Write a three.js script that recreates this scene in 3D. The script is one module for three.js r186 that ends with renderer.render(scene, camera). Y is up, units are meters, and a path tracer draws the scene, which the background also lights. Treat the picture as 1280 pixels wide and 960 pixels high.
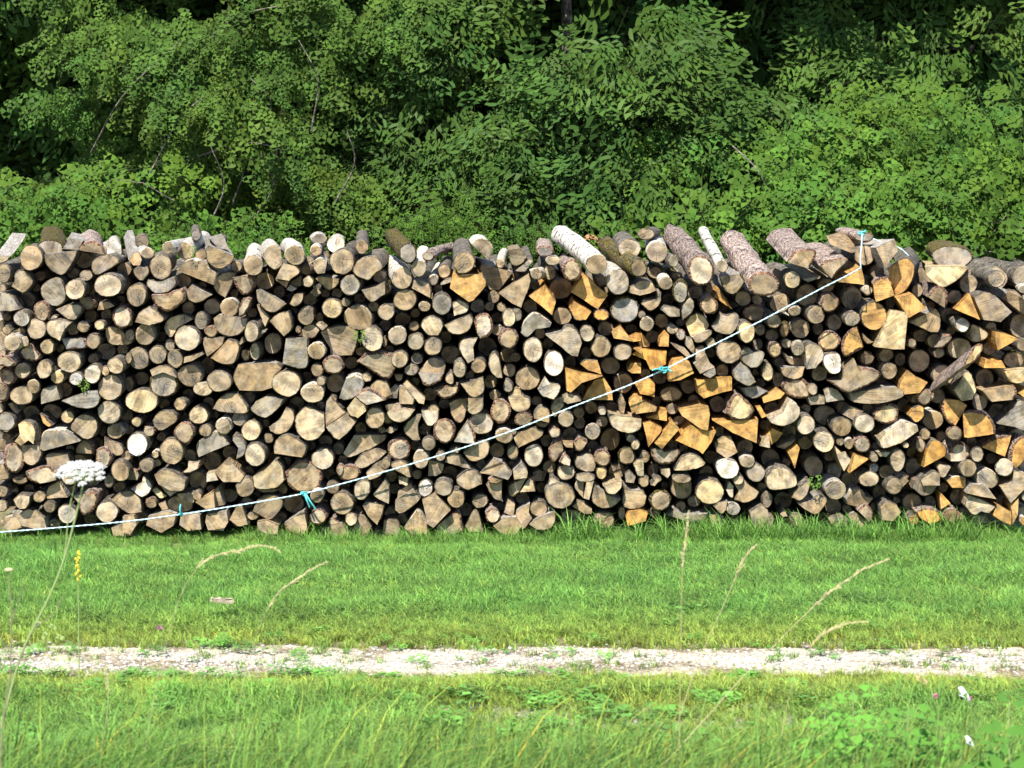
import * as THREE from 'three';
import { mergeGeometries } from 'three/addons/utils/BufferGeometryUtils.js';
import { ImprovedNoise } from 'three/addons/math/ImprovedNoise.js';

// ---------------------------------------------------------------- camera, sky, sun, exposure
const scene = new THREE.Scene();
const camera = new THREE.PerspectiveCamera(18.64, 4 / 3, 0.1, 400);
camera.position.set(0, 2.27, 13);
camera.lookAt(0, 0.803, 0);
camera.focus = 13.1; camera.userData.fStop = 4.5;                       // the verge and the far trees go a little soft
const renderer = new THREE.WebGLRenderer({ antialias: true });
renderer.toneMapping = THREE.LinearToneMapping;
renderer.toneMappingExposure = 1.65;
renderer.shadowMap.enabled = true;

const SUN = new THREE.Vector3(-0.2, 0.8, 0.57).normalize();      // high noon sun behind the viewer, a little to the left
const sky = (() => {
  const W = 256, H = 128, d = new Float32Array(W * H * 4);
  for (let j = 0; j < H; j++) for (let i = 0; i < W; i++) {
    const el = (j / (H - 1) - 0.5) * Math.PI, s = Math.max(0, Math.sin(el)), k = Math.pow(1 - s, 3);
    const up = el > -0.02 ? 1 : 0.35;
    const o = (j * W + i) * 4;
    d[o] = (0.17 + 0.44 * k) * up; d[o + 1] = (0.29 + 0.4 * k) * up; d[o + 2] = (0.56 + 0.26 * k) * up; d[o + 3] = 1;
  }
  const t = new THREE.DataTexture(d, W, H, THREE.RGBAFormat, THREE.FloatType);
  t.mapping = THREE.EquirectangularReflectionMapping; t.magFilter = THREE.LinearFilter; t.minFilter = THREE.LinearFilter; t.needsUpdate = true;
  return t;
})();
scene.background = sky; scene.environment = sky;
const sun = new THREE.DirectionalLight(new THREE.Color().setRGB(1, 0.95, 0.86), 5);
sun.position.copy(SUN).multiplyScalar(40); sun.castShadow = true;
sun.shadow.mapSize.set(4096, 4096);
Object.assign(sun.shadow.camera, { left: -9, right: 9, top: 9, bottom: -9, near: 1, far: 90 });
scene.add(sun, sun.target);

// ---------------------------------------------------------------- helpers
const GY = -0.09;                                   // level of the ground, metres
let seed = 7;
const rnd = () => { seed = (seed + 0x6D2B79F5) | 0; let t = Math.imul(seed ^ (seed >>> 15), 1 | seed); t = (t + Math.imul(t ^ (t >>> 7), 61 | t)) ^ t; return ((t ^ (t >>> 14)) >>> 0) / 4294967296; };
const rr = (a, b) => a + (b - a) * rnd();
const gauss = () => (rnd() + rnd() + rnd() + rnd() - 2) * 1.0;
const V = (x, y, z) => new THREE.Vector3(x, y, z);
const noise = new ImprovedNoise();
const fbm = (x, y, z, o = 4) => { let s = 0, a = 0.5, f = 1; for (let i = 0; i < o; i++) { s += a * noise.noise(x * f, y * f, z * f); a *= 0.5; f *= 2.03; } return s; };
const sm = (a, b, x) => { const t = Math.min(1, Math.max(0, (x - a) / (b - a))); return t * t * (3 - 2 * t); };
const taken = {};
function numbered(n) { const k = taken[n] = (taken[n] ?? -1) + 1; return k ? n + '_' + String(k).padStart(3, '0') : n; }
function tag(o, label, category, group, kind) {
  o.userData = {};
  if (label) o.userData.label = label;
  if (category) o.userData.category = category;
  if (group) o.userData.group = group;
  if (kind) o.userData.kind = kind;
  return o;
}
function thing(name, label, category, p = [0, 0, 0], group) { const g = new THREE.Group(); g.name = numbered(name); g.position.set(...p); scene.add(tag(g, label, category, group)); return g; }
function mesh(name, geo, mat, parent = scene) { const m = new THREE.Mesh(geo, mat); m.name = parent === scene ? numbered(name) : name; m.castShadow = m.receiveShadow = true; parent.add(m); return m; }
// noise that tiles over a texture of n cells: 4-D torus is not needed, lattice value noise does it
function tiled(n, sd) {
  const g = new Float32Array(n * n); let s = sd * 9301 + 49297;
  for (let i = 0; i < n * n; i++) { s = (s * 1103515245 + 12345) & 0x7fffffff; g[i] = s / 0x7fffffff; }
  return (u, v) => { u = ((u % 1) + 1) % 1 * n; v = ((v % 1) + 1) % 1 * n; const i = Math.floor(u), j = Math.floor(v); let a = u - i, b = v - j; a = a * a * (3 - 2 * a); b = b * b * (3 - 2 * b);
    const q = (x, y) => g[(y % n) * n + (x % n)]; return (q(i, j) * (1 - a) + q(i + 1, j) * a) * (1 - b) + (q(i, j + 1) * (1 - a) + q(i + 1, j + 1) * a) * b; };
}
function texture(N, f, srgb = true, M = N) {     // f(u, v) -> [r, g, b] 0..1
  const d = new Uint8Array(N * M * 4);
  for (let j = 0; j < M; j++) for (let i = 0; i < N; i++) { const c = f((i + 0.5) / N, (j + 0.5) / M), o = (j * N + i) * 4; for (let k = 0; k < 3; k++) d[o + k] = Math.max(0, Math.min(255, c[k] * 255)); d[o + 3] = 255; }
  const t = new THREE.DataTexture(d, N, M); t.wrapS = t.wrapT = THREE.RepeatWrapping; t.magFilter = THREE.LinearFilter; t.minFilter = THREE.LinearMipmapLinearFilter; t.generateMipmaps = true;
  if (srgb) t.colorSpace = THREE.SRGBColorSpace; t.needsUpdate = true; return t;
}
const geom = (pos, uv, idx, col) => {
  const g = new THREE.BufferGeometry(); g.setAttribute('position', new THREE.Float32BufferAttribute(pos, 3));
  g.setAttribute('uv', new THREE.Float32BufferAttribute(uv, 2)); if (col) g.setAttribute('color', new THREE.Float32BufferAttribute(col, 3));
  g.setIndex(idx); g.computeVertexNormals(); return g;
};
// a bent, tapering rod through points
function rod(points, r0, r1, sides = 5, segs = 0, c = null) {
  const cv = new THREE.CatmullRomCurve3(points), n = segs || Math.max(3, points.length * 2), pos = [], uv = [], idx = [], col = [];
  const fr = cv.computeFrenetFrames(n, false);
  for (let i = 0; i <= n; i++) {
    const p = cv.getPointAt(i / n), r = r0 + (r1 - r0) * i / n;
    for (let k = 0; k <= sides; k++) { const a = k / sides * Math.PI * 2, x = Math.cos(a) * r, y = Math.sin(a) * r;
      pos.push(p.x + fr.normals[i].x * x + fr.binormals[i].x * y, p.y + fr.normals[i].y * x + fr.binormals[i].y * y, p.z + fr.normals[i].z * x + fr.binormals[i].z * y); uv.push(k / sides * r0 * 6, i / n * cv.getLength()); if (c) col.push(...c); }
    if (i) for (let k = 0; k < sides; k++) { const a = (i - 1) * (sides + 1) + k, b = a + sides + 1; idx.push(a, a + 1, b, b, a + 1, b + 1); }
  }
  return geom(pos, uv, idx, c ? col : null);
}

// ---------------------------------------------------------------- wood materials
const n8 = tiled(8, 3), n16 = tiled(16, 5), n32 = tiled(32, 7), n64 = tiled(64, 11), n128 = tiled(128, 13);
const cutTex = [], cutBump = [];
for (let k = 0; k < 6; k++) {          // end grain over 0.36 m: growth rings, saw marks, blotches, drying cracks
  const N = 512, checks = [], q = (a) => ((Math.sin(a * 127.1 + k * 311.7) * 43758.5453) % 1 + 1) % 1;
  const nc = [2, 1, 4, 0, 3, 2][k];
  for (let i = 0; i < nc; i++) checks.push({ a: q(i + 2) * 6.283, l: 0.05 + q(i + 9) * 0.14, w: 0.0016 + q(i + 17) * 0.003, s: q(i + 30) * 0.03, b: (q(i + 40) - 0.5) * 2 });
  const hgt = new Float32Array(N * N);
  const f = (u, v) => {
    const x = u - 0.5, y = v - 0.5, r = Math.hypot(x, y) * (1 + 0.12 * (n8(u, v) - 0.5)), a = Math.atan2(y, x);
    let c = 0.86;
    const ring = Math.sin((r + 0.01 * n16(u, v)) * 2 * Math.PI * 38 + k) * 0.5 + Math.sin(r * 2 * Math.PI * 14 + k * 2) * 0.5;
    c += 0.045 * ring;
    c += 0.36 * (n8(u + k * 0.13, v * 1.3) - 0.5) + 0.22 * (n16(u, v + k * 0.31) - 0.5) + 0.1 * (n32(u + k * 0.07, v) - 0.5) + 0.09 * (n128(u, v) - 0.5);
    const saw = (tsaw(v + 0.03 * (n8(u, v) - 0.5), k) - 0.5); c += [0.3, 0.16, 0.36, 0.12, 0.26, 0.2][k] * saw;
    c += 0.06 * (Math.sin(a * 17 + k + 5 * n16(u, v)) * Math.min(1, r * 5)) * (n64(u, v));
    const heart = sm(0.115, 0.085, r + 0.03 * (n16(u + 0.2, v) - 0.5)) * [0.14, 0, 0.1, 0, 0.18, 0][k]; c *= 1 - heart;
    let ck = 0; for (const t of checks) { let da = a - t.a - t.b * (r - 0.03) * 3 - 0.25 * (n32(u, v) - 0.5); da = Math.atan2(Math.sin(da), Math.cos(da)); if (r > t.s && r < t.l) { const w = t.w * (1 - (r - t.s) / (t.l - t.s)) + 0.0008; ck = Math.max(ck, 1 - sm(w * 0.6, w * 1.4, Math.abs(da) * r)); } }
    c = c * (1 - 0.5 * ck);
    const warm = 0.5 + 0.9 * (n8(u * 1 + 0.4, v + k * 0.2) - 0.5), gr = n16(u + 0.5, v + k * 0.17);
    hgt[Math.min(N - 1, Math.floor(v * N)) * N + Math.min(N - 1, Math.floor(u * N))] = 0.6 + 0.12 * ring + 0.5 * saw * 0.6 + 0.25 * (n128(u, v) - 0.5) - 0.5 * ck;
    return [c * (1 + 0.05 * (warm - 0.5)), c * (1 - 0.02 * (warm - 0.5) - 0.04 * (gr - 0.5)), c * (1 - 0.18 * (warm - 0.5) - 0.1 * (gr - 0.5))];
  };
  cutTex.push(texture(N, f));
  cutBump.push(texture(N, (u, v) => { const h = hgt[Math.floor(v * N) * N + Math.floor(u * N)]; return [h, h, h]; }, false));
}
function tsaw(v, k) { return n64(v * 0.98 + 0.002, 0.37 + k * 0.11) * 0.6 + n128(v, 0.73 + k * 0.07) * 0.4; }
const cutMats = cutTex.map((t, i) => new THREE.MeshStandardMaterial({ map: t, bumpMap: cutBump[i], bumpScale: 0.004, roughness: 0.82, vertexColors: true }));
const barkTex = {
  plain: texture(512, (u, v) => { const c = 0.55 + 0.35 * (n32(u, v * 0.5) - 0.5) + 0.35 * (n64(u, v) - 0.5) + 0.3 * (n128(u * 1, v) - 0.5), l = sm(0.6, 0.75, n16(u, v + 0.3)); return [c + 0.16 * l, c + 0.17 * l, c + 0.14 * l]; }),
  rough: texture(512, (u, v) => { const w = u + 0.03 * (n16(u, v) - 0.5), fu = Math.abs(n32(w, v * 0.7) - 0.5) * 2, fl = n64(w, v), p = n128(u, v); const c = 0.5 + 0.34 * sm(0.02, 0.25, fu) + 0.34 * (fl - 0.5) + 0.18 * (p - 0.5) - 0.16 * sm(0.5, 0.75, n8(u, v + 0.6)), l = sm(0.5, 0.7, n32(u + 0.4, v + 0.2)); return [c * 1.0 + 0.12 * l, c * 0.94 + 0.14 * l, c * 0.92 + 0.12 * l]; }),
  birch: texture(512, (u, v) => { let c = 0.92 + 0.15 * (n32(u, v) - 0.5) + 0.1 * (n128(u, v) - 0.5); const len = sm(0.72, 0.82, n128(u * 0.25, v)) * sm(0.35, 0.6, n16(u, v)); const pat = sm(0.7, 0.8, n16(u + 0.2, v + 0.5) * 0.7 + n64(u, v) * 0.35); c = c * (1 - 0.6 * len) * (1 - 0.55 * pat); return [c, c * 0.98, c * 0.94]; }),
  moss: texture(512, (u, v) => { const m = sm(0.42, 0.6, n8(u, v) * 0.55 + n32(u, v) * 0.5), c = 0.5 + 0.4 * (n64(u, v) - 0.5) + 0.3 * (n128(u, v) - 0.5), g = 0.65 + 0.6 * (n128(u + 0.3, v) - 0.5) + 0.3 * (n64(u, v + 0.4) - 0.5); return [c * (1 - m) * 0.95 + m * g * 0.78, c * 0.92 * (1 - m) + m * g * 0.72, c * 0.86 * (1 - m) + m * g * 0.28]; }),
};
const barkBump = {
  plain: texture(512, (u, v) => { const h = 0.5 + 0.5 * (n64(u, v) - 0.5) + 0.4 * (n128(u, v) - 0.5); return [h, h, h]; }, false),
  rough: texture(512, (u, v) => { const w = u + 0.03 * (n16(u, v) - 0.5), fu = Math.abs(n32(w, v * 0.6) - 0.5) * 2, h = sm(0.02, 0.45, fu) * 0.7 + 0.4 * (n128(u, v) - 0.5) + 0.15; return [h, h, h]; }, false),
};
barkBump.birch = barkBump.plain; barkBump.moss = barkBump.rough;
const barkMats = {}; for (const k of ['plain', 'rough', 'birch', 'moss']) barkMats[k] = new THREE.MeshStandardMaterial({ map: barkTex[k], bumpMap: barkBump[k], bumpScale: { plain: 0.004, rough: 0.014, birch: 0.003, moss: 0.02 }[k], roughness: 0.92, vertexColors: true });
const splitTex = texture(512, (u, v) => { const c = 0.85 + 0.25 * (n64(u, v * 0.06) - 0.5) + 0.2 * (n128(u, v * 0.1) - 0.5) + 0.18 * (n16(u, v) - 0.5) + 0.1 * (n128(u, v) - 0.5); return [c, c * 0.99, c * 0.97]; });
const splitMat = new THREE.MeshStandardMaterial({ map: splitTex, bumpMap: splitTex, bumpScale: 0.006, roughness: 0.85, vertexColors: true });

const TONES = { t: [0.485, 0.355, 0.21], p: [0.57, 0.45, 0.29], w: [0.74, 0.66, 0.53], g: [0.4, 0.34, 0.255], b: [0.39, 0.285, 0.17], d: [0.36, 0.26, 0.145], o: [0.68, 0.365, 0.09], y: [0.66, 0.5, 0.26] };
const BARKS = { plain: [0.4, 0.34, 0.27], rough: [0.62, 0.52, 0.46], birch: [0.68, 0.655, 0.61], moss: [0.62, 0.55, 0.33] };

// ---------------------------------------------------------------- firewood: one outline, a sawn face, bark, split sides
// pts: [x, y, smooth] in metres about the centre of the face, counter-clockwise; far: the centre of the hidden end
function logGeometry(pts, tone, bark, far, tilt, round) {
  const P = [], n = pts.length;                                           // sampled outline with «bark» marks for each following edge
  for (let i = 0; i < n; i++) {
    const a = pts[(i + n - 1) % n], b = pts[i], c = pts[(i + 1) % n], d = pts[(i + 2) % n], curved = b[2] || c[2];
    const steps = curved ? Math.max(2, Math.round(Math.hypot(c[0] - b[0], c[1] - b[1]) / 0.014)) : Math.max(1, Math.round(Math.hypot(c[0] - b[0], c[1] - b[1]) / 0.04));
    for (let s = 0; s < Math.min(steps, 10); s++) {
      const t = s / Math.min(steps, 10); let q;
      if (curved) { const m0 = b[2] ? [(c[0] - a[0]) / 2, (c[1] - a[1]) / 2] : [c[0] - b[0], c[1] - b[1]], m1 = c[2] ? [(d[0] - b[0]) / 2, (d[1] - b[1]) / 2] : [c[0] - b[0], c[1] - b[1]];
        const t2 = t * t, t3 = t2 * t; q = [0, 1].map((k) => (2 * t3 - 3 * t2 + 1) * b[k] + (t3 - 2 * t2 + t) * m0[k] + (-2 * t3 + 3 * t2) * c[k] + (t3 - t2) * m1[k]); }
      else q = [b[0] + (c[0] - b[0]) * t, b[1] + (c[1] - b[1]) * t];
      const j = (curved ? 0.0012 : 0.0012) * gauss(); P.push({ x: q[0] + j, y: q[1] + j * 0.7, bark: !!curved, hard: s === 0 && !b[2] });
    }
  }
  const N = P.length, size = Math.max(...P.map((p) => Math.hypot(p.x, p.y)));
  // where the heart of the tree was
  const soft = pts.filter((p) => p[2]), sharp = pts.filter((p) => !p[2]); let pith = [gauss() * 0.15 * size, gauss() * 0.15 * size];
  if (!round && sharp.length) { const m = soft.length ? [soft.reduce((s, p) => s + p[0], 0) / soft.length, soft.reduce((s, p) => s + p[1], 0) / soft.length] : [rr(-1, 1) * size, rr(-1, 1) * size];
    let best = sharp[0]; for (const p of sharp) if (Math.hypot(p[0] - m[0], p[1] - m[1]) > Math.hypot(best[0] - m[0], best[1] - m[1])) best = p;
    pith = sharp.length === 2 && soft.length > 1 ? [(sharp[0][0] + sharp[1][0]) / 2, (sharp[0][1] + sharp[1][1]) / 2] : [best[0], best[1]]; }
  const bt = Math.min({ plain: 0.005, rough: 0.012, birch: 0.004, moss: 0.008 }[bark], size * 0.16);
  const face = (x, y) => -(tilt[0] * x + tilt[1] * y);                    // the saw cut is not quite square to the log
  const inner = P.map((p, i) => { const prev = P[(i + N - 1) % N]; const k = (p.bark && prev.bark) ? bt * rr(0.7, 1.3) : p.bark || prev.bark ? bt * 0.4 : 0.001; const r = Math.hypot(p.x, p.y) || 1, s = Math.max(0.3, 1 - k / r); return [p.x * s, p.y * s]; });
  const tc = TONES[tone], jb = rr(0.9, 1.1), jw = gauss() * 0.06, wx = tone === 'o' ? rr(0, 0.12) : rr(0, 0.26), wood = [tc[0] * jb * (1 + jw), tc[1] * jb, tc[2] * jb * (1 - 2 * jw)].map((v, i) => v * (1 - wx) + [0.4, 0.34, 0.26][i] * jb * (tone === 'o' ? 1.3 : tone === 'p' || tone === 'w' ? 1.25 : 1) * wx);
  const bc = BARKS[bark], jd = rr(0.8, 1.2), bk = bc.map((v) => Math.min(0.9, v * jd));
  const rimCol = { plain: [0.3, 0.22, 0.14], rough: [0.34, 0.2, 0.12], birch: [0.55, 0.45, 0.33], moss: [0.3, 0.25, 0.15] }[bark].map((v) => v * jd);
  const grey = 'gbtd'.includes(tone) && rnd() < 0.75 ? [0.46, 0.42, 0.37].map((v) => v * jd) : wood.map((v) => v * 0.92);
  const out = {};
  { // sawn face
    const idx = THREE.ShapeUtils.triangulateShape(inner.map((p) => new THREE.Vector2(p[0], p[1])), []).flat(), pos = [], uv = [], col = [], ra = rr(0, 6.28), ca = Math.cos(ra), sa = Math.sin(ra);
    for (const [x, y] of inner) { pos.push(x, y, face(x, y)); const u = (x - pith[0]) / 0.36, v = (y - pith[1]) / 0.36; uv.push(0.5 + u * ca - v * sa, 0.5 + u * sa + v * ca); const j = rr(0.93, 1.07); col.push(wood[0] * j, wood[1] * j, wood[2] * j * j); }
    out.face = geom(pos, uv, idx, col);
  }
  const lumps = bark === 'rough' || bark === 'moss' ? 0.007 : 0.0025, vis = Math.hypot(far[0], far[1]) > 0.08;
  const ts = vis ? [0, 0.01, 0.08, 0.17, 0.27, 0.38, 0.5, 0.62, 0.75, 0.88, 1] : [0, 0.012, 0.12, 0.3, 0.6, 1], ph = rr(0, 99), bend = vis ? gauss() * 0.02 : 0;
  const ring = (i, t) => { const p = P[i % N], tp = 1 - 0.06 * t, w = t > 0.005 && p.bark ? 1 + lumps / size * 2 * fbm(p.x * 22 + ph, p.y * 22, t * 9, 2) * 2 : 1, e = t === 0 ? 0.0 : 0.0;
    return [p.x * tp * w + far[0] * t + bend * Math.sin(t * 3), p.y * tp * w + far[1] * t, (t < 0.5 ? face(p.x, p.y) * (1 - t * 2) : 0) - 0.003 + far[2] * t + e]; };
  const side = (want, colour, rim) => {
    const pos = [], uv = [], idx = [], col = []; let run = rr(0, 3);
    for (let i = 0; i < N; i++) { const a = P[i], b = P[(i + 1) % N]; const isBark = a.bark || round; if (isBark !== want) continue; const w = Math.hypot(b.x - a.x, b.y - a.y);
      const rows = [...(rim ? [null] : []), ...ts];
      const cont = i > 0 && (P[i - 1].bark || round) === want && !P[i].hard && pos.length, base0 = cont ? pos.length / 3 - rows.length : pos.length / 3;
      const push = (k, u) => rows.forEach((t) => { const q = t === null ? [inner[k % N][0], inner[k % N][1], face(...inner[k % N]) - 0.0004] : ring(k, t); pos.push(...q); uv.push(u / 0.45, (t ?? 0) / 0.45 * 1.0); col.push(...(rim && (t === null || t === 0) ? rimCol : colour)); });
      if (!cont) push(i, run); run += w; push(i + 1, run);
      const A = cont ? base0 : base0, B = A + rows.length; for (let k = 0; k < rows.length - 1; k++) idx.push(A + k, A + k + 1, B + k, B + k, A + k + 1, B + k + 1);
    }
    return pos.length ? geom(pos, uv, idx, col) : null;
  };
  out.bark = side(true, bk, true); out.split = round ? null : side(false, grey, false);
  return out;
}
const variant = () => Math.floor(rnd() * cutMats.length);
const heap = { face: cutMats.map(() => []), bark: { plain: [], rough: [], birch: [], moss: [] }, split: [] };   // the small pieces between the 300 large ones
function place(g, bark, p, label) {
  const v = variant();
  if (!label) { for (const k of ['face', 'bark', 'split']) if (g[k]) { g[k].translate(...p); (k === 'face' ? heap.face[v] : k === 'bark' ? heap.bark[bark] : heap.split).push(g[k]); } return null; }
  const t = thing('firewood_log', label, 'log', p, 'firewood logs stacked in the pile');
  mesh('cut_face', g.face, cutMats[v], t);
  if (g.bark) mesh('bark', g.bark, barkMats[bark], t);
  if (g.split) mesh('split_side', g.split, splitMat, t);
  return t;
}
const aim = (far) => far || [gauss() * 0.035, gauss() * 0.03, -rr(0.94, 1.04)];
// sizes in millimetres; x, y: centre of the sawn face along and above the foot of the pile, z: how far it stands out
function round(tone, bark, x, y, z, rx, ry, tx, ty, label, far) {
  const pts = [], n = 9, k1 = rr(0, 6.28), k2 = rr(0, 6.28), a1 = rr(0.01, 0.05), a2 = rr(0.005, 0.03), k3 = rr(0, 6.28);
  for (let i = 0; i < n; i++) { const a = i / n * Math.PI * 2, m = 1 + a1 * Math.cos(2 * a + k1) + a2 * Math.cos(3 * a + k2) + 0.012 * Math.cos(5 * a + k3); pts.push([Math.cos(a) * rx / 1000 * m, Math.sin(a) * ry / 1000 * m, 1]); }
  return place(logGeometry(pts, tone, bark, aim(far), [tx, ty], true), bark, [x / 1000, y / 1000, z / 1000], label);
}
function split(tone, bark, x, y, z, outline, tx, ty, label, far) {
  const pts = outline.split(' ').map((s) => { const [a, b] = s.replace('~', '').split(',').map(Number); return [a / 1000, b / 1000, s.endsWith('~') ? 1 : 0]; });
  return place(logGeometry(pts, tone, bark, aim(far), [tx, ty], false), bark, [x / 1000, y / 1000, z / 1000], label);
}

// ================================================================ THE PILE
split('g', 'plain', -2848, 1499, -28, '-37,-22~ -3,-25~ 30,-13~ 53,15 -36,23', -0.01, 0.02, '', [-0.113, 0.079, -1.00]);
round('t', 'plain', -2671, 1510, 8, 66, 73, -0.08, 0.08, 'tan round log at the top of the pile, far left end', [-0.175, -0.040, -1.00]);
split('b', 'plain', -2516, 1488, -18, '-83,-15~ -34,-65~ 22,-71~ 85,18~ 97,60 -87,38', -0.03, -0.12, 'brown half-round split log, flat side up, at the top of the pile, far left end');
round('g', 'moss', -2604, 1547, -193, 73, 56, 0.01, 0.03, 'yellow-mossed log behind the top row, at the end above the white flower', [-0.183, 0.036, -1.00]);
split('g', 'rough', -2451, 1579, -63, '29,-31 58,20 -20,36 -60,-25', -0.01, -0.04, 'grey four-cornered split log at the top of the pile, far left end', [-0.175, -0.011, -1.00]);
split('b', 'rough', -2335, 1561, -37, '65,-39 57,5~ 2,41~ -54,22~ -77,-11', 0.07, -0.11, 'brown half-round split log with rough bark, on top of the pile', [-0.184, 0.018, -1.00]);
round('w', 'birch', -2241, 1536, -182, 45, 61, 0.00, 0.18, 'whitish upright oval log with white birch bark, on top of the pile', [-0.161, -0.017, -0.95]);
split('t', 'plain', -2268, 1475, -8, '-52,-63~ 10,-41~ 83,7 84,32~ 23,54~ -56,26~ -73,-24~', -0.09, -0.03, 'tan one-cornered split log at the top of the pile, far left end');
round('b', 'plain', -2829, 1421, -6, 43, 52, 0.11, -0.03, '');
split('t', 'plain', -2729, 1375, -22, '-14,-59~ 14,-59~ 57,-14~ 55,20~ 11,64~ -39,47~ -43,3 -63,-25', 0.13, -0.03, 'tan half-round split log in the upper part of the pile, far left end');
round('d', 'rough', -2656, 1398, -157, 34, 30, -0.02, -0.10, '');
split('g', 'plain', -2555, 1315, -24, '-39,-61~ 16,-80~ 62,-44~ 63,23~ 25,84~ -54,51~ -74,-5~', -0.06, -0.03, 'grey bulging split log in the upper part of the pile, far left end');
round('p', 'plain', -2420, 1336, 63, 56, 57, 0.01, 0.17, 'leftmost medium-sized pale round log, in the upper part of the pile, far left end');
round('t', 'plain', -2375, 1407, -36, 39, 32, -0.15, 0.06, 'tan round log in the upper part of the pile, far left end', [-0.218, -0.054, -1.00]);
round('p', 'plain', -2231, 1361, 95, 76, 66, 0.00, 0.07, 'very large pale round log in the upper part of the pile, far left end');
split('g', 'plain', -2827, 1256, -15, '-62,-40 27,-46 86,-35 35,44~ -59,55~', -0.02, -0.03, 'grey wedge-shaped split log in the upper part of the pile, far left end');
round('d', 'plain', -2858, 1162, -190, 27, 22, 0.03, -0.09, '');
round('t', 'rough', -2619, 1212, 7, 44, 58, -0.05, -0.03, 'tan upright oval log in the upper part of the pile, far left end');
split('t', 'plain', -2462, 1209, -8, '-14,-45~ 31,-43~ 65,8~ 55,36~ -12,38~ -82,10', 0.08, 0.03, 'tan one-cornered split log in the upper part of the pile, far left end');
split('d', 'rough', -2381, 1252, -70, '-40,-6 -10,-37~ 29,-34~ 47,5~ 14,33 -40,33', -0.01, -0.13, '');
split('t', 'plain', -2273, 1240, -31, '-5,-23 56,-3 23,25~ -32,19 -44,-26', -0.05, 0.08, '');
split('t', 'birch', -2100, 1498, -56, '-15,-36 24,-36 35,0 19,37 -14,39 -40,-5', -0.11, 0.06, 'leftmost tan many-cornered log in birch bark, on top, far left end', [-0.194, 0.079, -1.00]);
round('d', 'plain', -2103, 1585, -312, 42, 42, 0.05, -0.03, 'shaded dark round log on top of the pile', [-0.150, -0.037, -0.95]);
round('t', 'birch', -2026, 1534, -12, 36, 33, 0.04, 0.04, 'leftmost tan round log in birch bark, on top, left part', [-0.179, -0.015, -1.00]);
split('b', 'plain', -2066, 1424, -25, '-35,-19~ 4,-47~ 46,4~ 33,37~ 11,26 -23,34 -45,15~', -0.01, -0.05, '');
round('t', 'plain', -1950, 1457, 5, 63, 69, 0.14, -0.05, 'large tan round log at the top of the pile, left part', [-0.108, -0.021, -1.00]);
round('t', 'birch', -1908, 1566, 15, 33, 36, 0.00, -0.03, 'rightmost tan round log in birch bark, on top, left part', [0.027, -0.018, -1.00]);
round('g', 'plain', -1794, 1620, -296, 28, 34, -0.04, 0.01, '', [-0.128, -0.010, -0.95]);
split('b', 'plain', -1636, 1507, -34, '-63,-18~ -19,-60~ 31,-57~ 82,-18~ 88,10 -56,71 -70,43', -0.02, -0.12, 'brown wedge-shaped split log at the top of the pile, left part', [-0.149, 0.001, -1.00]);
split('g', 'plain', -1643, 1583, -194, '-14,-31 48,-42 20,42 -59,20', -0.01, -0.00, 'grey four-cornered split log at the top of the pile, left part', [-0.118, -0.031, -0.95]);
split('b', 'birch', -1751, 1433, -48, '82,-80 100,-18~ 67,10~ 34,60 -5,54 -55,65~ -123,4', -0.01, -0.12, 'brown four-cornered split log in the upper part of the pile, left part');
split('g', 'plain', -1949, 1356, -6, '-39,-44~ 34,-38~ 74,1~ 80,29~ 69,51 -10,23~ -79,29 -85,-5~', -0.02, 0.01, 'grey half-round split log in the upper part of the pile, left part');
split('t', 'rough', -1900, 1279, 58, '-84,-18~ -35,-60~ 10,-60~ 72,-12~ 89,32~ 73,65 -22,32~ -100,26', -0.02, -0.01, 'tan half-round split log above the large cream round log');
split('b', 'plain', -1762, 1302, -20, '-44,-30~ 11,-47~ 84,-5 -26,54 -63,15', -0.00, -0.04, '');
round('b', 'plain', -2084, 1304, 36, 55, 66, 0.03, 0.03, 'large brown round log in the upper part of the pile, far left end');
split('b', 'plain', -1616, 1358, -98, '-33,-58~ 4,-81 47,3 59,59 8,65~ -42,31~ -57,-19~', 0.06, -0.14, 'brown wedge-shaped split log, tip down, in the upper part of the pile, left part');
split('b', 'rough', -1492, 1358, -43, '-38,-32~ 7,-60~ 57,-10~ 47,35~ 8,46 -62,35', -0.10, -0.08, 'brown half-round split log in the upper part of the pile, left part');
round('t', 'birch', -1437, 1469, 16, 55, 58, 0.09, 0.02, 'medium-sized tan round log with white birch bark, at the top of the pile, left part', [-0.098, 0.016, -1.00]);
round('t', 'birch', -1581, 1228, -42, 49, 53, 0.07, -0.04, 'tan round log in the upper part of the pile, left part');
split('p', 'rough', -1489, 1239, 27, '-31,-53 -6,-48~ 36,14~ 34,47~ -5,42~ -33,-14', -0.12, 0.03, '');
split('t', 'birch', -1327, 1514, -7, '-30,-46~ 6,-71~ 51,-51 43,43 10,71~ -40,49~ -63,-1', -0.07, -0.02, 'tan wedge-shaped split log with white birch bark, on top of the pile', [-0.128, -0.016, -1.00]);
round('t', 'birch', -1202, 1527, 61, 58, 55, 0.15, -0.06, 'tan round log with white birch bark, at the top of the pile, left-centre', [-0.128, -0.007, -1.00]);
round('b', 'birch', -1092, 1548, -16, 32, 32, -0.04, -0.01, 'brown round log with white birch bark, at the top of the pile, left-centre', [-0.054, -0.014, -1.00]);
split('t', 'plain', -1243, 1432, 57, '-67,-35 8,-49 69,1~ 31,45~ -24,51', 0.08, 0.03, 'rightmost medium-sized tan wedge-shaped split log, in the upper part of the pile, left part');
split('t', 'plain', -1276, 1365, -38, '16,-28 30,8 -45,20', 0.07, 0.04, '');
split('b', 'birch', -1204, 1369, -92, '-6,-27 22,-24~ 23,37 -39,-2', -0.02, -0.11, '');
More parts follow.
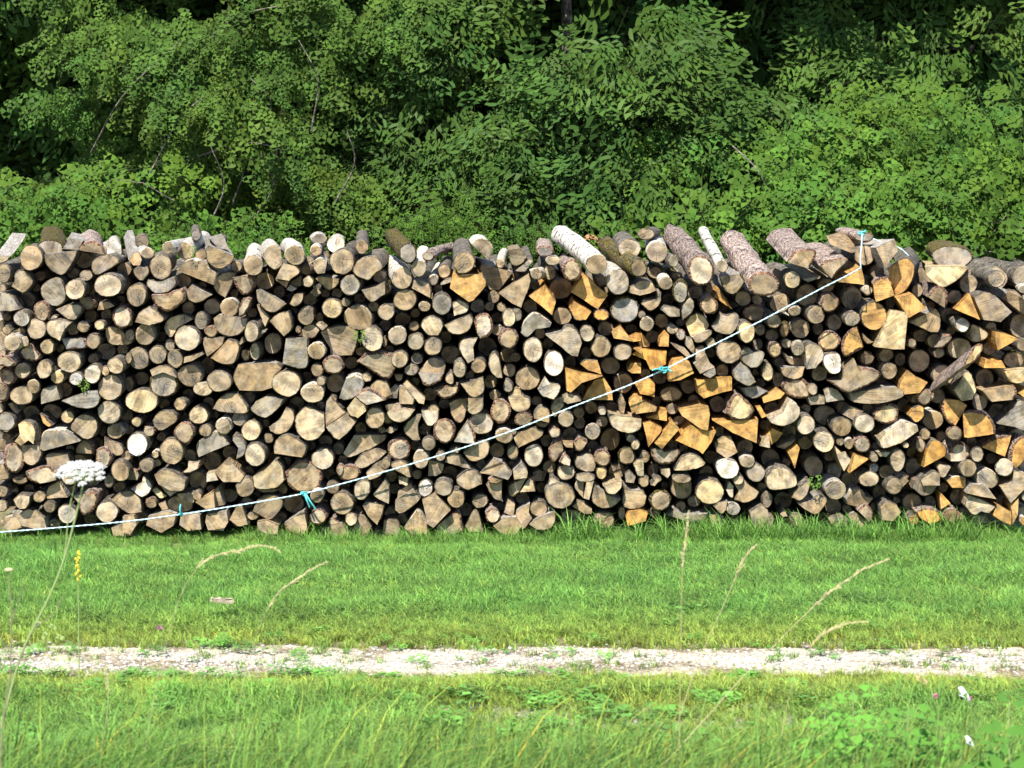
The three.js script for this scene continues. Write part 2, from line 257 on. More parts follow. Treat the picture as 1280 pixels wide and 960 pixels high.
split('p', 'birch', -1230, 1337, -12, '5,-17 30,-3 -6,22 -28,-6', -0.01, 0.20, '');
round('d', 'rough', -1153, 1434, -93, 33, 30, -0.08, -0.00, '');
round('p', 'plain', -1135, 1376, -1, 30, 34, -0.09, 0.08, '');
split('t', 'birch', -1063, 1466, 51, '-33,-22~ -11,-44 27,-39 39,22 0,47~ -39,22', -0.10, 0.01, 'tan four-cornered split log with white birch bark, at the top of the pile, left-centre', [-0.064, -0.002, -1.00]);
round('t', 'plain', -945, 1487, -6, 69, 75, -0.09, -0.00, 'very large tan round log at the top of the pile, left-centre');
round('w', 'birch', -992, 1568, -206, 53, 47, -0.09, 0.33, 'whitish round log with white birch bark, on top of the pile', [-0.065, -0.026, -0.95]);
round('g', 'birch', -1097, 1597, -313, 45, 28, -0.01, 0.04, 'grey flat oval log with white birch bark, on top of the pile', [-0.078, -0.030, -0.95]);
round('b', 'plain', -836, 1565, -53, 39, 40, -0.13, -0.03, 'small brown round log on top of the pile', [-0.061, 0.012, -1.00]);
split('t', 'plain', -802, 1455, 30, '-74,-35~ -19,-65~ 9,-68~ 54,-23 87,4~ 43,65~ -40,49~ -79,-1~', -0.01, 0.03, 'tan one-cornered split log at the top of the pile, left-centre');
split('t', 'plain', -1025, 1371, -23, '-11,-38~ 17,-44~ 61,-5~ 62,20 -55,34 -72,20', -0.00, -0.13, '');
round('g', 'plain', -900, 1357, 11, 55, 58, 0.04, 0.01, 'medium-sized grey round log in the upper part of the pile, left-centre');
split('b', 'plain', -1100, 1314, -72, '3,-30~ 32,-7 4,37 -36,-7', -0.11, -0.03, '');
split('b', 'plain', -1350, 1267, 32, '-66,9~ -22,-47~ 33,-61~ 95,-14 -48,70 -71,64', -0.06, -0.04, 'large brown wedge-shaped split log in the upper part of the pile, left part', [-0.074, -0.035, -1.00]);
split('t', 'plain', -1198, 1274, 20, '-14,-36~ 26,-16~ 37,34~ -13,28~ -41,-22', -0.06, 0.01, '');
round('y', 'plain', -1001, 1227, 12, 57, 57, -0.08, 0.06, 'yellowish round log above the wide ragged split log');
round('b', 'plain', -930, 1255, -49, 27, 25, -0.08, -0.02, '');
split('b', 'plain', -763, 1317, 4, '-49,-33~ -10,-55~ 57,-10 57,62 7,34 -77,12', -0.13, -0.08, 'brown four-cornered split log in the upper part of the pile, left-centre');
round('g', 'moss', -575, 1538, 61, 50, 58, -0.02, -0.02, 'grey round log with mossy bark, on top of the pile', [-0.133, 0.042, -1.00]);
round('t', 'birch', -611, 1396, 1, 55, 64, -0.09, 0.10, 'tan round log with white birch bark, in the upper part of the pile, left-centre', [-0.118, 0.011, -1.00]);
round('t', 'birch', -515, 1454, 37, 41, 48, -0.10, -0.05, '');
round('g', 'birch', -441, 1381, -48, 30, 30, 0.05, -0.03, '', [0.003, 0.010, -1.00]);
split('p', 'birch', -366, 1374, -31, '-30,-20 26,-3 26,19 -2,14 -35,-14', -0.05, 0.14, '', [-0.016, -0.021, -1.00]);
round('t', 'plain', -265, 1486, 61, 60, 63, -0.06, -0.07, 'tan round log above the bright yellow split log', [-0.035, 0.029, -1.00]);
split('b', 'birch', -159, 1565, -14, '26,-73 54,-9~ 26,41~ -29,52~ -68,19', -0.09, -0.07, 'brown half-round split log with white birch bark, above the bright yellow split log', [-0.036, -0.024, -1.00]);
split('d', 'plain', -98, 1393, -163, '-54,-30 -26,-75~ 25,-78 104,26 -71,74 -85,43~', 0.08, 0.01, 'shaded dark four-cornered split log beside the bright yellow split log', [-0.055, -0.012, -1.00]);
split('o', 'plain', -245, 1357, 40, '-101,-14 7,-92 35,-81 104,8~ 80,64 -53,58 -81,80 -87,58', -0.04, 0.10, 'bright yellow-orange five-cornered split log near the top, among grey-brown logs');
split('t', 'plain', -501, 1342, -8, '47,-58 50,-8~ 34,25 -44,50 -58,-3', -0.04, 0.03, '');
round('t', 'plain', -596, 1272, -14, 65, 61, -0.01, -0.04, 'large tan round log in the upper part of the pile, left-centre');
round('t', 'birch', -488, 1235, -29, 32, 30, -0.13, 0.04, '');
round('g', 'plain', -389, 1253, 24, 55, 62, -0.09, -0.12, 'grey round log diagonally below the bright yellow split log');
split('p', 'plain', -291, 1230, -1, '-32,-47 41,-24~ 47,20~ -9,45~ -42,20', -0.06, 0.18, '');
round('d', 'plain', -129, 1227, -95, 25, 25, -0.07, -0.05, '');
round('y', 'plain', -57, 1226, -71, 26, 26, -0.07, 0.10, '');
round('g', 'rough', -468, 1516, -40, 33, 27, -0.14, -0.02, '', [0.096, -0.004, -1.00]);
round('d', 'moss', -706, 1334, -92, 33, 39, -0.08, -0.06, '');
round('t', 'plain', -701, 1206, 3, 47, 47, 0.13, 0.04, '');
split('b', 'plain', 28, 1514, -21, '-28,-48~ 27,-42~ 55,-3 16,47 -51,36', 0.06, -0.15, 'brown wedge-shaped split log on top of the pile', [-0.010, -0.028, -1.00]);
split('t', 'plain', 72, 1459, -36, '0,-32~ 47,29 22,40~ -56,-27', 0.02, 0.05, '');
round('p', 'birch', 227, 1494, 16, 41, 27, -0.11, 0.08, '');
round('g', 'rough', 186, 1534, -216, 50, 33, -0.05, 0.09, '');
round('t', 'birch', 136, 1418, -41, 33, 34, 0.06, 0.12, 'tan round log with white birch bark, in the upper part of the pile, centre', [0.101, -0.041, -1.00]);
round('t', 'rough', 332, 1444, 62, 50, 60, -0.07, -0.01, 'tan round log with rough bark, beside the long birch log', [-0.022, -0.028, -1.00]);
round('b', 'birch', 469, 1478, 74, 58, 58, 0.01, -0.05, 'long white birch log lying on top, sloping down to its round brown end', [-0.184, 0.117, -1.00]);
round('g', 'birch', 589, 1374, 11, 61, 72, 0.07, 0.11, 'grey round log diagonally below the long birch log', [-0.027, 0.021, -1.00]);
round('b', 'moss', 703, 1454, 39, 49, 52, 0.02, -0.06, 'brown round log with mossy bark, beside the long birch log', [-0.143, 0.080, -1.00]);
split('t', 'plain', 728, 1338, -20, '-15,-42 40,-28 79,-11 51,34~ -5,45~ -49,23~ -82,-22~', 0.01, 0.12, 'tan wedge-shaped split log in the upper part of the pile, right-centre');
split('o', 'plain', 433, 1314, -40, '47,-95 102,-16 -32,101 -104,1', -0.03, 0.09, 'orange four-cornered split log below the long birch log');
split('o', 'plain', 181, 1276, -16, '44,-88 64,-16 2,79 -87,18', 0.04, 0.05, 'large orange four-cornered split log in the upper part of the pile, centre');
split('o', 'plain', 377, 1207, 4, '-21,-45~ 35,-45 65,0 -32,61 -54,11', 0.06, 0.20, '');
round('o', 'rough', 499, 1188, -14, 44, 33, -0.03, 0.15, '');
round('g', 'moss', 631, 1214, -40, 83, 72, -0.06, 0.10, 'very large grey round log in the upper part of the pile, right-centre');
round('t', 'plain', 22, 1189, -6, 36, 36, -0.03, -0.06, '');
split('t', 'plain', 31, 1320, -35, '-31,-66 19,-94 72,40~ 64,102 -104,-10', 0.09, 0.05, 'tan four-cornered split log in the upper part of the pile, centre');
round('d', 'plain', 761, 1626, -303, 51, 34, 0.02, -0.05, 'shaded dark flat oval log on top of the pile', [0.094, -0.036, -1.00]);
round('g', 'plain', 900, 1488, -45, 30, 36, -0.15, -0.04, 'grey round log beside the thick rough-barked log', [-0.039, -0.018, -1.00]);
round('p', 'rough', 1043, 1444, 95, 74, 82, -0.03, 0.14, 'thick rough-barked log on top with a pale round end, beside the slender birch pole', [-0.081, 0.132, -1.00]);
round('t', 'birch', 1162, 1466, 51, 35, 36, -0.03, 0.01, 'slender white birch pole on top between two thick rough-barked logs', [-0.019, 0.141, -1.00]);
split('b', 'moss', 1225, 1368, -4, '-40,-45~ 21,-62~ 71,5~ 43,50 -74,39', 0.06, -0.09, 'brown half-round split log below the slender birch pole', [0.129, 0.021, -1.00]);
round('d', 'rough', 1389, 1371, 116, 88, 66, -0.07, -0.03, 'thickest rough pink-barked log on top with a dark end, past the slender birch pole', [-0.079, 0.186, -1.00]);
round('t', 'birch', 856, 1366, -30, 39, 39, -0.03, -0.02, 'tan round log beside the thick rough-barked log, in the upper part of the pile, right-centre', [-0.001, 0.027, -1.00]);
round('g', 'moss', 939, 1319, -17, 44, 64, -0.23, 0.08, 'grey upright oval log diagonally below the thick rough-barked log', [0.005, 0.017, -1.00]);
split('g', 'birch', 980, 1224, -17, '-26,-64 24,-20~ 37,25~ 12,59~ -21,25~ -32,-20', -0.12, -0.11, '');
round('t', 'rough', 1094, 1248, 37, 47, 52, -0.04, -0.02, '');
split('o', 'plain', 1174, 1279, -75, '59,-62 -15,56 -43,6', -0.11, -0.03, '');
split('t', 'plain', 784, 1256, -47, '-12,-48~ 43,-9~ 51,59 32,64 26,19 -52,14 -63,-9', 0.00, 0.07, '');
split('g', 'plain', 889, 1208, -1, '-9,-30~ 47,-25 47,14 -37,31~ -56,9', -0.07, 0.10, '');
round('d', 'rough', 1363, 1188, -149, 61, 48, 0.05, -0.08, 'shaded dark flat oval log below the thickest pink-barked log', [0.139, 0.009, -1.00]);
split('t', 'rough', 1609, 1506, 41, '36,-58 74,45~ -37,42~ -86,-19', -0.11, 0.08, 'tan wedge-shaped log on top under an arch of thick pinkish bark', [-0.015, 0.072, -1.00]);
split('t', 'rough', 1775, 1463, 71, '-6,-68 81,43~ -29,37~ -70,4', -0.09, -0.06, 'pink-barked wedge log on top, next to the corner where the rope bends', [-0.013, 0.039, -1.00]);
split('o', 'birch', 1903, 1397, 42, '60,-37 36,57 -96,-20', 0.00, 0.04, 'bright orange split log at the corner where the rope bends upward', [0.026, 0.040, -1.00]);
round('y', 'plain', 1561, 1387, -7, 47, 49, -0.06, 0.02, 'yellowish round log beside the thickest pink-barked log', [0.084, -0.044, -1.00]);
split('t', 'plain', 2079, 1544, 45, '-16,-90 62,10 39,71 -65,24', 0.03, 0.08, 'squarish yellow-tan split log on top, lying sideways behind the upright piece of rope', [0.023, -0.050, -1.00]);
split('t', 'plain', 1822, 1577, -87, '-45,3 79,-47 56,-17 -68,51', 0.11, -0.04, 'small tan four-cornered split log beside the upper rope loop', [0.223, -0.005, -1.00]);
round('g', 'rough', 1992, 1611, -252, 56, 28, -0.02, -0.00, '');
split('o', 'rough', 2060, 1337, 21, '-37,-74 68,-35 27,71 -39,55~ -58,27', -0.03, -0.01, 'orange four-cornered split log beside the rope corner', [0.122, -0.036, -1.00]);
round('b', 'rough', 1774, 1255, -23, 50, 53, -0.00, -0.02, 'brown round log diagonally below the rope corner');
round('b', 'birch', 1580, 1209, -33, 36, 28, -0.02, -0.04, 'brown flat oval log diagonally below the thickest pink-barked log', [0.169, -0.039, -1.00]);
round('t', 'plain', 1700, 1185, -51, 53, 50, 0.04, -0.05, 'medium-sized tan round log in the upper part of the pile, right part');
split('p', 'birch', 1673, 1388, -39, '-22,-17 45,5 50,16 -50,0', -0.02, 0.11, '');
split('o', 'plain', 2178, 1405, -75, '-52,-48 -28,-115 22,-87~ 65,-14~ 69,64~ 13,98~ -76,42', -0.13, 0.02, 'orange wedge-shaped split log beside the flat-topped yellowish log', [0.179, 0.015, -1.00]);
split('y', 'birch', 2407, 1416, 2, '-105,-3 -60,-48~ 2,-70~ 84,-20~ 128,30 111,44 -112,44', 0.03, 0.09, 'half-round yellowish log on top, flat grey side up, beyond the rope', [0.148, -0.024, -1.00]);
round('g', 'moss', 2502, 1495, -303, 113, 68, -0.09, 0.00, 'grey flat oval log with mossy bark, above the flat-topped yellowish log', [0.126, -0.015, -1.00]);
round('t', 'plain', 2705, 1388, -37, 50, 47, -0.06, -0.07, 'grey-barked log on top with a round orange-tan end, last before the brambles', [0.093, -0.038, -1.00]);
split('d', 'plain', 2858, 1240, -137, '53,-84 91,-17 -63,79 -96,34', -0.06, -0.05, 'shaded dark four-cornered split log in the upper part of the pile, far right end');
split('b', 'rough', 2371, 1297, 40, '33,-66 48,-10~ 25,46~ -20,57~ -63,-4', 0.07, -0.02, 'brown half-round split log below the flat-topped yellowish log', [0.093, -0.039, -1.00]);
split('o', 'birch', 2526, 1238, 70, '68,-70 9,80 -77,-9', -0.00, 0.13, 'orange three-cornered split log below the flat-topped yellowish log', [0.135, -0.056, -1.00]);
split('b', 'plain', 2675, 1230, -9, '-43,-69 52,-80 112,-24 21,65 -35,87~ -102,60', -0.06, -0.01, 'brown many-cornered split log in the upper part of the pile, far right end');
split('o', 'plain', 2217, 1248, 25, '-9,-73 85,-17 11,61 -83,39', -0.06, 0.01, 'orange four-cornered split log diagonally below the flat-topped yellowish log');
round('g', 'birch', 2861, 1334, -3, 44, 27, -0.02, 0.03, 'grey flat oval log in the upper part of the pile, far right end', [0.185, -0.056, -0.95]);
round('p', 'plain', -2730, 1171, 16, 45, 45, 0.04, 0.20, '');
round('d', 'birch', -2891, 1116, -170, 23, 35, 0.10, -0.08, '');
round('t', 'plain', -2820, 1102, -5, 25, 26, -0.04, -0.00, '');
split('p', 'plain', -2559, 1175, -13, '-30,-12 4,-12~ 29,5~ 4,16~ -24,-3', 0.04, 0.07, '');
round('t', 'plain', -2650, 1112, 5, 54, 60, -0.03, 0.07, 'rightmost medium-sized tan round log, at mid-height of the pile, far left end');
round('t', 'plain', -2753, 1089, -85, 25, 21, 0.02, 0.11, '');
round('p', 'birch', -2771, 1043, 83, 49, 48, -0.20, 0.04, '');
split('p', 'birch', -2709, 1044, 41, '-17,-24~ 17,-24~ 20,4 7,29~ -18,21~', -0.05, 0.14, '', [-0.220, -0.052, -1.00]);
split('p', 'rough', -2697, 974, -24, '-33,-33~ -5,-39~ 29,-45~ 57,-17~ 3,56 -54,17~', 0.01, 0.13, '');
split('p', 'plain', -2529, 1117, 27, '-53,-31~ 13,-71 42,-9~ 79,33 10,52~ -60,30~', -0.08, 0.14, 'pale half-round split log at mid-height of the pile, far left end');
round('b', 'rough', -2465, 1106, -56, 30, 34, -0.12, -0.04, '');
round('b', 'birch', -2398, 1122, -34, 32, 33, -0.01, -0.07, 'small brown round log in the upper part of the pile, far left end', [-0.165, -0.058, -1.00]);
round('y', 'plain', -2301, 1132, -9, 29, 30, 0.07, 0.10, '');
split('g', 'rough', -2447, 1028, -14, '-45,-33 65,-24~ 57,26 -68,29', 0.02, 0.04, '');
round('b', 'plain', -2342, 1039, -26, 41, 44, -0.03, -0.05, '');
round('p', 'rough', -2167, 1181, 32, 55, 62, -0.04, 0.11, 'rightmost medium-sized pale round log, in the upper part of the pile, far left end');
split('t', 'plain', -2214, 1063, -65, '-61,-8~ -28,-48~ 61,-45~ 90,-25~ 68,-3 -4,56~ -69,51', -0.00, 0.04, 'tan half-round split log at mid-height of the pile, far left end');
round('y', 'plain', -2596, 1010, -5, 41, 42, -0.08, 0.03, '');
round('t', 'plain', -2846, 976, -7, 19, 19, -0.01, -0.03, '');
split('t', 'rough', -2831, 935, 48, '-51,-21 38,-32~ 66,-10 17,30~ -49,32', -0.05, 0.02, '');
round('p', 'plain', -2469, 928, 21, 68, 61, -0.07, 0.00, 'large pale round log at mid-height of the pile, far left end');
round('t', 'plain', -2358, 935, -105, 30, 31, 0.02, 0.02, '');
round('p', 'plain', -2206, 909, 50, 47, 47, -0.09, 0.03, '');
round('p', 'rough', -2268, 877, 14, 22, 29, -0.01, 0.11, '');
round('w', 'plain', -2340, 861, 21, 47, 54, 0.05, 0.27, 'medium-sized whitish round log at mid-height of the pile, far left end');
round('t', 'plain', -2738, 877, -15, 47, 46, -0.08, 0.07, '');
round('t', 'plain', -2607, 888, 34, 44, 54, -0.06, 0.11, '');
round('g', 'plain', -2579, 878, -31, 28, 28, -0.08, 0.05, '');
round('y', 'birch', -2541, 841, -7, 38, 36, 0.05, 0.10, '');
round('w', 'plain', -2426, 838, 57, 38, 38, 0.02, 0.35, '');
round('b', 'rough', -2824, 840, -21, 41, 45, -0.03, -0.09, '');
round('b', 'birch', -2677, 789, 4, 36, 40, 0.13, -0.17, 'second from left small brown round log, at mid-height of the pile, far left end', [-0.169, -0.090, -1.00]);
round('b', 'rough', -2855, 759, 12, 39, 53, -0.07, -0.13, '');
round('t', 'plain', -2744, 735, 0, 64, 53, 0.01, 0.02, 'leftmost medium-sized tan round log, at mid-height of the pile, far left end');
split('g', 'plain', -2588, 741, -14, '-50,-53 57,-25 36,54 -31,37~ -49,3', 0.09, -0.02, '');
split('g', 'plain', -2383, 720, 56, '-35,-45~ 49,-45~ 88,-1~ 76,53 17,50 -129,-6', -0.02, -0.03, 'large grey wedge-shaped split log at mid-height of the pile, far left end', [-0.171, -0.083, -1.00]);
round('t', 'plain', -2247, 783, 1, 72, 73, -0.13, 0.06, 'very large tan round log beside the biggest cream disc');
round('t', 'plain', -2139, 948, -3, 19, 33, -0.16, 0.02, '');
split('t', 'plain', -2019, 1181, 28, '6,-48 84,-20~ 57,22~ 2,61 -54,27~ -80,-29', -0.16, 0.07, 'tan wedge-shaped split log beside the large cream round log');
round('b', 'birch', -2048, 1079, -12, 53, 60, 0.20, -0.11, 'brown round log beside the large cream round log');
split('p', 'plain', -1877, 1139, -32, '-30,-78~ 10,-22 95,25 40,53~ -39,31~ -68,-25~', -0.02, 0.14, 'pale half-round split log above the large cream round log');
round('p', 'plain', -1810, 1060, 19, 71, 72, -0.09, 0.09, 'large cream-white round log overlapping the pale split log above it');
round('p', 'plain', -1916, 1016, -47, 29, 36, -0.03, 0.04, '');
round('b', 'plain', -1736, 1154, -23, 37, 51, 0.00, -0.10, '');
round('t', 'rough', -1681, 1095, -20, 36, 34, 0.04, -0.02, '');
split('b', 'plain', -1576, 1132, -26, '-77,-29~ -22,-63~ 45,-57~ 91,-12~ 100,36 -65,58 -93,38', -0.04, -0.01, 'very large brown wedge-shaped split log beside the large cream round log');
split('b', 'birch', -1676, 1021, -28, '-49,-8~ -30,-69 49,-8~ 67,43 -48,37', 0.08, -0.03, '');
split('t', 'plain', -1590, 980, 19, '-93,-30 -32,-63~ 41,-58~ 70,26~ 59,60~ 9,79', -0.09, -0.01, 'tan half-round split log beside the large cream round log');
round('p', 'plain', -1447, 1099, 51, 41, 58, -0.03, 0.06, '');
round('p', 'plain', -1437, 983, -24, 30, 50, -0.07, 0.08, '');
round('t', 'plain', -1497, 960, -58, 25, 33, -0.04, -0.03, '');
split('t', 'rough', -1509, 1042, 10, '-8,-20 12,-3 4,25 -13,-9', 0.05, -0.02, '');
round('b', 'plain', -2090, 943, -28, 58, 66, 0.04, -0.09, 'brown round log diagonally above the mossy dark round log');
round('t', 'plain', -1980, 965, -7, 49, 53, -0.08, 0.04, 'tan round log above the mossy dark round log');
round('b', 'plain', -1884, 941, -17, 47, 51, -0.07, -0.10, '');
split('t', 'plain', -1784, 952, 2, '-2,-20 65,19 54,30 -47,2 -50,-31', 0.00, -0.07, '');
round('g', 'moss', -1950, 801, -15, 75, 78, 0.11, 0.13, 'dark grey-green mossy round log, lower neighbour of the large cream round log');
round('d', 'birch', -1809, 845, -48, 64, 64, 0.08, -0.05, 'shaded dark round log beside the mossy dark round log');
split('t', 'plain', -1950, 875, 0, '-61,-28 6,-11~ 78,-39 51,17~ -4,34~ -74,6', 0.03, 0.01, '');
round('t', 'plain', -1634, 820, 27, 69, 62, -0.13, -0.01, 'large tan round log at mid-height of the pile, left part');
split('b', 'plain', -1433, 845, -3, '-94,-79 35,-82 91,-65 103,2~ 148,47~ 115,70 59,75 -97,70 -126,-9~', 0.05, -0.01, 'brown many-cornered split log at mid-height of the pile, left part');
round('p', 'birch', -1724, 777, 22, 55, 39, 0.20, 0.11, 'pale flat oval log beside the mossy dark round log', [-0.156, -0.079, -1.00]);
round('y', 'plain', -2072, 707, 2, 92, 70, -0.11, 0.07, 'biggest cream-white disc in the pile, above the white flower side');
round('d', 'plain', -2163, 787, -134, 28, 45, -0.02, -0.05, '');
round('p', 'plain', -2138, 1073, -45, 30, 33, -0.18, 0.16, '');
split('p', 'plain', -1387, 1185, -10, '-7,-36~ 12,-61 33,-8 -6,43 -36,59', -0.09, 0.09, '');
split('t', 'plain', -1276, 1148, 23, '-37,-29 7,-77 46,-41~ 52,10~ 31,65 -25,52~ -73,12', 0.04, 0.03, 'tan four-cornered split log above the grey square log');
round('b', 'plain', -1149, 1182, -16, 47, 54, 0.01, -0.16, 'brown round log above the grey square log');
round('t', 'plain', -1195, 1103, -27, 16, 19, -0.09, -0.10, '');
split('t', 'plain', -1134, 1093, -51, '20,-37~ 59,8 20,42~ -25,31~ -64,-26', -0.04, 0.02, '');
split('p', 'birch', -1063, 1127, 35, '7,-21 24,-10 -4,18 -26,15', 0.03, 0.05, '');
split('b', 'plain', -960, 1042, -58, '-87,-3 -59,-43 -60,-91 64,-82 86,-32~ 98,42~ 31,84~ -53,75~ -115,47', -0.16, -0.10, 'wide grey-brown ragged split log with the largest flat face of its area');
round('b', 'birch', -861, 1171, -54, 81, 71, -0.03, -0.11, 'very large brown round log above the wide ragged split log');
round('p', 'plain', -778, 1059, 39, 61, 72, -0.09, 0.15, 'pale round log beside the wide ragged split log');
split('t', 'plain', -1428, 1085, -39, '-4,-39~ 41,3 -3,37 -37,0', -0.16, -0.03, '');
split('g', 'plain', -1206, 978, 7, '28,-90~ 68,-57~ 63,81 -54,83 -77,-62', 0.01, -0.05, 'grey square split log next to the wide ragged split log');
round('t', 'birch', -1090, 989, 8, 49, 49, 0.09, -0.02, '');
round('t', 'rough', -999, 907, 3, 58, 50, 0.00, -0.08, 'medium-sized tan round log below the wide ragged split log');
round('b', 'plain', -1091, 879, -22, 34, 38, -0.03, -0.05, '');
round('t', 'plain', -1066, 821, 14, 27, 28, -0.18, -0.07, '');
split('g', 'birch', -898, 782, 7, '-30,-69~ 26,-47~ 66,4~ 60,49~ 16,69~ -29,55 -52,-2 -69,-58', 0.08, -0.09, 'grey wedge-shaped split log below the wide ragged split log');
round('p', 'plain', -812, 838, -34, 28, 30, -0.03, 0.02, '');
split('t', 'rough', -738, 919, 13, '35,-87~ 91,-25 92,37 3,65~ -87,48~ -123,9', -0.05, -0.10, 'tan wedge-shaped split log beside the wide ragged split log');
round('p', 'plain', -1261, 805, -3, 81, 75, 0.07, 0.13, 'very large pale round log below the grey square log');
round('p', 'birch', -1114, 754, 17, 65, 56, 0.02, 0.11, 'large pale round log below the grey square log');
split('t', 'plain', -729, 776, -17, '18,-54 57,-32 24,47 -26,47~ -66,-1~', -0.13, 0.04, '');
split('p', 'rough', -797, 734, 44, '-16,-44 90,-16 18,40~ -38,40~ -77,1', -0.07, 0.18, 'pale wedge-shaped split log at mid-height of the pile, left-centre');
round('t', 'plain', -1004, 713, -40, 22, 19, 0.01, 0.05, '');
round('t', 'birch', -639, 1074, -7, 51, 54, -0.00, -0.07, 'third from left medium-sized tan round log, at mid-height of the pile, left-centre', [-0.031, -0.050, -1.00]);
round('d', 'moss', -550, 1120, -91, 30, 30, -0.02, -0.02, '');
split('p', 'plain', -442, 1128, 17, '-25,-49~ 33,-54 59,2~ 37,46~ -25,52~ -67,7~', -0.07, 0.11, 'pale one-cornered split log in the upper part of the pile, left-centre');
split('t', 'plain', -288, 1134, 32, '-56,-43~ -1,-51~ 49,-26~ 72,30~ 55,61 -12,35~ -87,-1', -0.10, 0.01, 'tan half-round split log below the bright yellow split log');
split('p', 'rough', -160, 1131, -1, '-38,-42 -18,-76 32,-53~ 54,8~ 26,64~ -18,64~ -52,31~', -0.05, 0.14, 'pale half-round split log, flat side down, below the bright yellow split log');
round('g', 'plain', -536, 1037, -9, 47, 47, 0.09, -0.02, '');
round('t', 'plain', -439, 1016, 31, 52, 50, -0.16, -0.03, 'rightmost medium-sized tan round log, at mid-height of the pile, left-centre');
split('p', 'plain', -246, 1000, 14, '-38,-27~ 1,-80 35,-61 29,12 52,60 -21,62~ -49,18~', -0.09, 0.12, 'leftmost medium-sized pale four-cornered split log, at mid-height of the pile, centre');
round('y', 'plain', -16, 1173, 1, 39, 51, -0.10, 0.12, '');
round('t', 'rough', -19, 1061, 37, 52, 58, 0.03, -0.07, 'medium-sized tan round log at mid-height of the pile, centre');
round('d', 'birch', -22, 947, -179, 45, 42, 0.01, -0.01, '');
round('p', 'plain', -627, 943, 24, 49, 49, 0.02, 0.00, '');
round('p', 'plain', -533, 939, -69, 34, 33, -0.07, 0.08, '');
round('t', 'plain', -564, 880, -8, 39, 34, -0.01, -0.00, '');
split('t', 'birch', -438, 897, -28, '58,-36 64,15~ 13,48~ -31,37~ -82,-30', -0.06, 0.04, 'medium-sized tan half-round split log at mid-height of the pile, left-centre');
split('t', 'rough', -454, 836, 32, '-47,-19 -14,-44~ 53,-13~ 73,26 -67,29', 0.08, 0.05, '');
round('p', 'plain', -291, 893, 80, 36, 49, -0.09, 0.05, '');
round('t', 'plain', -186, 906, 22, 44, 42, -0.05, -0.02, '');
split('p', 'plain', -93, 909, 41, '-24,-34~ 10,-68~ 40,-68 21,44 -1,75~ -29,55~ -40,11~', -0.03, 0.06, '');
split('p', 'plain', -346, 831, -4, '-11,-29~ 17,-29~ 23,5 6,39~ -28,5~', 0.03, 0.15, '');
split('t', 'rough', -363, 760, -9, '-45,-26~ -6,-43~ 56,-9~ 70,30 -6,33~ -76,7', 0.03, 0.09, '');
split('t', 'plain', -210, 789, 47, '-23,-51~ 21,-54~ 58,-15~ 49,58 -12,36~ -82,25', 0.13, -0.01, 'rightmost medium-sized tan half-round split log, flat side up, at mid-height of the pile, centre');
round('t', 'plain', -22, 788, -1, 27, 36, 0.02, 0.00, '');
round('d', 'birch', -95, 728, -109, 33, 28, -0.03, -0.08, '', [-0.001, -0.075, -1.00]);
split('d', 'plain', -636, 836, -53, '-14,-22~ 20,-16~ 23,17 -25,17', -0.01, -0.07, '');
split('g', 'plain', -663, 752, -55, '18,-35 29,33 7,44 -22,16 -33,-35', 0.09, 0.02, '');
split('p', 'plain', -545, 752, -18, '24,-59 52,-64 58,-31 -43,71 -65,48', 0.01, 0.11, '');
split('t', 'plain', -597, 734, 23, '-34,-41 44,-41 50,-13 -6,54 -33,60', -0.09, 0.02, '');
round('g', 'plain', -716, 739, -59, 22, 39, -0.02, 0.10, '');
round('t', 'plain', -715, 1031, -80, 14, 33, 0.01, -0.00, '');
split('g', 'birch', 126, 1136, -25, '-42,-72~ 8,-28 86,-16 97,6 47,45~ -3,65~ -59,17~ -79,-50', 0.05, -0.07, 'grey four-cornered split log above the brightest white log');
round('p', 'plain', 118, 993, -1, 57, 67, -0.03, 0.12, 'cream egg-shaped log just above the brightest white log');
round('w', 'plain', 234, 920, 21, 57, 70, -0.05, 0.32, 'brightest white round log of the whole pile, beside the orange wedges');
split('t', 'plain', 312, 1049, 26, '22,-86 55,-89 77,-14 66,31 44,65~ -12,79~ -40,48 -126,34', 0.04, 0.02, 'tan many-cornered split log above the brightest white log');
round('p', 'plain', 420, 1088, 25, 40, 47, -0.05, 0.14, '');
round('t', 'plain', 496, 1011, 10, 55, 61, -0.07, -0.02, 'leftmost medium-sized tan round log, at mid-height of the pile, right-centre');
round('t', 'plain', 619, 982, -4, 50, 50, 0.08, 0.05, '');
split('o', 'plain', 608, 1081, 9, '-40,-20 66,-39 32,3 -2,50 -52,8', -0.05, 0.08, '');
split('o', 'plain', 691, 1061, -26, '-13,-23 29,-20 29,19 1,25 -44,2', -0.03, 0.04, '');
split('o', 'rough', 709, 995, 18, '15,-22 15,14 -30,8', -0.00, 0.06, '');
split('o', 'plain', 447, 904, -3, '-23,-23 55,-48 33,33 -40,33~ -68,11', -0.06, -0.00, '');
split('o', 'plain', 364, 833, 27, '-58,-66 -36,-75 26,-21 143,18 26,35 -67,60', 0.00, 0.03, 'orange many-cornered split log diagonally below the brightest white log');
split('o', 'rough', 491, 754, -82, '77,-51 71,6 26,79 -24,62 -64,11 -94,-51', -0.05, 0.08, 'orange many-cornered split log crossed by the rope');
round('t', 'plain', 89, 826, -62, 70, 68, 0.07, -0.06, 'tan round log beside the brightest white log');
split('p', 'plain', 209, 775, 53, '-43,-33~ 24,-56 57,-11~ 57,28~ 2,39 -21,67 -62,-5', -0.08, 0.15, 'pale four-cornered split log below the brightest white log');
split('o', 'rough', 690, 886, -53, '-17,-28 34,-28 33,29 -23,29 -45,-11', 0.02, 0.12, '');
split('t', 'plain', 324, 721, 3, '-11,-30 62,-14 45,15 -11,31~ -67,3', -0.04, -0.01, '');
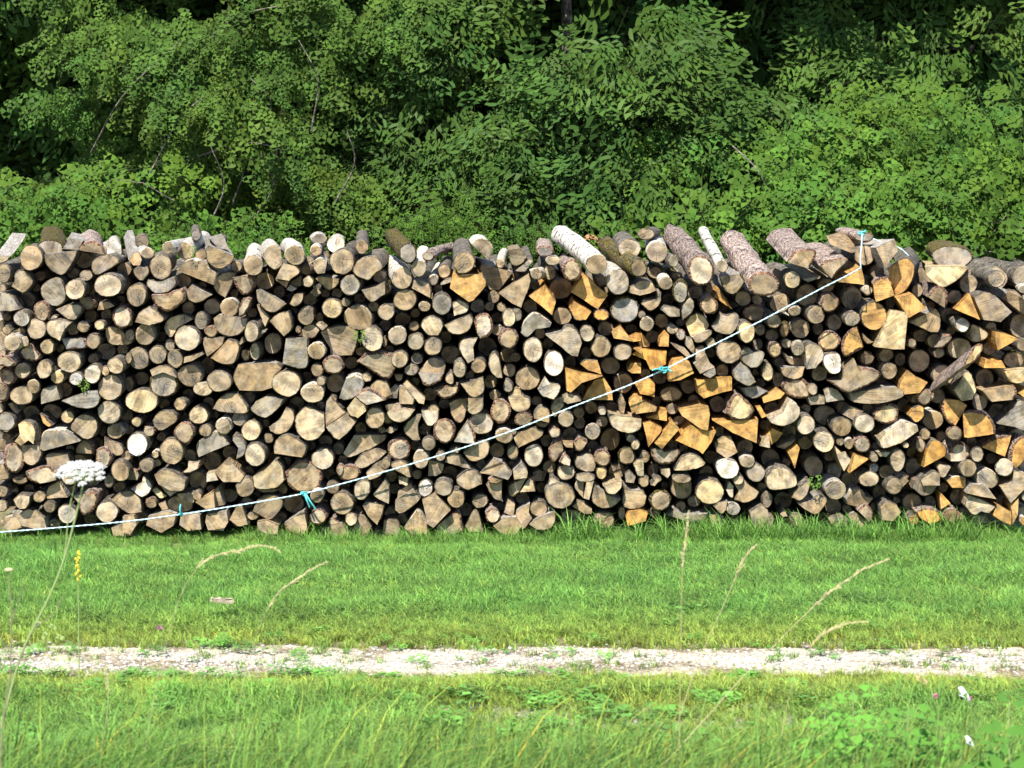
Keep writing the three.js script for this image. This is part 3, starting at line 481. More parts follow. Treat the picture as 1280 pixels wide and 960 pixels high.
round('d', 'plain', 16, 941, -127, 33, 28, -0.22, -0.05, '');
round('t', 'birch', 752, 1139, 0, 40, 40, -0.03, 0.01, 'tan round log above the rope knot', [0.112, -0.033, -1.00]);
round('g', 'rough', 725, 1191, -11, 22, 22, 0.00, 0.04, '');
round('p', 'birch', 901, 1104, -49, 30, 26, -0.15, 0.14, '');
round('p', 'rough', 943, 1078, -29, 26, 33, -0.05, 0.07, '');
split('y', 'plain', 1036, 1132, -62, '-33,-69 50,-35 70,-4 44,46~ -1,63~ -40,46~ -65,2', -0.01, 0.13, 'yellowish four-cornered split log in the upper part of the pile, right-centre');
split('t', 'plain', 1063, 1068, -1, '-32,-35~ 13,-24~ 52,15 52,32~ 35,37 -60,-5', -0.08, 0.05, '');
split('t', 'plain', 1195, 1139, -18, '-62,-41~ -6,-60~ 39,-52~ 75,10~ 60,54~ -1,49~ -35,68 -46,26~ -84,-13', 0.03, 0.05, 'large tan half-round split log, flat side upright, just above the rope');
split('y', 'plain', 1305, 1098, 45, '-26,-50~ 7,-61~ 40,-33~ 45,22~ 22,50~ -22,56~ -49,17~', 0.01, 0.14, '');
round('p', 'plain', 1109, 1033, -23, 26, 29, -0.10, 0.11, '');
round('t', 'plain', 1216, 978, -54, 72, 66, 0.03, 0.03, 'large tan round log at mid-height of the pile, right-centre');
round('b', 'plain', 1393, 1101, -77, 30, 33, 0.03, -0.10, '');
split('o', 'plain', 854, 1043, -50, '25,-34 24,30 8,50 -26,13 -31,-34', -0.10, 0.01, '');
split('o', 'plain', 733, 1037, -74, '-15,-34 36,-34 41,-17 -4,40 -38,40', 0.08, 0.03, '');
split('t', 'plain', 952, 988, -51, '-44,17 29,-39 57,-39 12,17 -67,43', -0.14, -0.10, '');
split('t', 'plain', 998, 1020, -39, '-28,-2 23,-58 25,-8 8,37 -25,43', 0.07, -0.03, '');
split('o', 'plain', 786, 947, -38, '-36,-14 -13,-70 31,-59 76,-37 81,37 42,37 -70,54 -115,20', -0.00, 0.12, 'large orange many-cornered split log diagonally above the rope knot');
split('o', 'plain', 937, 886, 37, '-62,-65 -1,-57 77,-18 54,44 20,66 -41,50 -60,10', -0.03, 0.17, 'large orange many-cornered split log beside the rope knot');
split('o', 'plain', 1131, 786, -26, '-83,-43 -55,-68 51,-31 101,-20 101,53 34,47 -101,36', -0.11, 0.08, 'very large orange many-cornered split log at mid-height of the pile, right-centre');
split('t', 'plain', 1053, 969, -31, '-24,-35 -7,-57 32,-1 20,47~ -25,33', -0.13, 0.07, '');
split('t', 'birch', 1071, 910, -5, '-20,-52 63,-12 35,10 12,61 -54,5', -0.03, -0.08, '');
split('g', 'plain', 1109, 865, 36, '-6,-25 28,-3 22,31 -39,-8', 0.03, 0.05, '');
split('g', 'plain', 1341, 951, 11, '-53,-23~ -8,-57~ 42,-46~ 69,16~ 52,38~ 8,33 -26,61~ -65,27', 0.02, 0.03, 'grey half-round split log at mid-height of the pile, right part');
split('g', 'plain', 1296, 852, 22, '-52,-19~ 21,-59~ 66,-36 26,37~ -14,68 -58,20', -0.03, 0.02, 'medium-sized grey wedge-shaped split log at mid-height of the pile, right part');
round('y', 'plain', 1431, 867, -31, 33, 53, -0.06, 0.08, '');
split('o', 'plain', 753, 782, 21, '-38,-33 45,-50 45,23 6,57 -61,12', -0.05, -0.01, '');
split('g', 'plain', 1356, 755, -29, '-44,-24 7,-38~ 79,4 11,33~ -67,21', -0.06, 0.01, '');
round('d', 'moss', 899, 729, -147, 67, 45, 0.00, -0.09, 'shaded dark flat oval log below the rope knot');
round('t', 'plain', 1461, 1155, -11, 41, 41, 0.07, -0.02, '');
round('d', 'moss', 1539, 1090, -169, 28, 45, -0.09, -0.15, 'shaded dark upright oval log at mid-height of the pile, right part', [0.116, -0.016, -1.00]);
round('t', 'plain', 1895, 1168, 13, 45, 40, -0.04, 0.16, '');
round('o', 'plain', 2018, 1183, -10, 75, 78, 0.05, 0.08, 'orange round log diagonally above the tall yellow split log');
split('y', 'plain', 2125, 1101, 31, '-4,-99 57,-99 76,80 73,105 -19,119 -105,-87', -0.10, 0.17, 'tall leaning yellow four-cornered split log below the rope corner');
round('y', 'rough', 1775, 1039, -51, 58, 56, -0.17, 0.04, 'yellowish round log above the jagged pale split log', [0.165, -0.028, -1.00]);
split('o', 'rough', 1894, 1041, 24, '-39,-81~ 63,-31 25,86 -24,61~ -57,-6~', 0.06, -0.04, 'orange half-round split log above the jagged pale split log', [0.122, -0.077, -1.00]);
split('b', 'plain', 1987, 1048, -41, '-23,3~ 5,-25~ 44,-14~ 27,-8 -29,37', 0.02, -0.15, '');
round('g', 'birch', 1599, 1004, -2, 36, 42, -0.01, -0.03, 'grey round log at mid-height of the pile, right part', [0.074, -0.049, -1.00]);
round('y', 'rough', 1467, 997, 9, 37, 42, -0.05, 0.09, '');
split('d', 'birch', 1598, 920, -117, '-31,-17~ 36,-28~ 64,6~ -21,17~ -66,45', 0.02, 0.01, '');
split('p', 'plain', 1680, 962, 27, '-45,0 -36,-73 14,-67 58,-11~ 46,45~ -10,70~ -46,56~', -0.07, 0.08, 'pale wedge-shaped split log beside the jagged pale split log');
split('w', 'plain', 1785, 926, 48, '-52,-6~ -15,-57~ 40,-51~ 47,16~ 27,55~ -45,44~', 0.10, 0.34, 'whitish bulging split log diagonally above the jagged pale split log');
round('t', 'plain', 1728, 853, -79, 46, 46, 0.08, -0.00, '');
split('t', 'plain', 1573, 866, -10, '-52,-20~ 4,-39~ 49,-25~ 65,31 -70,25', -0.01, 0.16, '');
split('t', 'rough', 1597, 773, -24, '-56,-30~ 17,-55~ 78,-30~ 27,60~ -79,27~', -0.09, -0.08, 'tan bulging split log at mid-height of the pile, right part');
round('t', 'plain', 1682, 772, 3, 29, 33, 0.01, 0.06, '');
split('t', 'rough', 1913, 841, 41, '-96,-57~ -40,-85~ 15,-68~ 104,-23~ 142,28~ 13,67 -10,109 -65,56 -75,-12 -153,-14', 0.05, -0.03, 'large pale jagged split log with a raised peak, below the tall yellow split log');
split('t', 'plain', 2041, 739, 11, '-135,-37~ 5,-48~ 139,-9~ 149,25 110,48 32,45 -158,11', -0.07, -0.09, 'tan four-cornered split log diagonally below the jagged pale split log');
split('o', 'plain', 1465, 733, -36, '-52,-42 43,-14 65,14 20,45 -63,-8', -0.06, 0.05, '');
split('p', 'plain', 1796, 738, -17, '-37,-39 69,-28 29,29 -16,46~ -52,29', 0.12, 0.08, 'pale four-cornered split log diagonally below the jagged pale split log', [0.131, -0.075, -0.95]);
round('d', 'moss', 1996, 939, -92, 42, 42, 0.19, -0.07, '');
round('d', 'moss', 2104, 955, -99, 45, 42, 0.09, -0.12, '');
round('b', 'plain', 2115, 873, -22, 41, 50, -0.02, -0.12, '');
split('g', 'plain', 1709, 708, -30, '-38,-27 46,-22 46,18 6,29~ -50,18', 0.05, 0.06, '');
split('t', 'plain', 2330, 1151, -26, '11,-60 55,-60~ 65,2~ 59,41 36,72 -110,-4', -0.06, -0.08, 'tan four-cornered split log beside the tall yellow split log');
round('w', 'plain', 2508, 1136, 16, 41, 41, 0.03, 0.28, '');
round('g', 'rough', 2239, 1028, -45, 25, 25, 0.01, -0.01, '');
round('d', 'plain', 2383, 1032, -129, 45, 42, -0.00, -0.09, '');
split('t', 'rough', 2420, 1038, -65, '-14,-40~ 36,-1~ 41,33~ -4,39 -47,-37', -0.15, 0.09, '');
round('d', 'plain', 2404, 965, -114, 33, 29, 0.12, -0.07, '');
split('t', 'plain', 2607, 1080, -50, '-25,-44~ 36,-35~ 58,4~ -28,55~ -46,10', -0.11, 0.07, '');
split('y', 'rough', 2521, 1000, 304, '4,-37~ 41,18~ 40,57~ 7,51~ -35,-15~ -50,-64~', -0.10, 0.09, 'dark rough-barked log lying askew, its sloping yellow end facing outward', [-0.113, -0.221, -0.50]);
split('o', 'plain', 2740, 1051, 18, '-44,-22 -32,-59 84,8 22,33 -51,45', -0.00, 0.03, '');
split('o', 'plain', 2687, 913, 16, '69,-18 46,21 12,10 -49,32 -54,-18', -0.07, 0.05, '');
round('d', 'moss', 2830, 924, -127, 62, 50, -0.03, 0.01, 'shaded dark flat oval log beside the skewed dark-barked log', [0.251, -0.078, -1.00]);
split('y', 'birch', 2835, 853, 7, '-47,-38~ 14,-44~ 64,-16~ 91,29 29,35 -91,26', 0.02, 0.05, 'yellowish wedge-shaped split log at mid-height of the pile, far right end');
split('o', 'plain', 2232, 799, 2, '-73,-59 49,-47 93,15 37,37 -20,82 -63,9', -0.04, -0.01, 'large orange many-cornered split log at mid-height of the pile, far right end');
split('y', 'plain', 2543, 780, -18, '-22,-76 39,-65 57,-8~ 30,76 -3,90~ -68,-14', -0.09, 0.05, 'yellowish four-cornered split log below the skewed dark-barked log');
split('t', 'rough', 2734, 750, 22, '-53,-46 64,-34 85,11~ 67,50 -105,16', -0.08, -0.01, 'tan four-cornered split log diagonally above the large orange half log');
split('o', 'birch', 2865, 749, -26, '16,-34 14,34 -30,0', 0.05, -0.04, '');
round('b', 'rough', 2312, 728, -8, 39, 45, 0.02, -0.06, '');
round('p', 'plain', -2874, 660, -62, 16, 31, 0.02, 0.11, '');
split('t', 'birch', -2810, 658, -81, '-11,-7 16,-32~ 28,-24 -5,30~ -28,21', -0.07, 0.00, '');
round('g', 'plain', -2841, 587, -7, 56, 53, -0.00, -0.06, 'grey round log in the lower part of the pile, far left end');
round('d', 'plain', -2854, 493, -96, 25, 21, 0.07, -0.14, '');
split('y', 'plain', -2716, 530, 38, '-29,-70 14,-39 44,-61 54,7~ 30,57~ -20,69~ -43,52 -33,-5 -62,-44', 0.08, 0.15, 'yellowish many-cornered split log in the lower part of the pile, far left end');
split('o', 'plain', -2617, 588, -28, '-16,-9~ 20,-32~ 37,-21 -9,25~ -34,45', -0.03, 0.09, '');
round('y', 'plain', -2492, 614, -18, 39, 35, 0.00, 0.12, '');
round('p', 'plain', -2253, 644, 14, 65, 66, -0.01, 0.03, 'pale round log beside the biggest cream disc');
split('t', 'plain', -2394, 562, -4, '-72,-25 -6,-70~ 39,-65~ 71,-14~ 64,43~ 8,71~ -43,54~ -83,-2~', -0.07, -0.03, 'tan one-cornered split log above the white flower head');
split('g', 'birch', -2551, 492, 19, '-75,-65 128,-11 84,31 51,51 -44,54~ -78,31~ -94,-48~', -0.03, -0.01, 'grey four-cornered split log diagonally above the white flower head');
round('t', 'birch', -2231, 529, -41, 47, 42, 0.01, -0.04, '');
split('b', 'rough', -2409, 434, -62, '-48,-30 42,-35 49,-1~ 16,44~ -24,38~ -50,-7', -0.10, -0.05, '');
split('t', 'plain', -2242, 443, -36, '-52,4 20,-52~ 60,-30~ 38,16~ -18,39~ -51,58', -0.06, 0.00, '');
round('t', 'rough', -2790, 387, 16, 58, 82, -0.04, -0.05, 'tan upright oval log in the lower part of the pile, far left end', [-0.250, -0.108, -1.00]);
split('t', 'plain', -2696, 409, 13, '-53,-23~ -12,-65~ 33,-51~ 60,6~ 41,51 -51,51', 0.05, 0.01, 'medium-sized tan half-round split log in the lower part of the pile, far left end');
split('t', 'plain', -2549, 362, -18, '-58,-26~ 8,-65~ 65,-31~ 56,48 -57,48~ -71,20', 0.04, -0.01, 'tan half-round split log, flat side up, beside the white flower head');
split('p', 'rough', -2290, 389, 26, '-34,-51~ 22,-51 45,-11~ 40,23~ 7,57~ -38,45', 0.04, 0.10, '');
split('p', 'rough', -2633, 294, 40, '-66,-28~ -10,-50 80,-28 75,12 37,49~ -8,46~ -90,18', 0.03, 0.15, 'pale four-cornered split log beside the white flower head');
round('t', 'plain', -2192, 318, 47, 53, 59, 0.00, 0.02, 'medium-sized tan round log beside the white flower head');
round('t', 'rough', -2769, 256, -27, 45, 25, -0.00, -0.02, '');
split('t', 'plain', -2868, 305, 22, '-35,-42 -2,-42 49,-31~ 17,49 -33,43', -0.08, 0.02, '');
round('t', 'plain', -2480, 277, 38, 44, 39, -0.11, -0.03, '');
round('y', 'plain', -2106, 586, -21, 29, 29, -0.03, 0.11, '');
round('t', 'plain', -1856, 689, 13, 36, 34, -0.07, 0.16, '');
round('p', 'plain', -1756, 624, -8, 54, 51, 0.10, 0.12, 'pale round log diagonally below the mossy dark round log');
split('t', 'plain', -1573, 687, -5, '-39,-46~ 84,-49~ 93,-15 51,47~ -4,64~ -61,41~ -104,-26', -0.01, 0.07, 'tan half-round split log in the lower part of the pile, left part');
split('b', 'plain', -1949, 598, -11, '-58,-40 -19,-62~ 66,-11~ 72,22~ 34,54~ -34,45~ -68,-6', -0.07, -0.09, 'brown half-round split log diagonally below the biggest cream disc');
round('p', 'rough', -2042, 533, -51, 34, 34, 0.02, 0.10, '');
split('t', 'rough', -1831, 532, 28, '-36,-42~ 2,-64~ 31,-47~ 57,3~ 38,48~ -12,60~ -61,9~', -0.09, -0.03, 'tan bulging split log in the lower part of the pile, left part');
round('d', 'birch', -1993, 480, -170, 27, 25, -0.03, -0.07, '');
round('w', 'plain', -2095, 467, 43, 61, 63, -0.12, 0.33, 'whitish round log below the biggest cream disc');
round('t', 'plain', -1907, 424, 14, 66, 76, 0.02, -0.04, 'large tan round log in the lower part of the pile, left part');
round('t', 'plain', -1717, 540, 0, 39, 36, 0.03, -0.13, '');
split('t', 'birch', -1614, 567, 15, '-31,-33~ 13,-45~ 42,-16 31,34~ -8,46~ -45,12~', -0.02, 0.02, '');
round('b', 'birch', -1533, 601, -36, 39, 39, -0.09, -0.03, '');
split('g', 'birch', -1690, 464, -12, '-73,-79 102,-2 52,66~ 13,66 -61,21~ -84,-13~', -0.17, -0.01, 'large grey wedge-shaped split log, tip down, in the lower part of the pile, left part');
split('g', 'plain', -1524, 456, 29, '-8,-11 -20,-73 19,-56~ 37,-5~ 15,40~ -30,68~ -38,35', -0.00, -0.13, '');
round('p', 'plain', -1464, 538, -17, 56, 59, -0.08, 0.21, 'rightmost medium-sized pale round log, in the lower part of the pile, left part');
round('p', 'plain', -1436, 409, 49, 58, 67, -0.08, 0.06, 'large pale round log in the lower part of the pile, left part');
round('p', 'birch', -2002, 404, -1, 22, 22, -0.13, 0.06, '');
round('t', 'plain', -1995, 354, -36, 23, 22, -0.13, -0.02, '');
round('t', 'plain', -2042, 351, 59, 40, 42, 0.04, -0.04, '');
split('p', 'rough', -1797, 330, -10, '-1,-32~ 39,-4~ 45,36 14,27 -25,30 -28,-4 -57,-32~', -0.07, 0.06, '');
split('t', 'rough', -1585, 304, 22, '-35,-52 60,-52 83,-18 -5,81 -82,4', 0.08, 0.02, 'tan many-cornered split log in the lower part of the pile, left part');
split('t', 'plain', -1912, 262, 49, '-69,-23 -2,-62~ 76,-51~ 88,6 16,56~ -45,59~ -93,34', -0.19, -0.14, 'large tan wedge-shaped split log at the foot of the pile, left part');
split('t', 'rough', -2142, 279, -88, '-29,-33 22,-33 39,7 6,36~ -28,36', -0.08, 0.04, '');
split('p', 'plain', -1685, 279, 20, '-30,-27 37,-16 21,29 -30,18', -0.03, 0.17, '');
round('t', 'rough', -2174, 388, -52, 30, 29, -0.08, -0.04, '');
split('g', 'birch', -1377, 675, -23, '-91,-22~ -25,-64~ 15,-56~ 72,-5~ 94,40 -1,57 -57,29', -0.19, 0.01, 'grey wedge-shaped split log, tip sideways, in the lower part of the pile, left part');
split('t', 'plain', -1284, 582, -24, '-74,-48 -30,-68~ 27,-48~ 61,8~ 56,65~ 17,88 -23,20~ -83,-26', -0.01, 0.03, 'tan wedge-shaped split log, tip up, in the lower part of the pile, left part');
split('p', 'plain', -1130, 579, 7, '-69,-57~ -13,-94~ 43,-80~ 83,-35 78,55 -11,95~ -62,67~ -87,16~', -0.16, 0.23, 'pale half-round split log in the lower part of the pile, left-centre');
split('t', 'plain', -1004, 649, -7, '-43,-16 -38,-84 72,-10 53,12~ -11,85 -37,52', 0.03, -0.01, 'medium-sized tan many-cornered split log in the lower part of the pile, left-centre');
split('t', 'plain', -955, 564, 34, '-73,-22 -40,-61~ -12,-75 44,-27~ 84,29 28,74 -84,1', -0.00, 0.02, 'large tan many-cornered split log in the lower part of the pile, left-centre');
split('y', 'plain', -868, 671, 35, '-42,-39~ 8,-56 53,-16 42,34 -8,62 -55,0', -0.07, 0.07, 'yellowish many-cornered split log in the lower part of the pile, left-centre');
round('t', 'plain', -766, 612, 8, 58, 59, -0.02, 0.10, 'leftmost medium-sized tan round log, in the lower part of the pile, left-centre');
round('b', 'plain', -1372, 485, -75, 31, 28, 0.05, -0.13, '');
split('t', 'plain', -1244, 452, 31, '-88,-38 69,-60 86,-40~ 92,5~ 36,50~ -19,70~ -75,39~ -90,-7', -0.04, -0.02, 'tan wedge-shaped split log above the domed half log');
round('p', 'plain', -1064, 377, -16, 62, 63, -0.00, 0.19, 'pale round log diagonally above the domed half log');
split('t', 'plain', -840, 456, -54, '-78,-76~ 46,-28 125,23~ 126,52 -49,52 -112,-51', 0.07, -0.01, 'very large tan four-cornered split log in the lower part of the pile, left-centre');
split('t', 'plain', -803, 378, -33, '-46,-60~ 44,-15~ 95,31 39,53~ -40,25~ -85,-32', -0.04, 0.00, 'tan half-round split log, flat side upright, in the lower part of the pile, left-centre');
round('t', 'rough', -917, 295, -29, 61, 45, -0.04, -0.07, 'tan flat oval log beside the domed half log');
split('t', 'plain', -751, 321, 25, '-56,-57~ 11,-35~ 73,33~ 57,56 -11,33~ -67,-18', -0.08, 0.05, '');
split('p', 'plain', -1357, 282, 21, '-79,-65~ 33,-65~ 84,-19 68,60~ 29,94~ 7,71 -95,3', 0.13, 0.04, 'pale wedge-shaped split log beside the domed half log');
round('t', 'rough', -1170, 273, -23, 106, 90, -0.14, -0.06, 'wide half log with a domed top, just above the hanging tail of the rope');
round('p', 'rough', -967, 313, -25, 22, 31, -0.07, 0.14, '');
round('t', 'rough', -732, 534, -72, 22, 19, 0.00, -0.02, '');
split('t', 'plain', -663, 666, -21, '-37,-29 58,-4 36,24 -48,13', -0.08, -0.10, '');
split('p', 'plain', -621, 636, 64, '-59,-23~ -3,-42~ 47,-17~ 78,25 19,36 -75,11', 0.07, 0.12, '');
split('p', 'plain', -458, 614, -31, '-47,4~ -25,-41~ 9,-52~ 46,-13~ 46,38 9,35 -50,38', 0.03, 0.11, '');
round('t', 'plain', -437, 651, -39, 28, 28, -0.01, 0.05, '');
split('t', 'plain', -299, 653, -67, '-38,-45~ 1,-80~ 29,-57~ 46,0 46,62 -4,62~ -55,34', 0.08, -0.00, 'medium-sized tan wedge-shaped split log in the lower part of the pile, centre');
split('t', 'birch', -206, 688, 40, '-39,-32~ -5,-55~ 42,-21~ 42,41 -41,41', -0.02, -0.06, '');
split('t', 'plain', -553, 556, 22, '-45,-33~ 5,-72~ 38,-67 28,12~ 47,72 22,77 -28,41~ -53,1', -0.07, -0.04, 'medium-sized tan four-cornered split log in the lower part of the pile, left-centre');
round('t', 'rough', -380, 539, 8, 61, 70, 0.05, -0.01, 'leftmost large tan round log, in the lower part of the pile, centre', [-0.004, -0.114, -0.95]);
split('p', 'rough', -254, 518, 43, '51,-48 43,19~ 4,76 -69,-34', 0.01, 0.12, '');
round('t', 'plain', -173, 578, -10, 66, 64, -0.15, 0.09, 'large tan round log just above the rope, in the lower part of the pile, centre');
round('t', 'rough', -64, 647, -7, 60, 63, -0.05, 0.03, 'rightmost large tan round log, in the lower part of the pile, centre');
round('t', 'birch', -44, 515, 39, 50, 42, 0.04, -0.00, '');
split('t', 'plain', -681, 537, -40, '1,-19 40,6 -5,18 -38,-5', -0.09, -0.01, '');
round('t', 'rough', -634, 431, -13, 64, 62, -0.10, -0.03, 'large tan round log in the lower part of the pile, left-centre');
round('t', 'plain', -467, 465, 6, 38, 40, -0.03, -0.03, '');
round('t', 'birch', -512, 379, 16, 43, 53, -0.14, 0.06, '');
split('b', 'birch', -434, 317, -62, '-40,-44 5,-44 39,-22~ 51,24 6,41 -34,47', -0.00, -0.02, '');
split('t', 'plain', -308, 360, -53, '38,-40~ 83,-40 15,39~ -47,39~ -75,-6', -0.02, 0.04, '');
round('p', 'plain', -401, 394, -16, 28, 31, 0.03, 0.16, '');
split('t', 'birch', -317, 424, -40, '14,-16 31,6 3,18~ -40,-5', 0.08, 0.05, '');
split('t', 'plain', -193, 422, -14, '-49,-50~ -9,-59~ 53,-28~ 67,35~ 36,63~ -9,52 -79,-11', 0.07, 0.06, 'tan half-round split log, flat side upright, just below the rope');
split('t', 'plain', -621, 328, 11, '-40,-9~ 38,-52 55,-49 33,25~ -17,45~ -68,19', 0.01, -0.00, '');
split('t', 'plain', -109, 328, -17, '-3,-43 70,20 3,48 -70,-31', -0.01, -0.02, '');
split('t', 'plain', -48, 306, 36, '26,-40 48,-6 9,50 -64,-12', 0.00, -0.02, '');
split('t', 'plain', -239, 262, 7, '-64,-30~ -8,-58~ 71,-24 65,21 15,61~ -41,38~ -75,4', 0.03, 0.07, 'leftmost medium-sized tan wedge-shaped split log, tip sideways, at the foot of the pile, centre');
round('p', 'plain', -711, 355, 32, 25, 33, 0.13, 0.02, '');
split('p', 'plain', -612, 250, -30, '-24,-17 27,-29~ 27,17 -29,28', -0.03, 0.09, '');
round('t', 'rough', -95, 264, 23, 39, 22, -0.00, 0.02, '');
round('t', 'plain', 5, 411, -15, 33, 39, -0.06, -0.05, '');
round('t', 'plain', -697, 605, -49, 33, 33, -0.09, -0.11, '');
split('p', 'plain', 39, 706, -12, '-39,-46~ 17,-63~ 62,-35~ 61,10~ 22,33~ 5,72 -17,72 -62,21', -0.11, 0.06, 'pale wedge-shaped split log at mid-height of the pile, centre');
split('t', 'plain', 253, 678, -1, '-13,-62~ 37,0 26,51 -13,40~ -38,-11', 0.13, -0.05, '');
round('t', 'birch', 302, 604, -11, 44, 46, 0.02, -0.08, '');
round('d', 'plain', 377, 629, -100, 32, 31, 0.01, -0.09, '');
round('t', 'rough', 67, 605, 1, 50, 42, 0.13, -0.10, '');
split('t', 'plain', 170, 631, 32, '-48,-21 36,-44 44,-16~ 36,29~ -15,46~ -51,1', -0.09, -0.02, '');
split('t', 'rough', 165, 570, -49, '-25,-10~ 20,-19~ 43,7 -42,18', -0.03, 0.04, '');
split('t', 'plain', 89, 503, -24, '-55,-65 68,-8~ 91,31 29,54~ -44,26 -81,-8', 0.00, 0.03, 'medium-sized tan four-cornered split log in the lower part of the pile, centre');
round('p', 'rough', 240, 529, 0, 33, 32, 0.07, 0.13, '');
round('t', 'birch', 450, 538, 28, 43, 45, 0.03, -0.01, 'small tan round log in the lower part of the pile, right-centre', [0.039, -0.097, -0.95]);
split('p', 'plain', 634, 582, 14, '-80,-9~ -30,-45~ 37,-54~ 88,-26~ 93,25 -30,42 -95,59', 0.01, 0.12, 'large pale wedge-shaped split log in the lower part of the pile, right-centre');
split('b', 'plain', 622, 670, -90, '-11,-42 9,-54 20,14 -3,60~ -20,9', -0.02, -0.03, '');
split('o', 'plain', 694, 689, 10, '-23,-49 33,-43 32,47 -12,47 -43,13', 0.06, 0.02, '');
round('p', 'plain', 506, 647, -1, 23, 22, -0.02, 0.10, '');
split('b', 'rough', 247, 427, -11, '-35,-44~ -6,-66~ 44,-4 33,55 -12,53~ -43,2', 0.03, -0.01, '');
split('t', 'plain', 318, 461, 22, '-16,-11 23,-16 23,12 -33,12', -0.05, 0.03, '');
split('t', 'rough', 382, 460, -13, '-23,-32~ 10,-38~ 44,13 -1,39~ -40,8', 0.02, -0.06, '');
round('p', 'plain', 123, 397, 7, 54, 62, -0.02, 0.13, 'leftmost medium-sized pale round log, in the lower part of the pile, centre');
split('p', 'rough', 301, 373, 30, '-16,-23~ 23,-29 29,5 -5,39~ -33,-6', -0.08, 0.11, '');
split('t', 'plain', 414, 352, -35, '-49,-29~ 2,-52 47,-46~ 58,5~ 30,50~ -21,50~ -66,16', -0.04, 0.10, 'tan half-round split log diagonally above the largest round bottom log');
round('t', 'rough', 507, 384, -4, 46, 49, -0.00, -0.03, '');
round('p', 'plain', 668, 493, -33, 26, 25, -0.07, 0.11, '');
round('p', 'plain', 692, 459, 7, 25, 28, 0.10, 0.15, '');
round('t', 'moss', 646, 392, -26, 50, 51, -0.04, -0.01, 'rightmost medium-sized tan round log, in the lower part of the pile, right-centre', [0.031, -0.107, -1.00]);
split('y', 'plain', 716, 332, -9, '-9,-51~ 25,-51 25,45 -15,45~ -37,23', 0.04, 0.04, '');
split('t', 'plain', 47, 306, 19, '-36,-43 37,-32 42,2 9,59 -42,8', -0.12, -0.04, '');
round('p', 'plain', 303, 300, -13, 49, 45, -0.08, 0.08, '');
round('y', 'plain', 503, 297, -19, 32, 36, -0.06, 0.08, '');
round('t', 'plain', 412, 273, 12, 56, 25, -0.10, -0.00, '');
split('g', 'plain', 664, 270, -33, '-23,-27 22,-33 33,2 -6,41~ -29,19', 0.02, -0.04, '');
split('d', 'birch', 155, 265, -124, '-31,-30 25,-30 42,16 3,33 -37,22', 0.11, -0.00, '');
round('t', 'plain', 5, 526, -42, 22, 17, -0.08, 0.04, '');
split('o', 'plain', 738, 676, 15, '-45,-41 67,-24 72,-1 -23,44 -46,61', -0.12, 0.08, '');
split('o', 'rough', 833, 621, -29, '37,-31 39,31 -3,34 -19,9 -81,-11', 0.07, 0.06, '');
split('o', 'rough', 782, 534, 2, '-17,-87 53,-2 58,21 -10,60 -49,49', -0.02, 0.02, 'rightmost medium-sized orange many-cornered split log, in the lower part of the pile, right-centre');
split('o', 'plain', 869, 517, 37, '-31,-79 66,37 29,82 -68,-45', -0.05, -0.05, 'orange four-cornered split log in the lower part of the pile, right-centre');
split('o', 'birch', 1037, 624, 25, '-87,1 20,-72 59,-78 69,12 63,52 24,60 -107,35', -0.12, 0.08, 'large orange many-cornered split log beside the long orange wedge');
split('o', 'plain', 1035, 497, 14, '12,-71 34,-88 84,-20 109,39 28,48 -34,79 -120,-9', 0.06, 0.02, 'orange many-cornered split log diagonally above the whitish round log');
split('o', 'plain', 1288, 555, 5, '-51,-28 82,-85 91,51 -91,42 -163,40', -0.13, -0.01, 'long orange-yellow split log tapering sideways to a point');
split('y', 'rough', 1272, 666, 16, '-19,-64~ 48,-58~ 81,-2~ 30,54~ -15,83~ -54,38~ -76,-30', -0.04, 0.10, 'yellowish one-cornered split log above the long orange wedge');
split('t', 'rough', 1205, 441, -47, '-52,-29 5,-66 66,-29 26,62 -19,62 -63,16', -0.05, 0.07, 'tan many-cornered split log above the whitish round log');
round('b', 'plain', 746, 381, -61, 32, 36, 0.02, -0.13, '');
split('t', 'rough', 859, 394, -12, '-67,-11~ -28,-45~ 40,-39~ 81,12~ 78,37 -6,23 -20,37 -76,40', -0.06, 0.00, 'tan four-cornered split log in the lower part of the pile, right-centre');
split('p', 'plain', 996, 360, 21, '-10,-43~ 68,-23~ 90,0 39,45~ -11,51~ -56,22~ -86,-43', 0.01, 0.09, 'pale half-round split log beside the whitish round log');
round('w', 'birch', 1211, 324, 10, 62, 56, -0.07, 0.28, 'whitish large round log right below the heap of orange split logs');
round('p', 'birch', 1321, 363, 5, 42, 33, -0.03, 0.09, '');
round('t', 'plain', 1370, 299, -1, 53, 51, -0.11, -0.02, 'tan round log beside the whitish round log');
split('p', 'birch', 868, 298, -32, '-25,-9~ 9,-34 26,-9~ 20,25 -30,20', -0.06, 0.11, '');
round('d', 'rough', 799, 296, -134, 31, 40, 0.03, -0.12, '');
round('t', 'plain', 952, 270, 29, 53, 25, 0.08, 0.02, '');
split('p', 'birch', 1426, 472, -4, '21,-31 20,42 -8,25 -36,-20', -0.20, 0.10, '');
split('o', 'plain', 1396, 645, 2, '3,-34 31,-22 -3,31 -31,28', -0.14, 0.09, '');
round('p', 'plain', 1272, 260, 0, 33, 28, 0.03, 0.16, '');
round('t', 'plain', 820, 261, -13, 22, 17, 0.09, -0.04, '');
split('p', 'birch', 1531, 638, 76, '-84,-45~ -23,-62~ 44,-34~ 74,11~ 59,56~ 14,87 -24,11 -104,-23', -0.01, 0.17, 'pale wedge-shaped split log diagonally above the pale log over the hollow');
round('p', 'plain', 1641, 577, 45, 53, 55, -0.03, 0.07, 'pale round log diagonally above the pale log over the hollow');
split('t', 'plain', 1916, 634, -32, '3,-44 59,13 -15,41 -53,-10', -0.00, 0.03, '');
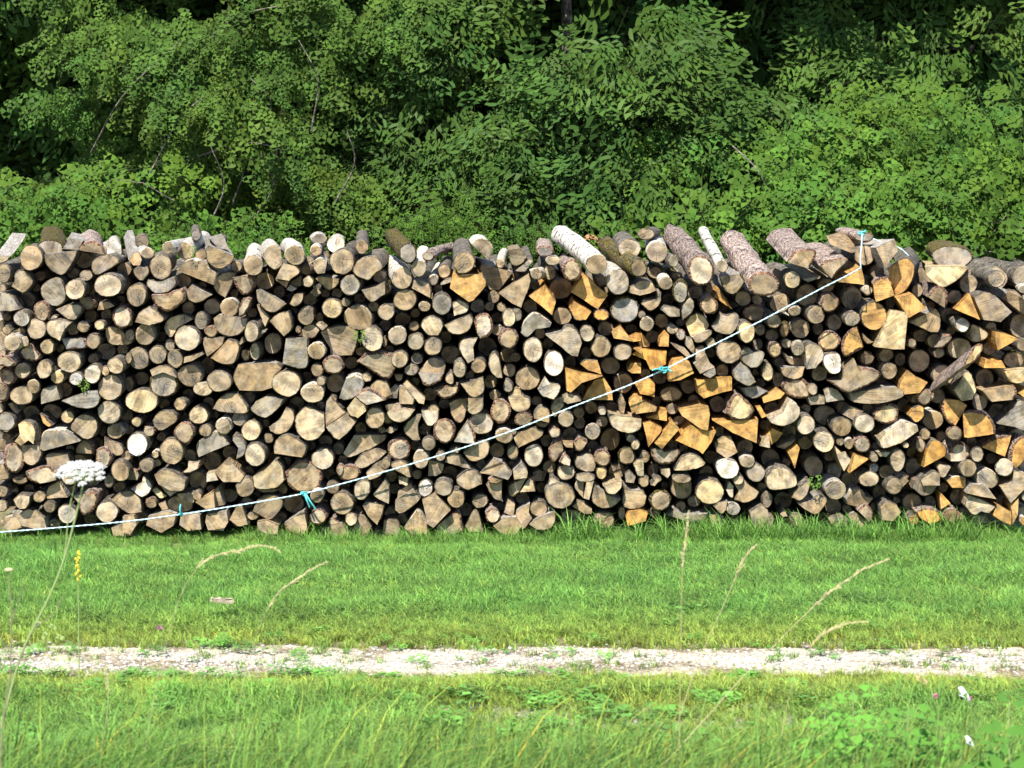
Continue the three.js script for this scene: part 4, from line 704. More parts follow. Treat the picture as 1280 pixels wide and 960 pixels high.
round('p', 'plain', 1970, 583, 27, 58, 53, -0.06, 0.05, 'medium-sized pale round log beside the pale log over the hollow');
split('y', 'rough', 2099, 630, -21, '-58,-33~ -1,-56~ 60,-27~ 59,40~ -3,57~ -75,1', -0.03, 0.08, 'yellowish one-cornered split log diagonally below the jagged pale split log');
round('b', 'plain', 1852, 557, -24, 58, 53, 0.10, -0.09, 'brown round log diagonally above the pale log over the hollow');
round('p', 'plain', 1744, 482, 31, 58, 63, -0.04, 0.13, 'large pale round log standing out over a dark hollow');
round('t', 'plain', 1847, 472, -44, 23, 25, -0.02, -0.08, '');
round('t', 'birch', 1891, 467, 4, 25, 33, 0.05, 0.03, '');
round('p', 'rough', 1960, 465, 28, 45, 46, -0.03, 0.08, '');
split('o', 'plain', 1463, 496, -49, '-22,-56 34,-16 61,24 -1,52 -56,-16', -0.04, 0.03, '');
split('o', 'moss', 1585, 404, -9, '4,-78 31,36 13,58 -37,13', 0.05, 0.14, '');
split('p', 'plain', 1864, 374, -41, '-30,4 5,-70 44,-7 15,38 -8,33 -48,72', -0.11, 0.13, '');
split('o', 'plain', 1934, 368, 41, '62,17 -17,45 -46,-62', -0.04, 0.12, '');
split('b', 'rough', 1547, 452, -58, '-15,-25 30,4 52,35 -54,-13', -0.09, -0.10, '');
round('t', 'plain', 2031, 387, 12, 25, 25, 0.00, 0.04, '');
round('w', 'plain', 2040, 323, -51, 27, 28, -0.00, 0.24, '');
round('b', 'plain', 2115, 296, -78, 45, 42, -0.10, -0.09, '');
split('p', 'birch', 2158, 523, 42, '-85,-76~ 15,-48 114,20 108,48 24,71~ -70,14 -108,-31', 0.06, 0.13, 'pale many-cornered split log in the lower part of the pile, far right end');
split('p', 'plain', 2084, 408, 12, '-22,-13 18,-16~ 40,12 -39,12', 0.02, 0.06, '');
split('p', 'plain', 1505, 272, 55, '-73,-49~ -17,-60~ 83,-38~ 88,13 26,64~ -41,58~ -85,13', -0.00, 0.12, 'pale half-round split log at the foot of the pile, right part');
round('p', 'plain', 2004, 266, 2, 58, 45, -0.03, 0.16, 'pale flat oval log at the foot of the pile, right part');
round('t', 'plain', 2162, 376, 20, 42, 65, -0.09, 0.01, 'medium-sized tan upright oval log in the lower part of the pile, far right end');
split('o', 'rough', 2479, 649, -41, '-29,-66~ 11,-89 75,30 36,58 -49,64 -64,7~', -0.10, 0.07, 'orange four-cornered split log beside the large orange half log', [0.129, -0.088, -1.00]);
split('o', 'rough', 2598, 579, 42, '-51,-73 94,-53 98,-8~ 58,54~ -15,79~ -82,65 -73,-70', -0.02, 0.09, 'large orange half-round log, flat side down, under an arch of reddish bark', [0.175, -0.070, -1.00]);
split('g', 'plain', 2829, 617, -12, '-9,-59 53,-82 49,82 4,91~ -55,3 -99,-42', -0.09, -0.01, 'grey many-cornered split log beside the large orange half log');
split('o', 'plain', 2270, 633, -24, '-4,-50~ 41,-14~ 28,48~ -22,31 -49,-8', -0.07, 0.08, '');
round('t', 'rough', 2471, 530, 46, 43, 42, 0.04, -0.05, 'tan round log beside the large orange half log', [0.130, -0.122, -1.00]);
round('t', 'plain', 2324, 513, -37, 28, 31, -0.06, 0.01, '');
round('p', 'plain', 2203, 462, 26, 20, 18, -0.04, 0.13, '');
round('t', 'rough', 2297, 452, -41, 29, 42, 0.06, 0.00, '');
split('o', 'plain', 2373, 415, -11, '58,-21 68,24~ 23,64~ -17,70~ -44,24 -61,-84', 0.03, 0.01, 'leftmost medium-sized orange wedge-shaped split log, in the lower part of the pile, far right end');
split('p', 'rough', 2515, 411, -20, '-51,-46 31,-46 61,-7~ 46,39~ 0,56~ -39,39~ -57,-12', 0.02, 0.18, 'pale wedge-shaped split log below the large orange half log');
round('p', 'plain', 2606, 408, 24, 37, 42, 0.00, 0.14, '');
split('o', 'rough', 2737, 452, -38, '37,-65 73,57 -27,40~ -99,-11', -0.02, -0.01, 'orange wedge-shaped split log diagonally below the large orange half log');
split('o', 'rough', 2845, 408, -15, '-13,-88 41,-26 33,99~ -39,31~ -42,-60', -0.07, 0.03, 'rightmost medium-sized orange wedge-shaped split log, in the lower part of the pile, far right end');
round('t', 'plain', 2558, 328, 21, 49, 50, 0.03, -0.07, '');
round('p', 'birch', 2756, 337, 40, 53, 48, 0.01, 0.10, 'medium-sized pale round log in the lower part of the pile, far right end', [0.176, -0.143, -1.00]);
split('g', 'birch', 2672, 269, -8, '-47,-33~ 26,-56~ 64,-5~ 24,46~ -27,52~ -57,24', -0.07, 0.06, 'grey one-cornered split log at the foot of the pile, far right end');
split('t', 'plain', 2426, 312, -22, '-13,-44~ 15,-33 42,19 -20,36 -36,19', -0.05, 0.05, '');
split('t', 'plain', 2848, 271, -3, '-33,-29 40,-35 27,33 -37,33', 0.06, 0.05, '');
round('d', 'rough', 2291, 708, -82, 50, 28, 0.07, -0.00, '');
round('t', 'rough', 2195, 272, -32, 36, 22, 0.04, -0.04, '');
split('t', 'plain', 2355, 264, 9, '-48,-37 47,-31 46,32 6,49~ -60,-3', -0.18, 0.04, '');
split('o', 'birch', 2510, 240, -42, '-30,-32 49,-32 48,25 -9,36~ -64,13', 0.04, 0.02, '');
split('t', 'plain', -2565, 193, -9, '-51,-42 68,-31 19,60 -43,26 -58,-14', -0.10, 0.01, '');
round('t', 'plain', -2654, 167, 23, 36, 32, 0.01, 0.05, '');
split('p', 'plain', -2748, 144, 36, '-27,-37~ 17,-43~ 41,-9~ 47,31 -14,39~ -52,8', -0.04, 0.12, '');
round('b', 'plain', -2597, 110, 20, 34, 36, -0.07, -0.08, '');
round('p', 'plain', -2504, 66, -3, 55, 55, -0.07, 0.17, 'medium-sized pale round log just above the rope');
split('t', 'rough', -2397, 131, -26, '-48,-6 -33,-58~ -5,-75~ 41,-41~ 65,22~ 49,54~ -2,54 -79,34', 0.03, 0.08, 'tan wedge-shaped split log below the white flower head');
round('p', 'plain', -2279, 77, -6, 64, 62, -0.07, 0.15, 'large pale round log in the bottom layer by the grass');
split('t', 'plain', -2162, 127, -25, '-58,-25~ 9,-65~ 77,-54 67,26~ 6,66~ -57,49~ -97,15', -0.05, 0.05, 'tan half-round split log in the bottom layer by the grass');
split('t', 'birch', -2824, 12, -1, '-2,-37 60,-25 55,9~ 6,43~ -34,32~ -69,-14', 0.06, 0.03, '');
split('t', 'plain', -2708, 34, -4, '-51,-36 11,-53 87,-48 74,9 41,43~ -14,61~ -72,26 -116,43', -0.04, 0.01, 'large tan many-cornered split log just above the rope');
round('p', 'plain', -2870, 110, -10, 30, 34, -0.03, 0.05, '');
round('t', 'plain', -2867, 196, -7, 33, 36, 0.08, 0.01, '');
round('t', 'birch', -2593, 1, -79, 33, 20, -0.07, 0.05, '');
round('b', 'plain', -2271, 247, -43, 28, 39, 0.02, -0.01, '');
split('t', 'plain', -2198, -28, -9, '-51,-32 57,-32 41,42 -21,31 -61,14', -0.04, -0.02, '');
split('w', 'plain', -2077, 212, -21, '-45,-30~ -6,-53~ 34,-30~ 52,10~ 35,44~ 2,67~ -10,21 -73,-7', -0.14, 0.22, '');
split('y', 'plain', -1990, 179, -42, '-29,0~ 10,-34~ 44,-17 -11,34~ -39,23~', 0.08, 0.09, '');
round('t', 'rough', -2030, 128, -6, 33, 31, 0.03, 0.03, '');
split('p', 'rough', -1926, 199, 6, '-23,-6 5,-32 51,-1 -50,33', 0.04, 0.11, '');
round('b', 'plain', -1877, 111, -74, 76, 48, 0.03, -0.09, 'brown flat oval log just above the rope');
split('t', 'plain', -1825, 160, -25, '-33,-18 28,-35 57,16 1,27~ -67,16', -0.07, 0.04, '');
split('t', 'plain', -1709, 140, 24, '-9,-41 42,-36 37,55 3,38 -70,-2', 0.04, 0.05, '');
split('t', 'plain', -1656, 152, -29, '-18,-50 33,-39 1,64 -22,47', 0.02, -0.04, '');
round('t', 'plain', -1499, 221, 8, 53, 59, 0.05, -0.01, 'medium-sized tan round log at the foot of the pile, left part');
split('t', 'plain', -1972, 26, 4, '-87,-22 -3,-67 65,-27 83,41 27,58 -74,30', 0.02, -0.01, 'large tan many-cornered split log crossed by the rope');
split('t', 'birch', -1810, 16, -20, '-67,-16 -17,-50 59,-39 52,41 30,53 -61,30', -0.11, 0.09, 'medium-sized tan many-cornered split log just below the rope');
split('t', 'plain', -1662, 25, -6, '-66,-5 -50,-51 35,-56 64,-5 56,58 -59,40', -0.02, 0.01, 'large tan many-cornered split log just below the rope');
split('t', 'plain', -1541, 43, -34, '-5,-56~ 51,-45 19,64 -9,69 -56,-16', 0.06, -0.00, '');
round('t', 'plain', -1462, 47, -46, 33, 24, 0.04, 0.05, '');
split('t', 'rough', -2153, 11, 27, '-38,-48 7,-60 47,3 31,54 -36,43', -0.24, 0.01, '');
round('t', 'plain', -1772, 167, -10, 28, 25, 0.01, -0.01, '');
split('t', 'rough', -1969, 105, -57, '-8,-26 26,-20 10,31 -30,9', -0.14, 0.02, '');
split('t', 'plain', -1380, 191, -58, '-31,-12~ 37,-9~ 65,8 -8,8 -64,8', -0.00, -0.02, '');
split('b', 'plain', -1376, 105, -20, '-89,-30 -33,-59~ 18,-76~ 86,9~ 59,61~ -9,66~ -65,32', -0.07, -0.12, 'brown half-round split log beside the hanging rope tail');
round('b', 'plain', -1010, 211, -49, 40, 39, -0.05, -0.09, '');
round('b', 'birch', -1093, 178, 58, 38, 40, -0.09, -0.17, '');
split('p', 'plain', -841, 206, 18, '-40,-40~ 5,-57~ 47,-11 39,45~ -6,51~ -45,23', -0.07, 0.10, '');
round('t', 'plain', -957, 124, -16, 66, 65, 0.08, -0.03, 'tan round log beside the hanging rope tail');
split('t', 'plain', -723, 190, 18, '-29,-35 32,-63 33,39 11,73 -57,-15', -0.05, -0.06, '');
round('p', 'rough', -1087, 57, 45, 49, 45, 0.10, 0.04, '');
round('p', 'plain', -906, 34, -6, 34, 38, -0.13, 0.17, '');
split('t', 'rough', -1206, 7, 8, '-48,-42~ 31,-64~ 59,-30 38,81 -81,4', -0.00, 0.04, 'tan wedge-shaped split log below the hanging rope tail');
split('p', 'rough', -1010, 18, -21, '-16,-18 35,-6 -4,22~ -27,0', -0.08, 0.14, '');
split('b', 'plain', -1000, -39, -17, '-71,-34 19,-45 81,-17 42,52 -25,40 -76,12', 0.05, -0.04, 'brown many-cornered split log diagonally below the hanging rope tail');
split('t', 'plain', -852, -23, -37, '-29,-53 33,-47 62,16 0,79~ -71,-42', -0.15, -0.00, 'leftmost medium-sized tan four-cornered split log, at the foot of the pile, left-centre');
split('t', 'plain', -776, 81, -4, '-34,-26 16,-78 45,-26~ 56,36 -45,53 -65,31', 0.04, 0.11, 'leftmost medium-sized tan many-cornered split log, at the foot of the pile, left-centre');
split('t', 'plain', -1374, -9, 11, '-55,-13 1,-42 55,-36 61,10 -9,44 -60,32', 0.07, 0.02, '');
split('b', 'plain', -779, -71, -111, '-4,-35 41,-1 8,39 -44,-7', -0.16, -0.03, '');
split('t', 'plain', -593, 134, -25, '-66,-49 -32,-71~ 53,-14~ 75,14 36,77 -66,3', 0.12, -0.04, 'rightmost medium-sized tan four-cornered split log, at the foot of the pile, left-centre');
split('t', 'plain', -608, 189, -60, '-42,-52 49,22 32,45 -36,-7 -41,-41', -0.01, -0.08, '');
round('w', 'plain', -486, 213, -5, 43, 48, 0.05, 0.24, '');
round('t', 'plain', -384, 218, 23, 50, 49, -0.01, -0.06, '');
split('t', 'plain', -434, 96, 35, '-42,-81 -9,-103 90,-1 3,95 -70,56', -0.10, 0.03, 'very large tan many-cornered split log in the bottom layer by the grass');
round('t', 'plain', -314, 154, 13, 49, 53, -0.05, 0.04, 'second from left medium-sized tan round log, at the foot of the pile, centre');
split('t', 'plain', -92, 212, -15, '-14,-57~ 42,-79 33,-62 36,60 -26,57~ -54,17', -0.05, -0.00, 'leftmost medium-sized tan four-cornered split log, at the foot of the pile, centre');
round('t', 'plain', -180, 133, -48, 45, 44, 0.16, -0.01, '');
round('p', 'rough', -106, 60, 26, 39, 42, -0.13, 0.08, '');
split('t', 'birch', -535, 5, 11, '-72,-17 -27,-57 57,-51 58,0 7,86~ -38,35', 0.09, -0.05, 'rightmost medium-sized tan many-cornered split log, at the foot of the pile, left-centre');
split('t', 'rough', -345, 0, -11, '-72,-43 -10,-60 69,-32 47,77~ -4,59 -83,-9', -0.01, 0.03, 'leftmost large tan many-cornered split log, at the foot of the pile, centre');
split('t', 'plain', -211, 6, -46, '-32,-50 53,-50 19,70~ -9,70~ -54,-16', 0.10, -0.03, 'rightmost medium-sized tan wedge-shaped split log, tip sideways, at the foot of the pile, centre');
split('b', 'plain', -683, -22, -58, '-52,-41 44,-46 53,0 27,51~ -40,45', -0.13, -0.09, '');
split('t', 'plain', -11, 93, -40, '22,-44 28,24 -11,53 -34,-27', -0.16, 0.06, '');
split('t', 'plain', -19, 0, 26, '-37,-43 31,-60 75,2 42,53 -31,48 -87,2', -0.02, -0.04, 'rightmost large tan many-cornered split log, at the foot of the pile, centre');
round('t', 'plain', 5, 196, -43, 28, 39, -0.12, -0.05, '');
split('t', 'birch', 31, 217, -37, '7,-32 53,54 -32,14 -32,-55', 0.02, -0.01, '');
split('p', 'plain', 93, 218, -13, '39,-23 25,28 -3,42 -48,-29', 0.01, 0.14, '');
split('p', 'plain', 235, 244, -5, '1,-19 46,-8 23,15 -19,32~ -33,-31', -0.02, 0.15, '');
round('t', 'plain', 268, 176, 46, 84, 72, -0.07, -0.02, 'largest round tan log of the bottom layer');
split('t', 'birch', 388, 230, -38, '-23,-39~ 11,-79 17,12 39,61 0,58~ -34,-5~', -0.02, -0.03, '');
split('p', 'plain', 432, 224, 13, '0,-75 34,55 -6,72 -31,-64', 0.03, 0.07, '');
split('t', 'plain', 514, 153, 6, '-65,17 -59,-23~ -8,-54~ 53,-45~ 98,0 19,23 2,40 -48,80', -0.11, -0.08, 'medium-sized tan many-cornered split log at the foot of the pile, right-centre');
split('p', 'plain', 567, 228, 76, '-36,-30~ 8,-38~ 47,4~ 47,38 19,33 -56,10', -0.02, 0.16, '');
split('t', 'plain', 684, 155, 6, '-61,-36~ -10,-61~ 57,-42~ 74,15 40,49 -11,44 -56,72', -0.02, 0.05, 'large tan four-cornered split log in the bottom layer by the grass');
round('t', 'plain', 151, 94, -7, 50, 46, 0.12, -0.06, '');
split('t', 'plain', 400, 99, -13, '5,-35~ 50,-35 50,-6 16,28~ -29,37~ -63,11', 0.05, -0.01, '');
split('t', 'plain', 183, 29, 41, '-43,-46~ 30,-40~ 63,11~ 58,62 18,45 -43,19 -83,-18', -0.06, 0.04, 'tan four-cornered split log below the largest round bottom log');
round('t', 'plain', 519, 26, -38, 59, 50, -0.02, -0.05, 'leftmost medium-sized tan round log, at the foot of the pile, right-centre');
split('t', 'plain', 62, 45, -2, '-45,-13 -28,-76 11,-59 51,-2 34,32 39,83 -40,32', -0.16, 0.02, 'medium-sized tan many-cornered split log at the foot of the pile, centre');
round('b', 'plain', 333, 47, -44, 56, 42, -0.02, -0.06, '');
split('t', 'plain', 1, -28, -62, '-13,-41 32,-18 10,27 -24,45', 0.04, 0.01, '');
round('t', 'plain', 621, 63, -55, 22, 40, -0.18, 0.08, '');
split('o', 'plain', 697, 54, 38, '-47,-49 54,-21 65,25 26,42 -47,30 -58,2', -0.05, 0.11, '');
split('t', 'plain', 119, 257, -79, '-6,-18 11,-15 22,25 -29,-4', 0.03, 0.10, '');
round('b', 'plain', 957, 209, -71, 63, 69, -0.11, -0.10, 'brown round log at the foot of the pile, right-centre');
round('y', 'plain', 1113, 191, -6, 79, 72, -0.06, 0.06, 'yellowish round log diagonally below the whitish round log');
split('p', 'plain', 1229, 201, -26, '-7,-36 15,-47~ 20,21 -8,49~ -24,-2', -0.12, 0.08, '');
split('t', 'plain', 1309, 197, -20, '-32,-3 -54,-54 8,-71~ 64,-43~ 81,-9 29,31 -33,88~ -72,60', -0.03, 0.00, 'tan many-cornered split log diagonally below the whitish round log');
round('t', 'moss', 833, 147, 23, 58, 59, -0.09, 0.03, 'rightmost medium-sized tan round log, at the foot of the pile, right-centre', [0.058, -0.109, -1.00]);
split('t', 'plain', 807, 245, -12, '-4,-21 24,13 7,24~ -26,-16', 0.03, -0.02, '');
round('p', 'plain', 729, 149, -20, 25, 48, 0.02, 0.14, '');
round('t', 'rough', 809, 60, -39, 25, 27, -0.09, -0.02, '');
split('t', 'rough', 744, 41, -63, '-20,-49 36,26 30,46 -32,-9', 0.06, -0.04, '');
split('t', 'plain', 1178, 108, -5, '-2,-43~ 29,-20~ 37,31 -20,28 -45,3', 0.12, -0.02, '');
round('g', 'birch', 1246, 94, -6, 38, 37, -0.01, 0.07, '');
split('t', 'plain', 1156, 26, -52, '-26,-32 30,-37 41,20 -10,37 -44,26', -0.05, -0.03, '');
split('t', 'plain', 1399, 43, 1, '-49,-33 -3,-67 59,-56 40,47 1,75~ -61,35', -0.01, -0.01, 'rightmost large tan many-cornered split log, at the foot of the pile, right part');
split('b', 'plain', 996, 46, -25, '7,-30 92,-19 108,21 -27,4 -83,39 -123,10', -0.06, -0.10, '');
round('b', 'plain', 1436, 147, 2, 28, 48, -0.10, -0.09, '');
round('d', 'plain', 1031, 124, -98, 39, 34, 0.01, -0.01, '');
round('t', 'plain', 742, 249, -16, 30, 34, -0.01, -0.04, '');
round('b', 'plain', 1252, 17, -88, 28, 25, -0.01, -0.09, '');
split('t', 'plain', 1623, 198, 36, '-4,-51~ 30,-17 51,62 -27,22~ -54,-34', -0.02, -0.01, '');
split('t', 'plain', 1696, 122, 23, '-51,-29~ 11,-55~ 56,-12~ 72,34~ 26,56 -12,22 -99,11', -0.04, 0.00, 'medium-sized tan wedge-shaped split log at the foot of the pile, right part');
round('b', 'birch', 1817, 207, 26, 58, 55, -0.05, -0.08, 'medium-sized brown round log in the bottom layer by the grass');
split('b', 'birch', 1957, 143, -62, '-2,-48 54,-36 87,4 42,15 13,55~ -43,50~ -70,-30', 0.06, -0.14, 'medium-sized brown many-cornered split log at the foot of the pile, right part');
round('b', 'plain', 2147, 225, -5, 47, 51, -0.03, -0.13, '');
split('t', 'plain', 2123, 82, 9, '-42,-49 25,-54 64,-3 40,37 -11,60~ -55,31', -0.04, -0.02, 'leftmost medium-sized tan many-cornered split log, at the foot of the pile, far right end');
split('t', 'plain', 1955, 20, -49, '-23,-25 17,-54 61,-8 -19,49 -58,32', -0.03, 0.07, '');
split('t', 'rough', 1995, 71, 0, '14,-50 31,-39 35,7~ -5,47~ -49,13', -0.05, -0.01, '');
round('t', 'plain', 1604, 32, -3, 40, 41, 0.20, -0.01, '');
split('t', 'plain', 1534, 61, -40, '-5,-19 23,-13 0,27 -22,-2', -0.09, 0.06, '');
round('t', 'plain', 1453, 30, -14, 25, 42, 0.01, 0.06, '');
round('t', 'plain', 1516, -27, -16, 16, 21, -0.07, 0.05, '');
split('b', 'plain', 1843, 21, -24, '-33,-27 41,-50 45,18 5,47 -62,18', -0.20, -0.08, '');
split('b', 'plain', 2187, 233, -21, '-26,-56 46,18 6,50~ -38,-21', 0.06, -0.13, '');
split('b', 'plain', 2333, 230, -24, '-81,-19 -19,-65~ 37,-48~ 75,32~ 41,77~ -9,32 -71,26', 0.03, -0.11, 'brown wedge-shaped split log, tip sideways, at the foot of the pile, far right end');
split('t', 'plain', 2628, 203, 42, '-1,-30 89,-45 20,43 -13,35 -53,40 -79,-11', 0.03, 0.04, '');
split('p', 'plain', 2618, 116, 13, '-27,-53~ 23,-35 68,-41~ 98,-7 10,38 -58,61 -74,-1', 0.04, 0.09, 'pale many-cornered split log in the bottom layer by the grass');
split('t', 'plain', 2818, 227, 27, '-19,-93 58,-14 56,71 -6,88 -11,31 -83,3', 0.04, 0.06, 'large tan many-cornered split log at the foot of the pile, far right end');
split('o', 'plain', 2431, 136, -20, '-15,-45 41,-11 -23,55 -22,1', 0.01, 0.12, '');
round('b', 'rough', 2473, 57, 9, 49, 42, 0.00, -0.12, '');
split('o', 'rough', 2350, 58, 3, '-55,-13 2,-48 69,-25 51,27~ -23,44~ -73,21', -0.06, 0.06, '');
split('o', 'plain', 2762, 64, 2, '-17,-32 46,-60 49,14 -36,60 -57,-3', -0.02, 0.09, '');
split('o', 'rough', 2824, 92, 26, '-10,-78 17,-27 20,70 -24,24', 0.06, 0.03, '');
round('d', 'plain', 2275, 110, -150, 56, 51, -0.15, -0.19, 'medium-sized shaded dark round log in the bottom layer by the grass');
round('o', 'plain', 2264, 30, -14, 28, 37, 0.03, 0.10, '');
round('o', 'birch', 2877, 30, 17, 22, 25, 0.04, 0.05, '');
round('g', 'plain', 2883, 164, 2, 22, 22, -0.01, 0.04, '');
split('b', 'plain', 2646, 27, -43, '-26,-31 58,-14 29,26 -55,21', -0.05, -0.07, '');
round('t', 'plain', 2442, 832, -179, 61, 61, -0.01, 0.06, '');
round('t', 'birch', 1723, 303, -231, 55, 60, 0.05, 0.11, '');
round('p', 'plain', 2316, 908, -245, 64, 66, -0.03, 0.02, '');
round('t', 'birch', 1925, 1265, -220, 55, 64, 0.05, -0.06, '');
round('t', 'plain', -2420, 220, -286, 59, 56, 0.04, -0.02, '');
round('b', 'birch', 816, 1530, -188, 63, 58, -0.03, 0.07, '');
round('t', 'plain', 1992, 1510, -214, 59, 60, 0.02, 0.07, '');
round('t', 'birch', 630, 787, -175, 57, 54, -0.08, -0.07, '');
round('t', 'plain', 1675, 1281, -252, 64, 65, -0.10, 0.02, '');
round('b', 'plain', 2888, 1108, -258, 62, 67, 0.02, 0.07, '');
round('p', 'plain', -1351, 1016, -166, 53, 60, 0.05, 0.05, '');
round('p', 'plain', 2529, 988, -173, 68, 60, -0.02, 0.04, '');
round('p', 'plain', 664, 1546, -231, 65, 58, -0.06, -0.05, '');
round('t', 'plain', 561, 458, -239, 58, 67, 0.04, -0.07, '');
round('t', 'birch', 277, 1315, -294, 67, 60, -0.14, -0.06, '');
round('t', 'plain', 1524, 1234, -275, 59, 58, 0.08, 0.13, '');
round('t', 'birch', 2392, 578, -170, 58, 54, -0.03, 0.02, '');
round('t', 'birch', 1631, 1097, -168, 52, 52, 0.01, 0.05, '');
round('b', 'plain', 1478, 345, -256, 56, 55, 0.03, 0.08, '');
round('t', 'plain', -1248, 92, -220, 61, 60, -0.03, -0.08, '');
round('t', 'plain', 2589, 1345, -244, 50, 60, -0.02, 0.08, '');
round('b', 'plain', 2689, 809, -230, 54, 59, 0.12, -0.03, '');
round('p', 'plain', 1783, 597, -237, 63, 61, -0.03, 0.03, '');
round('t', 'birch', -1849, 1537, -226, 52, 49, 0.00, 0.04, '');
round('p', 'plain', -1392, 1369, -166, 54, 52, -0.00, 0.01, '');
round('t', 'plain', 284, 1170, -162, 53, 51, 0.04, 0.05, '');
round('b', 'plain', -141, 985, -293, 55, 58, -0.04, 0.02, '');
round('t', 'birch', -349, 949, -201, 52, 52, -0.01, -0.04, '');
round('t', 'plain', 1169, 664, -215, 47, 47, 0.01, 0.11, '');
round('t', 'plain', -2620, 616, -230, 56, 49, -0.01, 0.05, '');
round('t', 'birch', 2765, 617, -222, 51, 49, -0.11, 0.06, '');
round('p', 'plain', 1557, 101, -278, 52, 51, -0.04, -0.01, '');
round('t', 'birch', 560, 880, -248, 56, 47, -0.00, 0.02, '');
round('p', 'plain', 1822, 1132, -186, 43, 47, -0.01, 0.09, '');
round('p', 'plain', -2751, 600, -286, 55, 49, 0.02, -0.05, '');
round('t', 'birch', -1711, 333, -215, 49, 57, -0.11, -0.01, '');
round('p', 'birch', 2301, 292, -244, 49, 54, -0.02, 0.07, '');
round('t', 'plain', 598, 275, -232, 49, 49, 0.01, 0.01, '');
round('b', 'birch', -2411, 1485, -177, 52, 45, -0.07, -0.03, '');
round('t', 'birch', -2757, 1253, -257, 48, 45, -0.06, 0.11, '');
round('t', 'plain', -1693, 1223, -176, 51, 46, 0.02, 0.00, '');
round('p', 'birch', -1789, 228, -174, 51, 54, -0.11, 0.04, '');
round('p', 'plain', 1842, 275, -229, 45, 48, 0.01, -0.07, '');
round('p', 'plain', 2548, 128, -225, 46, 48, 0.02, 0.06, '');
round('t', 'plain', -2181, 1433, -147, 45, 41, 0.01, 0.02, '');
round('t', 'plain', 1304, 1269, -178, 47, 46, 0.04, -0.01, '');
round('p', 'plain', -2303, 965, -225, 51, 52, 0.03, 0.05, '');
round('b', 'plain', 842, 816, -247, 43, 47, 0.05, -0.03, '');
round('t', 'plain', 2647, 681, -144, 44, 49, -0.03, -0.03, '');
round('t', 'birch', -2465, 336, -194, 43, 42, 0.00, 0.13, '');
round('t', 'plain', -382, 1424, -143, 40, 39, -0.08, 0.02, '');
round('b', 'plain', 1776, 1340, -198, 48, 42, 0.10, 0.00, '');
round('t', 'birch', 2482, 1164, -233, 45, 44, -0.04, -0.02, '');
round('b', 'birch', -1736, 878, -261, 40, 48, -0.02, 0.12, '');
round('t', 'plain', -2108, 808, -239, 44, 40, -0.03, 0.04, '');
round('t', 'birch', -1000, 789, -158, 51, 50, 0.04, 0.08, '');
round('b', 'birch', 1007, 761, -244, 43, 40, 0.02, 0.01, '');
round('p', 'plain', -1231, 654, -293, 45, 47, -0.02, 0.08, '');
round('t', 'birch', 1328, 414, -224, 48, 47, -0.00, 0.07, '');
round('b', 'plain', -86, 406, -153, 45, 45, -0.01, 0.02, '');
round('t', 'plain', -352, 264, -242, 43, 44, -0.01, 0.04, '');
round('t', 'plain', -1611, 142, -198, 46, 41, -0.03, 0.06, '');
round('b', 'birch', -624, 1141, -294, 45, 40, -0.02, 0.02, '');
round('t', 'plain', 846, 1141, -190, 41, 41, 0.05, 0.07, '');
round('b', 'plain', 527, 1100, -141, 45, 43, -0.03, 0.01, '');
round('p', 'plain', 1480, 635, -226, 44, 43, 0.03, 0.00, '');
round('p', 'birch', 334, 481, -274, 45, 42, -0.02, 0.06, '');
round('p', 'plain', 1744, 171, -242, 46, 46, -0.02, -0.01, '');
round('b', 'plain', 2072, 1417, -255, 41, 43, 0.06, 0.03, '');
round('t', 'plain', 812, 1408, -257, 39, 35, -0.05, 0.13, '');
round('b', 'plain', -1849, 1371, -141, 46, 42, -0.00, -0.01, '');
round('t', 'plain', 1038, 1300, -238, 43, 40, -0.06, 0.10, '');
round('t', 'plain', 2497, 1277, -183, 43, 40, 0.01, 0.06, '');
round('p', 'birch', -194, 1224, -175, 40, 39, 0.05, 0.02, '');
round('p', 'birch', 104, 1218, -247, 40, 41, -0.03, -0.03, '');
round('t', 'plain', -1829, 1214, -180, 37, 40, 0.04, 0.04, '');
round('t', 'plain', 1481, 1051, -277, 40, 35, 0.02, -0.02, '');
round('b', 'plain', 2312, 1059, -186, 43, 36, 0.07, 0.03, '');
round('b', 'plain', 2703, 987, -183, 42, 38, 0.01, 0.04, '');
round('b', 'plain', -917, 895, -278, 41, 39, -0.06, 0.07, '');
round('p', 'plain', -13, 864, -144, 38, 39, 0.08, 0.02, '');
round('t', 'plain', 1190, 861, -166, 39, 38, 0.01, -0.03, '');
round('b', 'plain', -122, 796, -175, 38, 40, 0.02, 0.15, '');
round('t', 'plain', -2533, 752, -168, 45, 42, -0.05, 0.05, '');
round('p', 'birch', 2432, 704, -259, 43, 41, 0.05, -0.03, '');
round('p', 'birch', 2241, 650, -256, 44, 40, 0.01, 0.08, '');
round('t', 'plain', 451, 641, -247, 40, 38, -0.01, 0.15, '');
round('p', 'birch', 1589, 499, -282, 40, 41, 0.04, 0.06, '');
round('b', 'plain', -1062, 452, -219, 41, 36, 0.04, -0.05, '');
round('t', 'birch', 1680, 436, -268, 41, 41, -0.01, -0.01, '');
round('t', 'plain', -1606, 393, -183, 41, 41, 0.07, 0.11, '');
round('t', 'plain', 1142, 349, -293, 40, 41, -0.06, 0.03, '');
round('t', 'plain', 1112, 262, -253, 42, 44, -0.05, -0.17, '');
round('t', 'birch', 1936, 226, -247, 48, 46, -0.10, -0.02, '');
round('b', 'plain', 2101, 153, -240, 39, 42, -0.01, 0.06, '');
round('p', 'plain', 2384, 108, -175, 35, 38, 0.09, 0.04, '');
round('b', 'birch', 1829, 79, -184, 48, 42, 0.01, 0.09, '');
round('t', 'plain', 1774, -3, -238, 37, 38, -0.05, 0.16, '');
